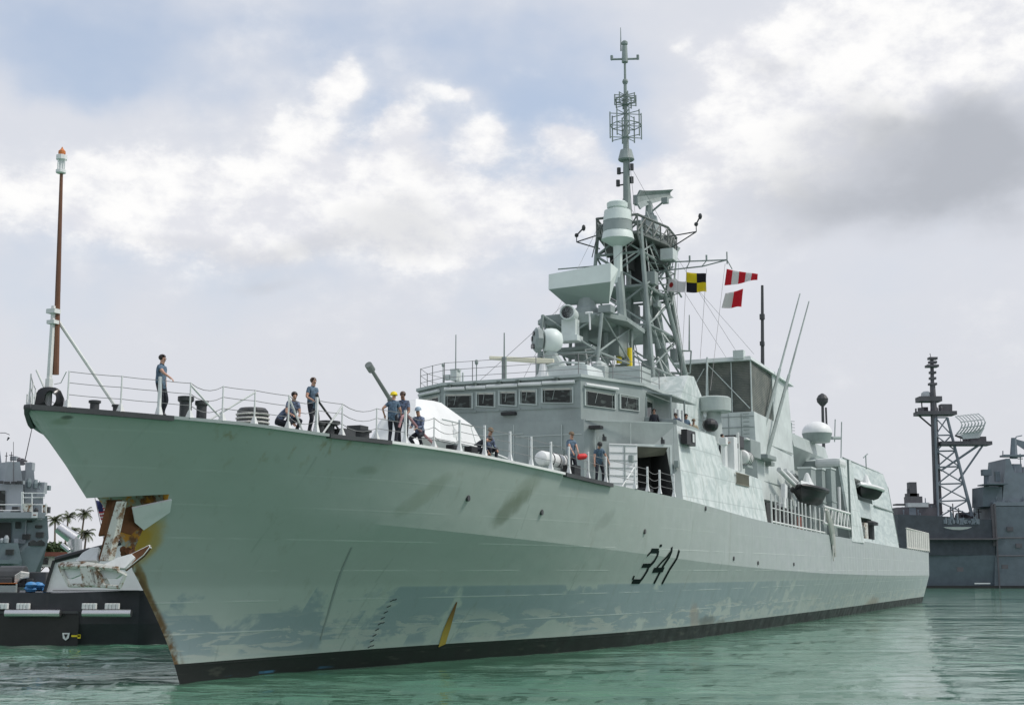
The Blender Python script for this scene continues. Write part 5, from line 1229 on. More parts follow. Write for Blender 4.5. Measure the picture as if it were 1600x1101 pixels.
mb = MB(True); s = 8.357; mb.lathe((s,wd(s)-.7,zd(s)), [(.30,0),(.2,.1),(.2,.35),(.38,.42),(.38,.5),(.1,.52)], 14); s = 8.955; mb.box((s,wd(s)-.7,zd(s)+.15),(.7,.5,.3)); s = 9.805; mb.box((s,wd(s)-.9,zd(s)+.25),(.5,.5,.5)); mb.split('mooring_capstan', M['dark'], FR)
mb = MB(True); s = 5.567; mb.lathe((s,wd(s)-.75,zd(s)), [(.44,.0),(.47,.06),(.45,.5),(.38,.58),(.12,.6)], 14); mb.mat(1)
for k in range(3): mb.path([(s+.48*math.cos(t*.4)*(1-.02*k), wd(s)-.75+.48*math.sin(t*.4), zd(s)+.15+.12*k) for t in range(17)],.03,5)
mb.build('hawser_reel', [M['dark'], M['canvas']], FR)
mb = MB(True)     # low breakwater abaft the gun's port side
a = 12.761; b = 18.695
pts = []
for i in range(13): s = a+(b-a)*i/12; pts.append((s, wd(s)-.75-.02*i, zd(s)))
mb.add([p for p in pts]+[(p[0],p[1],p[2]+.42-.2*max(0,(i-7)/5)) for i, p in enumerate(pts)]+[(p[0],p[1]-.06,p[2]) for p in pts]+[(p[0],p[1]-.06,p[2]+.42-.2*max(0,(i-7)/5)) for i, p in enumerate(pts)], [(i,i+1,14+i,13+i) for i in range(12)]+[(26+i,39+i,40+i,27+i) for i in range(12)]+[(13+i,14+i,40+i,39+i) for i in range(12)]); mb.build('breakwater', M['ship_dark'], FR)
mb = MB(True); mb.path([(p[0],p[1]+.02,p[2]+.46-.2*max(0,(i-7)/5)) for i, p in enumerate(pts)],.035,6); mb.build('hose_run', M['white'], FR)
mb = MB(True); s = 14.134; mb.box((s,wd(s)-.45,zd(s)+.14),(.7,.3,.26)); s = 15.126; mb.box((s,wd(s)-.45,zd(s)+.16),(.5,.3,.34)); s = 22.372; mb.box((s,wd(s)-.5,zd(s)+.25),(.7,.5,.5)); s = 29.844; mb.box((s,wd(s)-.5,zd(s)+.1),(1.2,.5,.2)); mb.split('deck_locker', M['black'], FR, bev=.03)
# side platform abaft the wing: sight, lights, lockers
mb = MB(True); p = Vector((48.08, 6.6, 10.69)); mb.box(p+Vector((.2,0,0)),(1.4,.8,.7)); mb.tube(p+Vector((0,0,-2.0)), p, .12); mb.box(p+Vector((-.4,.2,-.3)),(.6,.5,.3)); p = Vector((42.164, 6.9, 11.043)); mb.ball(p,.42,12,(1.5,1,.9)); mb.box(Vector((52.579, 6, 11.386)),(2.4,.1,.08)); mb.split('optical_sight', M['black'], FR, bev=.05)
mb = MB(True); p = Vector((45.874, 7, 9.584)); mb.box(p,(.8,.6,2.3)); p = Vector((44.369, 7, 9.467)); mb.tube(p+Vector((0,0,-1)),p+Vector((0,0,1.1)),.16); mb.box(p+Vector((0,0,.9)),(.5,.4,.4)); mb.tube(p+Vector((.5,0,-1)),p+Vector((.5,0,.8)),.08); p = Vector((53.819, 5.6, 11.239)); mb.box(p+Vector((.6,0,.1)),(3.2,1.2,.1)); mb.split('platform_locker', M['white'], FR, bev=.03)
mb = MB(True); p = Vector((54.891, 5.6, 10.854)); mb.box(p,(2.6,1.3,1.1)); p = Vector((59.079, 5.6, 10.661)); mb.box(p,(2.5,1.4,.3)); mb.split('equipment_cabinet', M['ship_dark'], FR, bev=.06)
mb = MB(True); p = Vector((47.498, 7, 10.257)); mb.tube(p+Vector((0,0,-1.3)),p+Vector((0,0,.9)),.10); mb.tube((47.045, 7.3, 8.943), (46.885, 7.3, 10.086), .06); mb.split('rail_post', M['offwhite'], FR)

# ================================================================== THINGS ON THE SHIP
def canister(p, L, r, label):
    t = empty('life_raft_canister', p, ship=True); tag(t, label, 'life raft')
    mb = MB(); pr = [(r*.3,-L/2),(r*.85,-L/2+.12),(r,-L/2+.3),(r,L/2-.3),(r*.85,L/2-.12),(r*.3,L/2)]
    mb.lathe((0,0,r+.12), pr, 16, (1,0,0)); mb.build('shell', M['white'] if L > 1.7 else M['offwhite'], t, smooth=True)
    mb = MB()
    for x in (-L*.22, 0, L*.22): mb.lathe((x,0,r+.12), [(r+.012,-.03),(r+.02,-.03),(r+.02,.03),(r+.012,.03)], 16, (1,0,0))
    mb.build('strap', M['dark'], t)
    mb = MB(); mb.box((0,0,.07),(L*.8,r*1.5,.12)); mb.build('cradle', M['ship_dark'], t)
    return t
s_ = 22.082
canister((s_, wd(s_)-1.1, zd(s_)+.25), 3.0, .30, 'long white life raft canister lying on deck ahead of the roller door')
p = (49.308, 6.9, 9.818); canister((p[0],p[1],p[2]-.55), 1.6, .45, 'short white raft canister on the side platform under the whip aerials')

def boat(name, p, L, B, H, yaw, mats, label, cover):
    t = empty(name, p, yaw, ship=True); tag(t, label, 'boat')
    mb = MB(); N = 14; vs = []; fs = []; K = 7
    for i in range(N+1):
        u = i/N; b = B/2*(1-max(0,(u-.45)/.55)**2.2)*(.82+.18*min(1,u/.2)); sh = H*(.85+.25*max(0,u-.5)**1.5*2)
        for k in range(K):
            a = k/(K-1)*2-1; vs.append((-L/2+L*u, b*math.copysign(abs(a)**.7,a), sh*(abs(a)**1.6)*.95+H*.05+max(0,u-.7)*H*.6*(1-abs(a))))
    for i in range(N):
        for k in range(K-1): fs.append((i*K+k,i*K+k+1,(i+1)*K+k+1,(i+1)*K+k))
    fs.append(tuple(range(K-1,-1,-1))); mb.add(vs, fs); mb.build('boat_hull', mats[0], t, smooth=True)
    mb = MB()
    for sg in (-1,1):
        P_ = []
        for i in range(N+1):
            u = i/N; b = B/2*(1-max(0,(u-.45)/.55)**2.2)*(.82+.18*min(1,u/.2)); P_.append((-L/2+L*u, sg*b, H*(.92+.25*max(0,u-.5)**1.5*2)))
        mb.path(P_, [.11*B/2+.06]*(N)+[.08], 8)
    mb.build('gunwale_tube', mats[1], t, smooth=True)
    if cover:
        mb = MB(); vs = []; fs = []
        for i in range(N+1):
            u = i/N; b = B/2*(1-max(0,(u-.45)/.55)**2.2)*(.82+.18*min(1,u/.2))*1.06; rz_ = H*(.98+.25*max(0,u-.5)**1.5*2)
            for k in range(5): a = k/4*2-1; vs.append((-L/2+L*u, b*a, rz_+.28*H*(1-a*a)*(.6+.4*math.sin(u*9))))
        for i in range(N):
            for k in range(4): fs.append((i*5+k,i*5+k+1,(i+1)*5+k+1,(i+1)*5+k))
        mb.add(vs, fs); mb.build('boat_cover', mats[2], t, smooth=True)
        mb = MB(); mb.lathe((L*.05,0,H*1.1), [(.55,0),(.35,.35),(.12,.95),(.02,1.0)], 10); mb.build('console', mats[2], t)
    else:
        mb = MB(); mb.box((-L*.1,0,H*1.0),(.8,.6,.7)); mb.box((-L*.4,0,H*1.05),(.4,.5,.8)); mb.build('console', M['dark'], t, bev=.05)
    return t
p = (66.536, 7, 7.589)
boat('rigid_inflatable_boat', (p[0]+.2,p[1],p[2]+.25), 4.6, 2.1, 1.2, math.pi, (M['black'], M['black'], M['palegrey']), 'black inflatable boat under a pale cover on the waist deck', True)
boat('rescue_boat', (87.6, 7.7, 9.35), 6.4, 2.0, .95, math.pi, (M['tyreblack'], M['white'], M['white']), 'small black and white boat stowed in the hangar side recess', True)

# ---------------------------------------------------------------- signal flags
def flag_mat(name, kind):
    m, t, b = new_mat(name); uv = t.n('ShaderNodeTexCoord').outputs['UV']; X, Y, Z = t.xyz(uv)
    gt = lambda v, k: t.m('GREATER_THAN', v, k)
    if kind == 'quarters':
        c = t.mix(t.m('ABSOLUTE', t.m('SUBTRACT', gt(X,.5), gt(Y,.5))), (.015,.015,.022,1), (.80,.66,.02,1))
    elif kind == 'halves': c = t.mix(gt(X,.47), (.72,.71,.68,1), (.62,.015,.03,1))
    elif kind == 'stripes': c = t.mix(t.m('GREATER_THAN', t.m('FRACT', t.m('MULTIPLY', X, 2.5)), .5), (.62,.015,.03,1), (.75,.74,.72,1))
    elif kind == 'disc':
        dx = t.m('SUBTRACT', X, .78); dy = t.m('SUBTRACT', Y, .52); r = t.m('ADD', t.m('MULTIPLY', dx, dx), t.m('MULTIPLY', t.m('MULTIPLY', dy, dy), .35))
        c = t.mix(t.m('LESS_THAN', r, .017), (.76,.74,.74,1), (.42,.03,.03,1))
    else:   # banded ensign with a blue corner
        st = t.m('GREATER_THAN', t.m('FRACT', t.m('MULTIPLY', Y, 6.5)), .5)
        c = t.mix(st, (.70,.68,.66,1), (.42,.05,.06,1)); c = t.mix(t.m('MULTIPLY', t.m('LESS_THAN', X, .4), gt(Y,.46)), c, (.03,.04,.13,1))
    t.lk(c, b.inputs['Base Color']); b.inputs['Roughness'].default_value = .8
    tr = t.n('ShaderNodeBsdfTranslucent'); t.lk(c, tr.inputs[0]); ms = t.n('ShaderNodeMixShader'); ms.inputs[0].default_value = .35
    out = m.node_tree.nodes['Material Output']; t.L.new(b.outputs[0], ms.inputs[1]); t.L.new(tr.outputs[0], ms.inputs[2]); t.L.new(ms.outputs[0], out.inputs[0])
    return m
def flag(name, tl, tr, br, bl, mat, label, wave=.13, thick=.012, ship=True):
    """cloth between four corners, hoist on the left; a wave runs along the fly"""
    tl, tr, br, bl = [Vector(p) for p in (tl, tr, br, bl)]; N, K = 18, 8
    nrm = (tr-tl).cross(bl-tl).normalized(); vs = []; uv = []
    for side in (0, 1):
        for i in range(N+1):
            u = i/N
            for k in range(K+1):
                v = k/K; p = tl.lerp(tr,u).lerp(bl.lerp(br,u),v)
                vs.append(p+nrm*(wave*math.sin(u*7.5+v*1.3)*u**.6+thick*side)+Vector((0,0,-.03*math.sin(u*6)))); uv.append((u,1-v))
    q = K+1; n1 = (N+1)*q; fs = []
    for i in range(N):
        for k in range(K):
            a = i*q+k; fs.append((a,a+1,a+q+1,a+q)); fs.append((n1+a,n1+a+q,n1+a+q+1,n1+a+1))
    for i in range(N):
        for k in (0,K): a = i*q+k; fs.append((a,a+q,n1+a+q,n1+a))
    for k in range(K):
        for i in (0,N): a = i*q+k; fs.append((a,a+1,n1+a+1,n1+a))
    me = bpy.data.meshes.new(name); org = tl
    pts = [(p-org) for p in vs]
    me.from_pydata([Vector((p.x,-p.y,p.z)) if ship else p for p in pts], [], fs)
    ul = me.uv_layers.new(name='uv')
    for lp in me.loops: ul.data[lp.index].uv = uv[lp.vertex_index]
    me.materials.append(mat)
    for p in me.polygons: p.use_smooth = True
    o = bpy.data.objects.new(name, me); COL.objects.link(o)
    if ship: o.matrix_world = SHIP @ Matrix.Translation(c3(org))
    else: o.location = org
    tag(o, label, 'flag', 'signal flags flying from the mast yard' if ship else None); return o
flag('signal_flag', (50.4, 3.35, 21.452), (50.4, 4.616, 21.215), (50.4, 4.608, 20.081), (50.4, 3.322, 20.192), flag_mat('yellow_black_flag','quarters'), 'yellow and black quartered signal flag under the mast yard')
flag('signal_flag', (50.4, 5.757, 19.923), (50.4, 6.882, 20.062), (50.4, 6.733, 18.976), (50.4, 5.496, 19.037), flag_mat('white_red_flag','halves'), 'half white half red signal flag, lowest on its halyard')
flag('signal_flag', (50.4, 5.877, 21.417), (50.4, 7.802, 20.883), (50.4, 7.753, 20.534), (50.4, 5.711, 20.401), flag_mat('red_white_pennant','stripes'), 'tapering pennant with red and white upright stripes under the yard end')
flag('signal_flag', (50.4, 3.296, 20.855), (50.4, 2.179, 21.117), (50.4, 2.041, 20.363), (50.4, 3.221, 20.221), flag_mat('white_red_disc_flag','disc'), 'white signal pennant with one red disc, next to the lattice mast', .1)

# ---------------------------------------------------------------- people
SK = {}
def skin_mats():
    def simple(n, c, r=.6, var=.15):
        m, t, b = new_mat(n); o = obj_co(t); k = t.noise(o, 14, 4)
        t.lk(t.mix(t.ss(k,.35,.65), tuple(x*(1-var) for x in c)+(1,), tuple(min(1,x*(1+var)) for x in c)+(1,)), b.inputs['Base Color']); b.inputs['Roughness'].default_value = r; return m
    SK['skin'] = simple('skin', (.48,.27,.19), .5, .08); SK['skin_dark'] = simple('tanned_skin', (.30,.16,.11), .5, .08)
    SK['shirt'] = simple('blue_grey_work_shirt', (.085,.135,.19), .8, .3); SK['shirt2'] = simple('patterned_blue_shirt', (.11,.14,.21), .8, .6)
    SK['tan'] = simple('tan_shirt', (.42,.36,.25), .8, .2); SK['navy'] = simple('navy_trousers', (.014,.017,.026), .8, .3)
    SK['boot'] = simple('black_boots', (.012,.012,.013), .35, .2); SK['hair'] = simple('dark_hair', (.028,.02,.016), .5, .3); SK['brownhair'] = simple('brown_hair', (.085,.05,.03), .5, .3)
    SK['eye'] = simple('eyes', (.02,.015,.012), .2, .1); SK['yellow'] = M['yellow']; SK['capblue'] = simple('pale_blue_cap', (.30,.40,.48), .6, .1); SK['capdark'] = simple('dark_cap', (.03,.03,.03), .7, .2); SK['captan'] = simple('tan_cap', (.17,.12,.075), .8, .15)
skin_mats()
def ik(a, b, l1, l2, pole):
    a = Vector(a); b = Vector(b); d = b-a; L = max(1e-3, min(d.length, (l1+l2)*.999)); dn = d.normalized(); b = a+dn*L
    x = (l1*l1-l2*l2+L*L)/(2*L); h = math.sqrt(max(0, l1*l1-x*x)); p = Vector(pole); p = (p-dn*p.dot(dn)); p = p.normalized() if p.length > 1e-4 else Vector((0,1,0))
    return a+dn*x+p*h, b
def person(p, yaw, label, lean=0., turn=0., side=0., hip=.93, hl=None, hr=None, fl=None, fr_=None, shirt='shirt', skin='skin', hair='hair', cap=None, height=1.75, nod=0., group='sailors on the frigate', roll=0, sleeve='short', world=None):
    """x right, y forward, z up; hands and feet are targets in that frame"""
    K = height/1.75
    root = empty('person', (0,0,0)); root.location = SW(p); root.rotation_euler = (0,0,yaw); root.scale = (K,K,K)
    tag(root, label, 'person', group)
    pel = Vector((0,0,hip)); ca, sa = math.cos(lean), math.sin(lean)
    up = Vector((math.sin(side)*ca, sa, ca*math.cos(side))).normalized(); fwd = (Vector((0,1,0))-up*up.y).normalized(); rt = Vector((math.cos(turn), -math.sin(turn), 0)); rt = (rt-up*up.dot(rt)).normalized(); fw2 = up.cross(rt)
    wst = pel+up*.18+fwd*.0; che = pel+up*.40; nb_ = pel+up*.53; hb = nb_+up*.07+fw2*.02
    hu = (up*.6+Vector((0,0,.4))+fw2*(.05+nod)).normalized(); htop = hb+hu*.185; hmid = hb+hu*.09
    pts = []; rad = []; ed = []; seg = []
    def nd(v, r, par, kind):
        pts.append(Vector(v)); k_ = 1.16 if kind in ('shirt','navy') else 1.0; rad.append(tuple(x*k_ for x in r) if isinstance(r, tuple) else (r*k_, r*k_)); i = len(pts)-1
        if par is not None: ed.append((par, i)); seg.append((par, i, kind))
        return i
    n0 = nd(pel, (.155,.115), None, 'navy'); n1 = nd(wst, (.145,.105), n0, 'shirt'); n2 = nd(che, (.165,.115), n1, 'shirt'); n3 = nd(nb_, (.075,.07), n2, 'shirt')
    n4 = nd(hb, .056, n3, 'skin'); n5 = nd(hmid, (.076,.092), n4, 'skin'); n6 = nd(htop, (.07,.085), n5, 'skin')
    fcx = fw2
    nd(hmid+fcx*.105-hu*.005, .014, n5, 'skin')
    for sg, ht in ((1, hr), (-1, hl)):
        sh = nb_+rt*sg*.155-up*.055; ht = Vector(ht) if ht is not None else Vector((sg*.27,.05,.80))+(up-Vector((0,0,1)))*.5
        el, ha = ik(sh+rt*sg*.035, ht, .29, .26, Vector((sg*.4,-.8,-.3)))
        a = nd(sh, .072, n3 if False else n2, 'shirt'); a1 = nd(sh+(el-sh)*.55, .050, a, 'shirt'); b = nd(el, .042, a1, 'shirt' if sleeve == 'long' else 'skin'); c = nd(ha, .028, b, 'skin' if sleeve != 'long' else 'shirt')
        d = (ha-el).normalized(); ac = d.cross(Vector((0,0,1))); ac = ac.normalized() if ac.length > .1 else rt
        pm = nd(ha+d*.055, (.036,.020), c, 'skin'); nrm_ = d.cross(ac).normalized()
        if nrm_.z > 0: nrm_ = -nrm_
        for f in range(4):
            o_ = ac*(.026-.0175*f); L_ = (.075,.085,.08,.062)[f]; k1 = nd(ha+d*.095+o_, .0088, pm, 'skin'); k2 = nd(ha+d*(.095+L_*.5)+o_+nrm_*.014, .0082, k1, 'skin'); nd(ha+d*(.095+L_*.85)+o_*1.0+nrm_*.042, .0074, k2, 'skin')
        tb = nd(ha+d*.04+ac*.04+nrm_*.01, .0105, pm, 'skin'); nd(ha+d*.075+ac*.055+nrm_*.03, .009, tb, 'skin')
    for sg, ft in ((1, fr_), (-1, fl)):
        hp = pel+Vector((sg*.09,0,-.04)); ft = Vector(ft) if ft is not None else Vector((sg*.11,0,0)); an = ft+Vector((0,0,.09))
        kn, an = ik(hp, an, .43, .41, Vector((sg*.15,1,0)))
        a = nd(hp, .095, n0, 'navy'); b = nd(kn, .062, a, 'navy'); m1 = nd(kn.lerp(an,.35), .060, b, 'navy'); c = nd(an, .045, m1, 'navy'); nd(an+Vector((sg*.02,.15,-.05)), (.045,.035), c, 'boot'); nd(an+Vector((0,-.05,-.05)), .042, c, 'boot')
    me = bpy.data.meshes.new('body'); me.from_pydata(pts, ed, []); o = bpy.data.objects.new('body', me); COL.objects.link(o)
    sm = o.modifiers.new('s', 'SKIN'); sm.use_smooth_shade = True
    sv = me.skin_vertices[0].data
    for i, r in enumerate(rad): sv[i].radius = r; sv[i].use_root = (i == 0)
    ss_ = o.modifiers.new('ss', 'SUBSURF'); ss_.levels = 1; ss_.render_levels = 1
    bpy.context.view_layer.update(); ev = o.evaluated_get(bpy.context.evaluated_depsgraph_get()); m2 = bpy.data.meshes.new_from_object(ev)
    o.modifiers.clear(); o.data = m2; bpy.data.meshes.remove(me); m2.name = 'body'
    keys = ['skin','shirt','navy','boot']; m2.materials.clear()
    for k in (skin, shirt, 'navy', 'boot'): m2.materials.append(SK[k])
    for f in m2.polygons:
        c = f.center; best = None
        for (i, j, kind) in seg:
            a = pts[i]; b = pts[j]; ab = b-a; t = max(0, min(1, (c-a).dot(ab)/max(1e-9, ab.length_squared))); r = rad[i][0]+(rad[j][0]-rad[i][0])*t
            d = (c-(a+ab*t)).length-r*.75
            if best is None or d < best[0]: best = (d, kind)
        f.material_index = keys.index(best[1]); f.use_smooth = True
    o.parent = root
    rq = Matrix((rt, fw2, rt.cross(fw2))).transposed()
    hc = hmid+hu*.035-fw2*.008
    if cap is None:
        mb = MB(); mb.ball(hc+hu*.028-fw2*.012, .108, 12, (.92,1.02,.88), rq)
        mb.v = [v for v in mb.v]
        # keep only the part behind and above the face
        keep = [i for i, f in enumerate(mb.f) if not ((sum((mb.v[k] for k in f), Vector())/len(f)-hc).dot(fw2) > .03 and (sum((mb.v[k] for k in f), Vector())/len(f)-hc).dot(hu) < .055) and (sum((mb.v[k] for k in f), Vector())/len(f)-hc).dot(hu) > -.06]
        mb.f = [mb.f[i] for i in keep]; mb.mi = [0]*len(mb.f); mb.build('hair', SK[hair], root, smooth=True)
    else:
        mb = MB(); big = .125 if cap == 'yellow' else .112
        mb.lathe(hc+hu*.03, [(big,0),(big*.99,.03),(big*.86,.08),(big*.5,.115),(.01,.125)], 14, hu)
        mb.lathe(hc+hu*.025+fw2*(.0 if cap == 'yellow' else .075), [(.12 if cap == 'yellow' else .085,-.008),(.14 if cap == 'yellow' else .09,.0),(.12 if cap == 'yellow' else .085,.010)], 14, hu)
        mb.build('hard_hat' if cap == 'yellow' else 'cap', SK[cap], root, smooth=True)
    mb = MB()
    for sg in (1,-1):
        mb.ball(hmid+fw2*.088+rt*sg*.032+hu*.022, .013, 6); mb.ball(hmid+rt*sg*.085-hu*.0, .022, 6, (.4,1,1.4), rq) if False else None
    mb.box(hmid+fw2*.09-hu*.045, (.045,.012,.01), rq); mb.build('face_detail', SK['eye'], root)
    return root
def deckp(s, off): return (s, wd(s)-off, zd(s)+.02)
YR = lambda d: R(d-90)     # world heading: 0 = to the right of the picture, 90 = away
person(deckp(2.833, .45), YR(-15), 'sailor in blue shirt alone near the jackstaff, one arm stretched out', hr=(.25,.42,1.06), hl=(-.28,.0,.82), turn=0, height=1.74)
person(deckp(7.5, .5), YR(-40), 'bareheaded sailor standing behind the rail holding a long dark pole', hl=(.05,.28,1.0), hr=(.22,.26,1.02), height=1.72, hair='brownhair')
person(deckp(7.342, 1.6), YR(10), 'crouching sailor bent over the hawser reel', hip=.45, lean=.75, hl=(-.15,.5,.35), hr=(.2,.5,.35), fl=(-.13,.05,0), fr_=(.13,.1,0), shirt='shirt2', nod=.3)
person(deckp(6.952, .75), YR(-60), 'crouching sailor beside the hawser reel, right behind a rail post', hip=.42, lean=.35, hl=(-.1,.45,.5), hr=(.15,.45,.5), fl=(-.15,.1,0), fr_=(.15,.05,0), shirt='shirt2')
person(deckp(11.052, .6), YR(75), 'sailor in yellow hard hat seen from behind beside the gun', hl=(-.33,.06,1.02), hr=(.2,.3,1.0), cap='yellow', lean=.08, height=1.68)
person(deckp(12.131, 1.0), YR(-100), 'tall sailor facing outboard between hard hat and crouching mate', hl=(-.12,.3,.98), hr=(.16,.3,.98), lean=.12, height=1.86, hair='brownhair', shirt='shirt2', skin='skin_dark', nod=.2)
person(deckp(12.418, .6), YR(-110), 'crouching sailor in pale cap gripping the hose by the gun', hip=.50, lean=.15, hl=(-.1,.4,.62), hr=(.14,.38,.66), fl=(-.14,.12,0), fr_=(.15,.02,0), cap='capblue', shirt='shirt2', sleeve='long')
person(deckp(17.148, 1.1), YR(-50), 'seated sailor in patterned shirt below the bridge windows', hip=.42, lean=.3, hl=(-.15,.4,.45), hr=(.25,.35,.4), fl=(-.15,.35,0), fr_=(.18,.3,0), cap='captan', shirt='shirt2', sleeve='long')
person(deckp(16.12, 1.0), YR(20), 'dark-clothed sailor bowed low behind the breakwater', hip=.38, lean=1.0, hl=(-.15,.5,.25), hr=(.2,.5,.25), fl=(-.15,.1,0), fr_=(.15,.1,0), shirt='navy', nod=.4, sleeve='long')
person(deckp(22.442, .55), YR(-60), 'sailor in brown cap holding a red float at the deck edge', hl=(-.1,.34,.98), hr=(.15,.36,.95), cap='captan', height=1.78)
person(deckp(24.858, .5), YR(-75), 'sailor leaning over the deck edge beside the roller door', lean=.42, side=.12, hl=(-.36,.25,.86), hr=(.3,.35,.82), fl=(-.22,-.1,0), fr_=(.14,.05,0), cap='capdark', nod=.5, height=1.74)
WZ = 9.55
def wingp(px_s, w): return (px_s, w, WZ)
person(((36.893, 6.7, 11.132)[0], 6.7, 9.45), YR(-120), 'dark-haired lookout leaning on the bridge wing bulwark, nearest the wing door', lean=.35, hl=(-.2,.35,1.05), hr=(.2,.35,1.05), shirt='shirt2', height=1.7, nod=.3)
person(((38.467, 6.6, 11.473)[0], 6.6, 9.45), YR(-70), 'upright lookout in grey shirt between two others on the bridge wing', lean=.15, hl=(-.2,.35,1.05), hr=(.3,.3,1.05), shirt='shirt', height=1.8)
person(((39.618, 6.7, 11.395)[0], 6.7, 9.35), YR(-90), 'lookout in tan shirt and tan cap at the after end of the bridge wing', lean=.1, hl=(-.2,.3,1.05), hr=(.2,.3,1.05), shirt='tan', cap='captan', height=1.72)
person(((35.552, 5.9, 11.183)[0], 5.9, 9.5), YR(-100), 'shadowed sailor in dark clothes standing by the wing door', lean=.05, shirt='navy', skin='skin_dark', sleeve='long', height=1.72)
p = (45.311, 6.7, 10.44)
person((p[0], 6.6, (45.304, 6.7, 10.368)[2]-1.25), YR(-20), 'sailor all in black at the optical sight behind the wing', hl=(-.1,.4,1.25), hr=(.15,.4,1.25), shirt='navy', sleeve='long', lean=.1)

# held and lying gear
mb = MB(True); a = deckp(7.51, .3); b = deckp(8.637, .5)
mb.tube((a[0],a[1],a[2]+1.0),(b[0]+.2,b[1],b[2]+.05),.035,.03,8); mb.tube((a[0],a[1],a[2]+1.02),(a[0]-.15,a[1]+.03,a[2]+1.2),.05,.05,8); o = mb.build('boat_hook_pole', M['dark'], None, org=(b[0]+.2,b[1],b[2])); tag(o, 'long dark pole slanting from a sailor hand down to the deck', 'pole')
M['hose'] = paint('faded_red_hose', (.45,.25,.26), .7, .15, .2)
mb = MB(True); a = deckp(11.452, .4); b = deckp(13.427, .6); P_ = [(a[0]+(b[0]-a[0])*f, a[1]+(b[1]-a[1])*f, a[2]+1.0*(1-f)**.8-.12*math.sin(f*math.pi)+.03) for f in [i/12 for i in range(13)]]
mb.path([(a[0]-.3,a[1]-.1,a[2]+.55),(a[0]-.2,a[1]-.05,a[2]+.9)]+P_, .045, 8); o = mb.build('fire_hose', M['hose'], None, org=b); tag(o, 'faded pink hose running from two sailors down to the deck', 'hose')
mb = MB(True); p = Vector((22.2, 7.212, 7.784)); mb.lathe(p, [(.04,-.22),(.11,-.17),(.125,.0),(.11,.13),(.04,.2)], 12, (.5,.5,.1)); o = mb.build('float', M['red'], None, org=p, smooth=True); tag(o, 'red rescue float held at the deck edge', 'float')

# ================================================================== BACKGROUND
# ---------------------------------------------------------------- grey warship to the right, far off
DY = 290.
DS = tag(empty('destroyer', (99.82, 290, 3.188)[:2]+(0,)), 'distant dark grey warship with lattice mast behind the frigate stern', 'warship')
DO = DS.location.copy()
def W2(p): return Vector(p)-DO
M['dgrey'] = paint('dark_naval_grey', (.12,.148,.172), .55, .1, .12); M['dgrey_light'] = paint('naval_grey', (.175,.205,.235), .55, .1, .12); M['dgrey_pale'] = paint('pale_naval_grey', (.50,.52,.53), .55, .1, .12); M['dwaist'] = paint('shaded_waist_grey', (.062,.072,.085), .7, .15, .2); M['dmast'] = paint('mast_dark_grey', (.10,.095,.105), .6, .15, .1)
def dpx(x, y, dy=0.): return None
def dpart(name, mb, mat, parent=None, **k):
    mb.v = [p-DO for p in mb.v]; return mb.build(name, mat, parent or DS, **k)
def slab(mb, pts, y0, y1, sk=0.):    # upright outline at depth y0 given real thickness to y1; sk = drift of the axis to the side
    d = y1-y0; a = [Vector(p) for p in pts]; mb.prism(a, [p+Vector((sk*d,d,0)) for p in a]); return mb
mb = MB(); X0, X1 = (86.018, 290, 2.509)[0], (145.887, 290, 2.509)[0]; zs = (96.587, 290, 6.999)[2]
vs = []
for (x, hw) in ((X0,7.2),(X0+15,8),(X1-30,8),(X1-10,5),(X1,.3)):
    vs.append((x, hw))
n = len(vs); V_ = []; F_ = []
for x, hw in vs: V_ += [(x,290+8-hw*.85,-1),(x,290+8-hw,zs),(x,290+8+hw,zs),(x,290+8+hw*.85,-1)]
for i in range(n-1):
    for k in range(4): F_.append((i*4+k,i*4+(k+1)%4,(i+1)*4+(k+1)%4,(i+1)*4+k))
F_ += [(0,1,2,3),(n*4-1,n*4-2,n*4-3,n*4-4)]
mb.add(V_, F_); DHULL = dpart('hull', mb, M['dgrey'])
mb = MB(); mb.box(((X0+X1)/2-6, 289.7, .25), (X1-X0-14,.6,.6)); dpart('boot_top', mb, M['black'], DHULL)
mb = MB(); mb.box(Vector((100.966, 289.7, 1.02)),(3.4,.1,.25)); dpart('hull_mark', mb, M['white'], DHULL)
mb = MB()
slab(mb, [(103.652, 290, 0.476), (123.722, 290, 0.476), (124.931, 290, 17.567), (104.942, 290, 17.567)], 289.6, 304)
DM_ = dpart('superstructure', mb, M['dgrey'])
mb = MB(); slab(mb, [(104.378, 290, 17.429), (124.921, 290, 17.429), (125.009, 290, 18.672), (104.436, 290, 18.396)], 290.5, 303); slab(mb, [(106.747, 291, 18.448), (125.42, 291, 18.448), (125.873, 291, 24.85), (109.789, 291, 24.85), (108.998, 291, 27.928), (108.158, 291, 27.928)], 291, 302); dpart('bridge_block', mb, M['dgrey_light'], DM_)
mb = MB(); slab(mb, [(102.51, 291, 17.478), (106.688, 291, 17.478), (106.947, 291, 21.782), (102.759, 291, 21.782)], 291, 298); mb.tube((103.796, 292, 21.567), (103.992, 292, 24.924), .55); mb.box((103.992, 292, 24.924),(1.9,1.5,1.3)); mb.box((106.327, 292, 24.083),(1,1,2.2)); mb.box((105.058, 291.5, 22.232),(4.6,6,.25)); dpart('deckhouse', mb, M['dgrey'], DM_)
mb = MB(); mb.tube((110.594, 293, 28.097), (110.873, 293, 32.625), .9, .6); mb.box((110.346, 293, 28.662),(4.6,3,.4)); mb.path([(110.82, 293, 31.774), (111.456, 293, 32.908), (112.747, 293, 33.192)], .12); mb.plate([(110.944, 293, 31.491), (112.975, 293, 30.075), (113.506, 293, 31.774), (111.421, 293, 32.341)], .2)
mb.tube((108.213, 293, 28.38), (108.298, 293, 29.793), .12); dpart('signal_mast', mb, M['dgrey_light'], DM_)
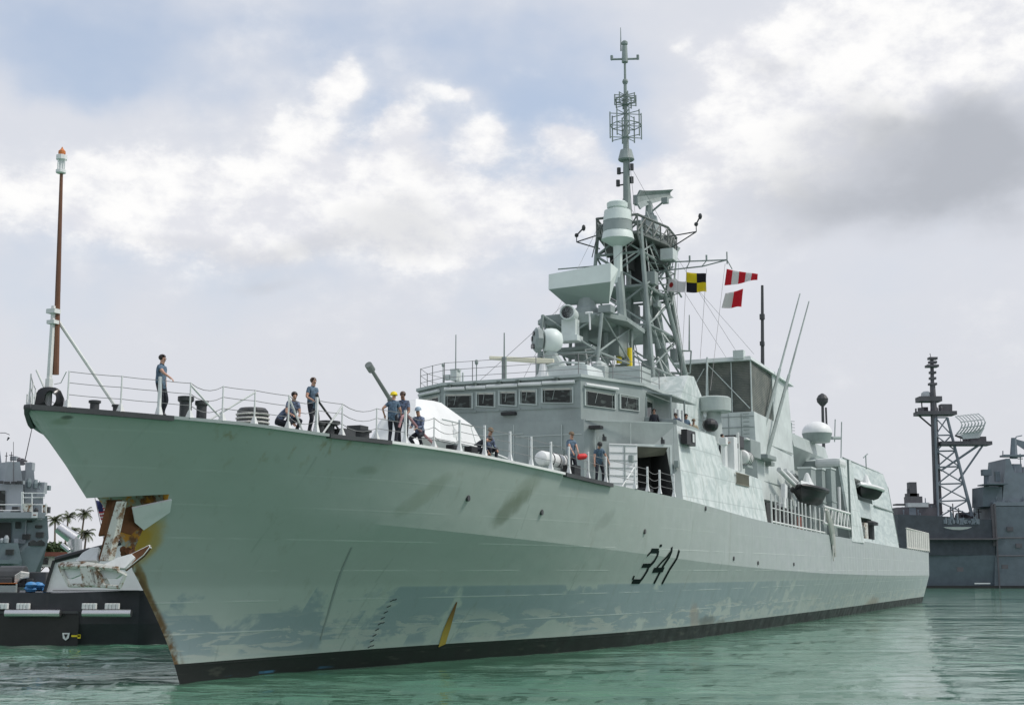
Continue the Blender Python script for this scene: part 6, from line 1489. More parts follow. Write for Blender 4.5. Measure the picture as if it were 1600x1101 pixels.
mb = MB(); slab(mb, [(83.203, 290, 6.999), (104.314, 290, 6.999), (104.762, 290, 14.535), (92.888, 290, 15.361), (83.619, 290, 15.774)], 294, 304); mb.mat(1)
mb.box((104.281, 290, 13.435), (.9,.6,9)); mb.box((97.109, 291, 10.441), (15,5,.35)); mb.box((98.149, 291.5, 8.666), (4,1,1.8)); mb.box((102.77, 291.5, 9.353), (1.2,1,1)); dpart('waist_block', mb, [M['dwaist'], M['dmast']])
mb = MB()
for i in range(14): x = 1449+i*8; 
xs = [(89.419, 290, 7.136)[0]+i*1.1 for i in range(14)]
for x in xs: mb.tube((x,290.6,zs),(x,290.6,zs+1.1),.06)
for h in (.5,1.1): mb.tube((xs[0],290.6,zs+h),(xs[-1],290.6,zs+h),.045)
mb.tube((100.217, 290.5, 7.143), (100.381, 290.5, 10.017), .15); dpart('guard_rail', mb, M['dgrey_pale'])
mb = MB(); mb.box((89.191, 296, 16.455),(9,4,2)); mb.mat(1); mb.box((89.249, 295, 17.954),(4.5,2.5,.9)); mb.mat(0); mb.box((88.891, 296, 18.991),(3.2,3,1.8)); mb.box((88.719, 296, 21.251),(1.6,2,3.6)); mb.box((88.002, 296, 21.11),(.6,1,1)); mb.box((88.656, 296, 19.979),(2.6,2,1.2)); mb.box((90.003, 297, 18.195),(10,3,.3)); mb.box((91.365, 296, 17.44),(5,3,1.2)); dpart('after_gun_deck', mb, [M['dmast'], M['dgrey_pale']])
LM = MB()
a = Vector((94.229, 296, 15.33)); b = Vector((94.477, 296, 39.252)); LM.tube(a, b, 1.0, .75, 8); dpart('mast_pole', LM, M['dmast'])
mb = MB(); base = [Vector((93.592, 294, 15.248)), Vector((101.056, 294, 15.527)), Vector((103.118, 300, 15.777)), Vector((95.502, 300, 15.493))]; topp = [Vector((94.514, 295.5, 37.464)), Vector((97.231, 295.5, 37.464)), Vector((98.218, 298.5, 37.811)), Vector((95.474, 298.5, 37.811))]
lv = [0,.16,.33,.5,.66,.82,1]
for k in range(4):
    mb.tube(base[k], topp[k], .38 if k in (1,2) else .25, .3, 6); j = (k+1)%4
    for f, g in zip(lv, lv[1:]): mb.tube(base[k].lerp(topp[k],f), base[j].lerp(topp[j],g), .15, n=5); mb.tube(base[j].lerp(topp[j],f), base[k].lerp(topp[k],g), .15, n=5); mb.tube(base[k].lerp(topp[k],g), base[j].lerp(topp[j],g), .16, n=5)
for (p, q) in (((104.704, 295, 31.256), (98.87, 295, 23.449)), ((103.709, 295, 31.256), (95.016, 295, 25.571)), ((105.411, 299, 31.78), (99.28, 299, 27.742)), ((103.851, 295, 31.256), (99.763, 296, 28.494))): mb.tube(p, q, .22)
dpart('mast_lattice', mb, M['dgrey_light'])
mb = MB(); mb.box((100.793, 296, 31.637),(11.3,4,.8)); mb.box((95.039, 297, 38.505),(8.6,4,.8)); mb.box((93.764, 297, 41.693),(5.0,3.5,1.1)); mb.mat(1); mb.lathe(Vector((93.24, 297, 42.709)),[(1.2,-.5),(1.1,.4),(.6,.8)],10); mb.mat(0); mb.box((97.401, 297, 39.663),(2.4,2,1.8)); mb.tube((90.733, 297, 38.65), (90.783, 297, 39.663), .2); mb.tube((90.869, 297, 38.505), (94.443, 297, 35.329), .2); mb.tube((92.158, 297, 41.257), (92.171, 297, 38.65), .15); mb.tube((98.762, 297, 38.216), (98.887, 297, 40.532), .15); mb.tube((105.361, 296, 31.637), (105.419, 296, 32.639), .12)
dpart('mast_platform', mb, [M['dmast'], M['dgrey_pale']])
mb = MB(); mb.tube((94.477, 296, 39.252), (94.489, 296, 45.042), .75, .6, 8); mb.tube((94.444, 296, 44.171), (94.646, 296, 50.868), .45, .4, 8)
for yv in (): pass
for (xc, yc, w_) in ((1457,566,1.6),(1457,572,3.0),(1457,580,1.2),(1457,590,1.4),(1457,598,1.3),(1457,606,1.8),(1456,560,1.0)): pass
for c_, w_ in (((94.745, 296, 49.992),1.7),((94.555, 296, 49.116),2.6),((94.624, 296, 47.659),1.4),((94.557, 296, 46.349),1.4),((94.489, 296, 45.042),1.7),((94.79, 296, 50.868),1.9)): mb.box(c_,(w_,w_*.8,.5))
mb.tube((94.501, 296, 50.868), (94.273, 296, 52.038), .08); dpart('topmast', mb, M['dmast'])
mb = MB()   # open curved radar reflector: vertical ribs and rails
for i in range(8):
    x = i/7; q = [Vector((99.547, 294.5, 33.631)).lerp(Vector((104.7, 294.5, 34.202)), x)+Vector((.5*math.sin(t*math.pi)*2-.8, -1.2*math.sin(t*math.pi), t*4.0)) for t in (0,.25,.5,.75,1)]; mb.path(q, .16, 5)
for t in (0,.33,.66,1): mb.path([Vector((99.547, 294.5, 33.631)).lerp(Vector((104.7, 294.5, 34.202)), x)+Vector((.5*math.sin(t*math.pi)*2-.8, -1.2*math.sin(t*math.pi), t*4.0)) for x in (0,.5,1)], .13, 5)
mb.plate([(99.348, 294.8, 33.376), (100.155, 294.8, 32.52), (103.87, 294.8, 32.805), (105.141, 294.8, 35.091), (101.373, 294.8, 33.947)], .5); mb.mat(1); mb.box((103.689, 296, 32.352),(3.5,2.5,1.6)); mb.tube((98.369, 294, 33.294), (99.961, 294.6, 32.785), .25); dpart('air_search_radar', mb, [M['dgrey_pale'], M['dmast']])
rg = random.Random(3)
def fit(f, x0, y0, x1, y1, Y, n, sz, mat, par, name='deck_fitting'):
    a = Vector(x0); b = Vector(x1)
    for i in range(n):
        p = a.lerp(b, (i+rg.random())/n); mb = MB(); h = sz*rg.uniform(.5,1.5); w = sz*rg.uniform(.5,1.6)
        k = rg.random()
        if k < .45: mb.box(p+Vector((0,rg.uniform(0,2),h/2)),(w,sz,h))
        elif k < .7: mb.tube(p, p+Vector((0,0,h*2.2)), sz*.12, sz*.08, 6); mb.box(p+Vector((0,0,h*1.6)),(w*.8,sz*.3,sz*.12))
        else: mb.lathe(p, [(sz*.4,0),(sz*.45,h*.6),(sz*.25,h),(.02,h*1.05)], 8)
        f(name, mb, mat, par)
fit(dpart, (105.295, 291, 17.478), 0, (112.817, 291, 17.478), 0, 0, 6, 1.0, M['dgrey_light'], DM_)
fit(dpart, (108.432, 293, 24.998), 0, (114.064, 293, 24.998), 0, 0, 5, 1.3, M['dgrey_light'], DM_)
fit(dpart, (85.607, 294.5, 15.688), 0, (92.358, 294.5, 15.548), 0, 0, 9, 1.3, M['dgrey_light'], None)
fit(dpart, (94.765, 296, 14.768), 0, (103.252, 296, 14.768), 0, 0, 11, 1.5, M['dmast'], None)
fit(dpart, (90.591, 292, 7.162), 0, (103.513, 292, 7.162), 0, 0, 10, 1.2, M['dgrey_light'], None)
fit(dpart, (91.165, 296, 38.963), 0, (98.046, 296, 38.963), 0, 0, 7, .8, M['dmast'], None)
fit(dpart, (99.96, 296, 32.066), 0, (105.386, 296, 32.066), 0, 0, 6, .7, M['dmast'], None)
mb = MB()
for (q0, q1) in (((104.317, 289.4, 10.675), (113.148, 289.4, 10.675)), ((104.09, 289.4, 6.856), (112.902, 289.4, 6.856))): mb.tube(q0, q1, .12)
mb.box((104.495, 289.4, 9.036), (.3,.2,18)); dpart('wall_rib', mb, M['dmast'], DM_)
for c_ in ((107.507, 289.5, 12.594), (109.22, 289.5, 9.038), (102.805, 281, 4.508), (93.596, 281.5, 3.982)): mb = MB(); mb.box(c_, (1.3,.3,.9)); dpart('hatch', mb, M['dmast'], DM_)
t = tag(empty('launch', (95.938, 288, 12.273)), 'grey ship launch stowed on the distant warship, under its mast', 'boat'); bo = t.location.copy()
mb = MB(); V_ = []; F_ = []
for i in range(9):
    u = i/8; x = (91.582, 288, 13.092)[0]+u*((101.895, 288, 13.092)[0]-(91.582, 288, 13.092)[0]); w_ = 1.4*math.sin(math.pi*(.12+.82*u)); z = (95.93, 288, 12.137)[2]
    V_ += [(x,291-w_,z+.9),(x,291-w_*.5,z-.2),(x,291+w_*.5,z-.2),(x,291+w_,z+.9)]
for i in range(8):
    for k in range(4): F_.append((i*4+k,i*4+(k+1)%4,i*4+4+(k+1)%4,i*4+4+k))
F_ += [(0,1,2,3),(35,34,33,32)]; mb.add(V_,F_); mb.v = [p-bo for p in mb.v]; mb.build('boat_hull', M['white'], t)
mb = MB()
for i in range(9): p = Vector((93.909, 290, 13.71))+Vector((i*.85,0,0)); mb.tube(p, p+Vector((.6*math.sin(i*2.1),0,1.4+1.2*math.sin(i*.8))), .22); mb.box(p+Vector((0,.3,.5)),(1.0,.8,.9+.5*math.sin(i*1.9)))
mb.v = [p-bo for p in mb.v]; mb.build('boat_gear', M['dgrey_light'], t)

# ---------------------------------------------------------------- black tug on the left, astern of the bow
TY = 62.
TG = tag(empty('tugboat', (-20.295, 62, 2.966)[:2]+(0,)), 'black-hulled tug with a white raised bow behind the anchor', 'tug'); TO = TG.location.copy()
def tpart(name, mb, mat, parent=None, **k):
    mb.v = [p-TO for p in mb.v]; return mb.build(name, mat, parent or TG, **k)
M['tugblack'] = paint('tug_black_paint', (.028,.031,.036), .45, .2, .3, (.07,.07,.06)); M['tugwet'] = paint('tug_lower_black', (.017,.018,.017), .4, .2, .25, (.05,.05,.04))
def tugx(px): return (px-110)*62/2078.
mb = MB(); zdk = (-20.262, 62, 2.358)[2]; xa, xb = (-31.127, 62, 2.358)[0], (-13.802, 62, 2.358)[0]
st = [(xa,4.2),(xa+3,4.8),(xb-7,4.8),(xb-3.5,4.0),(xb-1,2.4),(xb,.4)]; V_ = []; F_ = []
for i, (x, hw) in enumerate(st): sh = zdk+(.12 if i >= 3 else 0); V_ += [(x-.3*(i>3),66.8-hw*.92,-1),(x,66.8-hw,.95),(x,66.8-hw,sh),(x,66.8+hw,sh),(x-.3*(i>3),66.8+hw*.92,-1)]
n = len(st)
for i in range(n-1):
    for k in range(5): F_.append((i*5+k,i*5+(k+1)%5,(i+1)*5+(k+1)%5,(i+1)*5+k))
F_ += [tuple(range(5)), tuple(range(n*5-1,n*5-6,-1))]
mb.add(V_,F_); TH = tpart('hull', mb, M['tugblack'])
mb = MB(); zr_ = (-20.182, 61.9, 1.496)[2]; mb.box(((xa+xb)/2-2,61.95,zr_),(xb-xa-8,.16,.10)); mb.mat(1); mb.box(((xa+xb)/2-2,61.985,zr_/2-.35),(xb-xa-8,.02,zr_+.5)); tpart('rubbing_strake', mb, [M['dark'], M['tugwet']], TH)
for (a, b) in ((8,92),(126,200)):
    mb = MB(); x0 = (-23.321, 61.7, 1.444)[0]; k_ = 61.7/2078*1.0; xa_, xb_ = x0+a*k_*1.005, x0+b*k_*1.005; zc = (-21.864, 61.7, 1.459)[2]; mb.tube((xa_,61.72,zc),(xb_,61.72,zc),.17,.17,12); tpart('fender', mb, M['steel'], TH, smooth=True)
for (a, b) in ((-10,12),(25,45),(125,147),(160,182)):
    mb = MB(); x0 = (-23.376, 61.8, 1.728)[0]; k_ = 61.8/2078*1.005; zc = (-21.918, 61.8, 1.771)[2]
    for i in range(4): xx = x0+(a+(b-a)*(i+.5)/4)*k_; mb.box((xx,61.85,zc),((b-a)/4*k_*.92,.22,.26))
    tpart('fender_block', mb, M['palegrey'], TH, bev=.03)
mb = MB(); c_ = Vector((-20.313, 61.85, 0.439)); mb.plate([c_+Vector((-.17,0,.14)),c_+Vector((.17,0,.14)),c_+Vector((.13,0,-.1)),c_+Vector((0,0,-.2)),c_+Vector((-.13,0,-.1))],.02); mb.mat(1); mb.plate([c_+Vector((-.09,-.015,.08)),c_+Vector((.09,-.015,.08)),c_+Vector((.0,-.015,-.11))],.02); mb.mat(2); mb.box(c_+Vector((.45,0,0)),(.4,.02,.08)); mb.box(c_+Vector((.6,0,-.02)),(.14,.02,.18)); tpart('hull_emblem', mb, [M['white'], M['tugwet'], M['yellow']], TH)
mb = MB(); slab(mb, [(-21.577, 62.4, 2.396), (-13.897, 62.4, 2.527), (-13.978, 62.4, 4.723), (-17.843, 62.4, 4.694), (-21.157, 62.4, 3.871)], 62.3, 62.55); TB = tpart('bulwark', mb, M['white'])
mb = MB(); mb.tube((-21.164, 62.42, 3.871), (-19.612, 62.42, 4.282), .15, .15); mb.tube((-19.612, 62.42, 4.282), (-17.704, 62.42, 4.782), .13, .13); mb.box((-19.17, 62.25, 2.47),(4,.03,.03)); mb.plate([(-21.257, 62.35, 3.841), (-21.14, 62.35, 3.87), (-21.502, 62.35, 2.411), (-21.62, 62.35, 2.411)],.2); tpart('bulwark_fender', mb, M['black'], TB)
# deck gear on the tug
mb = MB(); mb.box((-24.03, 64, 2.687),(1.0,1.2,.75)); mb.box((-23.373, 64, 2.866),(.9,.8,.5)); mb.box((-22.672, 63.6, 2.661),(.35,.4,.7)); mb.box((-22.402, 64, 2.866),(.9,1,.9)); mb.lathe(Vector((-23.691, 64, 3.106)),[(.5,-.6),(.5,.6)],12,(1,0,0)); tpart('towing_winch', mb, M['dark'], bev=.05)
mb = MB(); mb.box((-23.777, 63, 2.755),(1.3,.2,.12)); mb.mat(1); mb.box((-23.766, 63, 2.578),(1.3,.2,.4)); tpart('hatch_coaming', mb, [M['orange'], M['ship_dark']])
mb = MB()
for i in range(4): mb.path([Vector((-23.257, 63.2, 2.812))+Vector((0,0,.1*i)), Vector((-22.972, 63.2, 3.049))+Vector((0,-.1,.08*i)), Vector((-22.735, 63.2, 3.108))+Vector((.1,0,.04*i))], .07, 6)
o = mb.build('mooring_rope', M['canvas'], None, org=(-23.081, 63.2, 2.871)); tag(o, 'pale coil of mooring rope on the tug deck', 'rope')
mb = MB(); c_ = Vector((-22.096, 63, 2.608))
for i in range(7): mb.ball(c_+Vector((.5*math.sin(i*1.9),.2*math.cos(i),.12*math.sin(i*2.7))), .22, 8, (1.3,1,.7))
o = mb.build('tarpaulin', M['blue'], None, org=c_, smooth=True); tag(o, 'crumpled bright blue tarpaulin on the tug deck', 'tarpaulin')

# ---------------------------------------------------------------- grey warship behind the tug (its bridge front and mast)
LS = tag(empty('patrol_ship', (-34.069, 92, 3.247)[:2]+(0,)), 'mid grey warship at the left edge, stepped bridge above the tug', 'warship'); LO = LS.location.copy()
def lpart(name, mb, mat, parent=None, **k):
    mb.v = [p-LO for p in mb.v]; return mb.build(name, mat, parent or LS, **k)
M['lgrey'] = paint('blue_grey_ship_paint', (.17,.215,.225), .5, .08, .12); M['lgrey2'] = paint('light_grey_ship_paint', (.31,.34,.36), .5, .08, .12)
mb = MB(); slab(mb, [(-42.656, 92, 1.315), (-32.558, 92, 1.315), (-31.759, 92, 5.627), (-31.931, 92, 7.109), (-43.109, 92, 7.196)], 92, 104, -.9); LB = lpart('superstructure', mb, M['lgrey'])
mb = MB(); slab(mb, [(-41.993, 90.5, 1.768), (-32.995, 90.5, 1.768), (-32.963, 90.5, 4.097), (-33.291, 90.5, 5.247), (-42.268, 90.5, 5.333)], 90.5, 92, -.9); slab(mb, [(-41.83, 89.8, 3.879), (-32.866, 89.8, 3.879), (-32.839, 89.8, 4.133), (-41.849, 89.8, 4.133)], 89.8, 90.6, -.9); lpart('lower_block', mb, M['lgrey'], LB)
mb = MB(); slab(mb, [(-33.195, 91, 2.779), (-32.227, 91, 3.205), (-31.476, 91, 5.172), (-31.575, 91, 5.387), (-32.312, 91, 5.387), (-33.222, 91, 4.658)], 91, 92.1, -.9); lpart('slanted_screen', mb, M['lgrey'], LB)
mb = MB(); slab(mb, [(-35.473, 91.9, 5.321), (-34.291, 91.9, 5.321), (-34.374, 91.9, 6.669), (-35.559, 91.9, 6.669)], 91.85, 92.1, -.9); lpart('opening', mb, M['inside'], LB)
mb = MB(); slab(mb, [(-33.998, 91.9, 6.277), (-33.691, 91.9, 6.277), (-33.718, 91.9, 6.712), (-34.025, 91.9, 6.712)], 91.85, 92.1, -.9); lpart('opening', mb, M['inside'], LB)
mb = MB(); slab(mb, [(-32.605, 90.9, 5.084), (-31.609, 90.9, 5.084), (-31.622, 90.9, 5.299), (-31.848, 90.9, 5.47), (-32.144, 90.9, 5.342), (-32.368, 90.9, 5.47), (-32.618, 90.9, 5.299)], 90.85, 91.1, -.9); lpart('fairlead', mb, M['inside'], LB)
mb = MB(); slab(mb, [(-32.64, 91.9, 6.298), (-32.201, 91.9, 6.298), (-32.212, 91.9, 6.494), (-32.651, 91.9, 6.494)], 91.85, 92.1, -.9); lpart('opening', mb, M['inside'], LB)
mb = MB(); slab(mb, [(-33.277, 91.9, 6.69), (-32.926, 91.9, 6.69), (-32.938, 91.9, 6.887), (-33.289, 91.9, 6.887)], 91.85, 92.1, -.9); lpart('opening', mb, M['inside'], LB)
mb = MB(); slab(mb, [(-42.624, 91, 6.938), (-31.75, 91, 6.938), (-31.686, 91, 7.327), (-42.66, 91, 7.413)], 90.8, 104.5, -.9); lpart('bridge_deck', mb, M['lgrey2'], LB)
mb = MB(); slab(mb, [(-44.529, 95, 7.505), (-34.714, 95, 7.505), (-34.837, 95, 9.544), (-44.686, 95, 9.544)], 95, 103, -.9); slab(mb, [(-36.156, 95, 9.498), (-34.834, 95, 9.498), (-35.158, 95, 11.094), (-36.027, 95, 11.094)], 95.2, 99, -.9); mb.box((-36.333, 97, 11.492),(.45,.4,.3)); LU = lpart('bridge_tower', mb, M['lgrey2'])
mb = MB(); slab(mb, [(-36.865, 94.9, 7.636), (-35.957, 94.9, 7.636), (-36.044, 94.9, 9.038), (-36.954, 94.9, 9.038)], 94.85, 95.1, -.9); lpart('bridge_window', mb, M['glass'], LU)
mb = MB(); slab(mb, [(-34.988, 96, 7.549), (-33.61, 96, 7.549), (-33.748, 96, 9.151), (-34.182, 96, 9.472), (-34.393, 96, 9.932), (-34.477, 96, 10.577), (-35.031, 96, 10.577), (-35.073, 96, 9.748)], 96, 100, -.9); mb.box((-35.129, 97, 10.886),(.5,.6,.6)); mb.ball((-35.135, 97, 10.979),.27,8); mb.box((-33.978, 96.5, 9.32),(.5,.6,.8)); mb.box((-33.803, 95.8, 8.91),(.5,.3,.5)); lpart('director_block', mb, M['lgrey2'], LU)
mb = MB(); slab(mb, [(-37.769, 96, 9.38), (-36.525, 96, 9.38), (-36.559, 96, 10.669), (-37.864, 96, 10.853)], 96, 100, -.9); slab(mb, [(-38.258, 97, 10.932), (-37.185, 97, 10.932), (-37.395, 97, 12.054), (-38.342, 97, 12.241)], 97, 100, -.9); lpart('mast_house', mb, M['lgrey2'], LU)
mb = MB()
for (x0_, y0_) in (): pass
for c_ in ((-35.828, 94.6, 9.563), (-35.328, 94.6, 9.563), (-34.922, 94.6, 9.608), (-36.285, 94.6, 9.608)): mb.box(c_,(.32,.3,.18))
lpart('searchlight', mb, M['dark'], LU)
mb = MB(); mb.tube((-35.164, 96, 11.269), (-34.692, 96, 14.242), .04, .025); mb.box((-35.346, 96, 11.223),(.6,.3,.12)); mb.box((-35.335, 96, 11.038),(.3,.3,.15)); mb.tube((-36.004, 96, 11.408), (-36.078, 96, 12.612), .02); mb.tube((-35.48, 94.9, 9.492), (-35.592, 94.9, 11.315), .025); mb.path([(-37.555, 96, 13.263), (-36.721, 96, 13.263), (-36.388, 96, 13.124)], .025); mb.path([(-36.422, 96, 12.938), (-36.547, 96, 12.705)], [.09,.03]); mb.tube((-37.555, 96, 13.263), (-37.869, 97, 12.147), .03); lpart('aerial', mb, M['dmast'], LU)
mb = MB()
for c_, d_ in (((-33.497, 91.2, 8.726), (-33.413, 91.2, 7.335)), ((-33.409, 91.2, 8.726), (-33.326, 91.2, 7.335))): mb.tube(c_, d_, .045)
for (a_, b_) in (((-33.448, 91.2, 8.639), (-31.917, 91.2, 8.639)), ((-33.429, 91.2, 8.334), (-31.9, 91.2, 8.334)), ((-34.929, 91.2, 7.856), (-31.785, 91.2, 7.856)), ((-34.904, 91.2, 7.466), (-33.377, 91.2, 7.466))): mb.tube(a_, b_, .03)
for c_, d_ in (((-32.792, 91.2, 8.639), (-32.715, 91.2, 7.335)), ((-32.047, 91.2, 7.856), (-32.012, 91.2, 7.249)), ((-31.79, 91.2, 7.943), (-31.745, 91.2, 7.162))): mb.tube(c_, d_, .04)
lpart('bridge_rail', mb, M['white'], LB)
mb = MB(); mb.box((-32.352, 90.7, 7.141),(.38,.05,.38)); mb.mat(1); mb.box((-32.338, 90.66, 7.139),(.2,.05,.06)); lpart('name_board', mb, [M['white'], M['brownred']], LB)
mb = MB(); slab(mb, [(-33.248, 91.1, 7.374), (-32.682, 91.1, 7.374), (-32.715, 91.1, 7.938), (-33.282, 91.1, 7.938)], 91.05, 91.12, -.9); slab(mb, [(-32.001, 91.3, 7.21), (-31.695, 91.3, 7.21), (-31.732, 91.3, 7.861), (-32.038, 91.3, 7.861)], 91.25, 91.32, -.9); mb.v = [p-LO for p in mb.v]; mb.split('rail_dodger', M['rustpaint'], LB)
mb = MB(); mb.box(((-36.263, 98, 2.787)[0]-16, 98, .8),(22,10,5)); lpart('hull', mb, M['lgrey'])
fit(lpart, (-35.361, 91.5, 7.349), 0, (-31.947, 91.5, 7.349), 0, 0, 9, .35, M['dark'], LB)
fit(lpart, (-36.552, 95.2, 9.512), 0, (-34.907, 95.2, 9.512), 0, 0, 6, .4, M['lgrey2'], LU)
fit(lpart, (-35.005, 96, 9.38), 0, (-33.797, 96, 9.197), 0, 0, 6, .45, M['lgrey'], LU)
fit(lpart, (-37.359, 96.5, 10.8), 0, (-35.757, 96.5, 11.171), 0, 0, 6, .35, M['dmast'], LU)
fit(lpart, (-34.799, 90.6, 5.292), 0, (-33.328, 90.6, 5.249), 0, 0, 5, .4, M['lgrey2'], LB)
for c_ in ((-33.263, 91.9, 5.712), (-32.35, 91.9, 5.842), (-33.778, 90.4, 4.648)): mb = MB(); mb.box(c_, (.5,.15,.35)); lpart('vent', mb, M['inside'], LB)
mb = MB(); mb.box((-33.335, 91.92, 6.06), (.06,.06,1.6)); mb.box((-34.263, 91.92, 6.887), (4.0,.08,.08)); lpart('wall_rib', mb, M['lgrey2'], LB)
flag('ensign', (-21.828, 70, 7.025), (-21.057, 70, 7.025), (-20.879, 70, 6.125), (-21.471, 70, 5.926), flag_mat('striped_ensign','ensign'), 'red and white striped ensign hanging behind the anchor shank', .12, ship=False)
mb = MB(); mb.tube((-21.87, 70, 7.192), (-21.211, 70, 4.734), .02); tpart('ensign_staff', mb, M['wire'])
# bent steel boom standing on the quay behind
BM = tag(empty('quay_boom', (-38.993, 120, 4.76)), 'bent shiny steel pipe boom on the quay behind the tug', 'crane boom'); bo = BM.location.copy()
mb = MB(); mb.tube((-38.981, 120, 4.534), (-39.072, 120, 6.23), .62, .62, 14); mb.v = [p-bo for p in mb.v]; mb.build('post', M['steel'], BM, smooth=True)
mb = MB(); mb.tube((-39.012, 120, 6.173), (-40.559, 120, 7.251), .58, .5, 14); mb.v = [p-bo for p in mb.v]; mb.build('arm', M['steel'], BM, smooth=True)
mb = MB(); mb.tube((-39.202, 119, 5.195), (-39.913, 119, 5.756), .2, .2, 8); mb.v = [p-bo for p in mb.v]; mb.build('brace', M['steel'], BM)
# ---------------------------------------------------------------- shore, trees and palms on the far left
M['soil'] = paint('shore_ground', (.16,.15,.10), .9, .2, .3, streak=False); M['leaf'] = paint('foliage', (.055,.085,.035), .75, .35, 0, sc_=3); M['palmleaf'] = paint('palm_fronds', (.075,.095,.04), .7, .3, 0, sc_=3); M['bark'] = paint('palm_bark', (.19,.16,.125), .9, .2, .2)
mb = MB(); V_ = []; F_ = []
for j in range(6):
    for i in range(24):
        x = -140+i*6.2; y = 175+j*28+6*math.sin(i*.7)*(j == 0); z = (-.6 if j == 0 else 1.2+.25*j+.6*mnoise.noise((x*.08,y*.08,0)))
        V_.append((x,y,z))
for j in range(5):
    for i in range(23): F_.append((j*24+i,j*24+i+1,(j+1)*24+i+1,(j+1)*24+i))
mb.add(V_,F_); o = mb.build('shore', M['soil']); o['kind'] = 'structure'
def quay_building():
    t = tag(empty('shed', (-63.257, 190, 5.268)), 'long low tan harbour shed on the shore behind the tug', 'shed'); b0 = t.location.copy()
    mb = MB(); slab(mb, [(-77.637, 190, 4.108), (-50.554, 190, 4.108), (-50.621, 190, 5.626), (-77.739, 190, 5.626)], 190, 200); mb.v = [p-b0 for p in mb.v]; mb.build('wall', M['canvas'], t)
    mb = MB(); slab(mb, [(-77.507, 189, 5.569), (-50.173, 189, 5.569), (-50.378, 189, 6.147), (-77.366, 189, 6.147)], 189.5, 201); mb.v = [p-b0 for p in mb.v]; mb.build('roof', M['brownred'], t)
    for k in range(8):
        mb = MB(); p = Vector((-65.912, 189.9, 4.91))+Vector((k*2.0,0,0)); mb.box(p,(.9,.1,.9)); mb.v = [q-b0 for q in mb.v]; mb.build('window', M['glass'], t)
quay_building()
def leaf_cards(mb, c, r, n, size, rnd, flat=.8):
    for i in range(n):
        d = Vector((rnd.gauss(0,1),rnd.gauss(0,1),rnd.gauss(0,1))).normalized(); q = c+Vector((d.x*r[0],d.y*r[1],d.z*r[2]))*(rnd.random()**.4)
        a = Vector((rnd.gauss(0,1),rnd.gauss(0,1),rnd.gauss(0,.6))).normalized(); b = a.orthogonal().normalized(); b.rotate(Quaternion(a, rnd.random()*6)); s_ = size*(.6+.8*rnd.random())
        mb.add([q-a*s_-b*s_*.1, q+b*s_*.45, q+a*s_, q-b*s_*.45], [(0,1,2,3)])
def tree(x, y, h, w, label, seed):
    rnd = random.Random(seed); t = tag(empty('tree', (x,y,1.3)), label, 'tree', 'trees on the far shore')
    mb = MB(); mb.tube((0,0,-.3),(.2,0,h*.45),.28,.16,8)
    for k in range(5): a_ = k*1.3; mb.tube((.1,0,h*.3),(w*.5*math.cos(a_),w*.5*math.sin(a_),h*(.55+.08*k)),.13,.04,5)
    mb.build('trunk', M['bark'], t)
    mb = MB()
    for k in range(11):
        c = Vector((rnd.uniform(-.6,.6)*w, rnd.uniform(-.6,.6)*w, h*rnd.uniform(.45,.92))); leaf_cards(mb, c, (w*.36,w*.36,h*.14), 170, .42, rnd)
    mb.build('crown', M['leaf'], t)
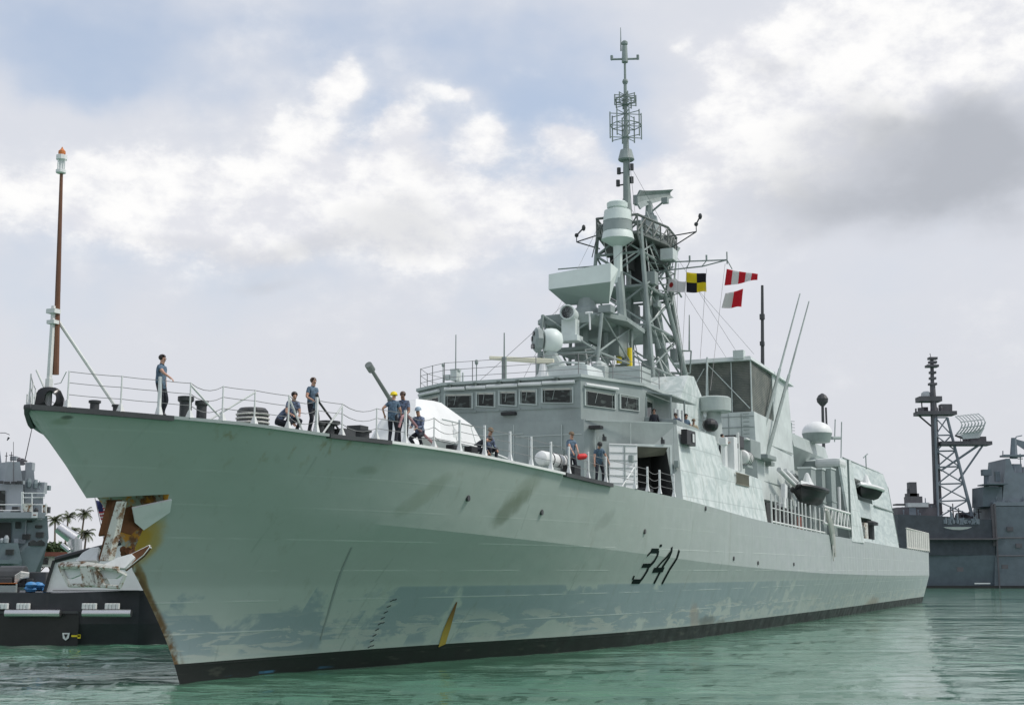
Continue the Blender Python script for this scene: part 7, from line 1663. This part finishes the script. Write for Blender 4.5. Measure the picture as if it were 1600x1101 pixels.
def palm(px, top, y, lean, label, seed, ncut=0):
    rnd = random.Random(seed); H_ = top[2]; t = tag(empty('palm_tree', (top[0]-lean,top[1],1.3)), label, 'palm', 'palms on the far shore')
    mb = MB(); P_ = [(lean*f*f, 0, (H_-1.3)*f-.2*(f == 0)) for f in [i/10 for i in range(11)]]; mb.path(P_, [.26-.12*i/10 for i in range(11)], 8); mb.build('trunk', M['bark'], t)
    c = Vector((lean,0,H_-1.3)); mb = MB()
    for k in range(22):
        a_ = k*2.399+rnd.random()*.4; el = rnd.uniform(-.5,1.2); d = Vector((math.cos(a_)*math.cos(el),math.sin(a_)*math.cos(el),math.sin(el))); L_ = rnd.uniform(1.3,2.0); pv = c.copy(); P_ = []
        for i in range(9): P_.append(pv.copy()); pv += d*(L_/8); d = (d+Vector((0,0,-.14-.02*i))).normalized()
        sd_ = d.cross(Vector((0,0,1))).normalized()
        for i in range(8):
            w_ = .5*math.sin(math.pi*(.15+.8*i/8)); 
            for sg in (1,-1):
                for q in range(3):
                    b_ = P_[i].lerp(P_[i+1], q/3); e_ = b_+sd_*sg*w_+(P_[i+1]-P_[i])*.8+Vector((0,0,-.25)); f_ = b_+(P_[i+1]-P_[i])*.30; mb.add([b_, e_, f_], [(0,1,2)])
        mb.path(P_, .03, 4)
    mb.build('crown', M['palmleaf'], t)
palm(0, (-75.064, 235, 13.403), 235, .6, 'tallest palm on the shore, thin bare trunk in the gap left of the anchor shank', 1)
palm(0, (-79.499, 240, 13.049), 240, .5, 'palm with a drooping round crown beside the tallest palm', 2)
palm(0, (-78.465, 230, 12.096), 230, -.3, 'palm nearest the grey warship, leaning over dense trees', 3)
palm(0, (-68.207, 215, 9.484), 215, .3, 'short palm standing right below the tallest palm', 4)
palm(0, (-72.769, 222, 9.896), 222, -.2, 'low palm half hidden behind the steel boom', 5)
for (px_, w_, h_, y_, lab, sd) in (((-71.836, 210, 7.654), 3.6, 6.6, 210, 'dark bushy tree between the grey warship and the steel boom', 11), ((-72.214, 216, 7.269), 3.2, 5.2, 216, 'rounded tree behind the steel boom post', 12), ((-63.289, 205, 7.549), 2.4, 4.6, 205, 'bright round tree right of the palms, beside the anchor shank', 13), ((-63.982, 200, 6.502), 3.0, 3.6, 200, 'low shrub-like tree below the short palm', 14), ((-63.173, 214, 6.93), 3.0, 4.0, 214, 'small tree hidden mostly behind the anchor', 15), ((-72.263, 205, 7.356), 3.2, 6.0, 205, 'tree peeping out from behind the grey warship bridge', 16)):
    tree(px_[0], y_, h_, w_, lab, sd)
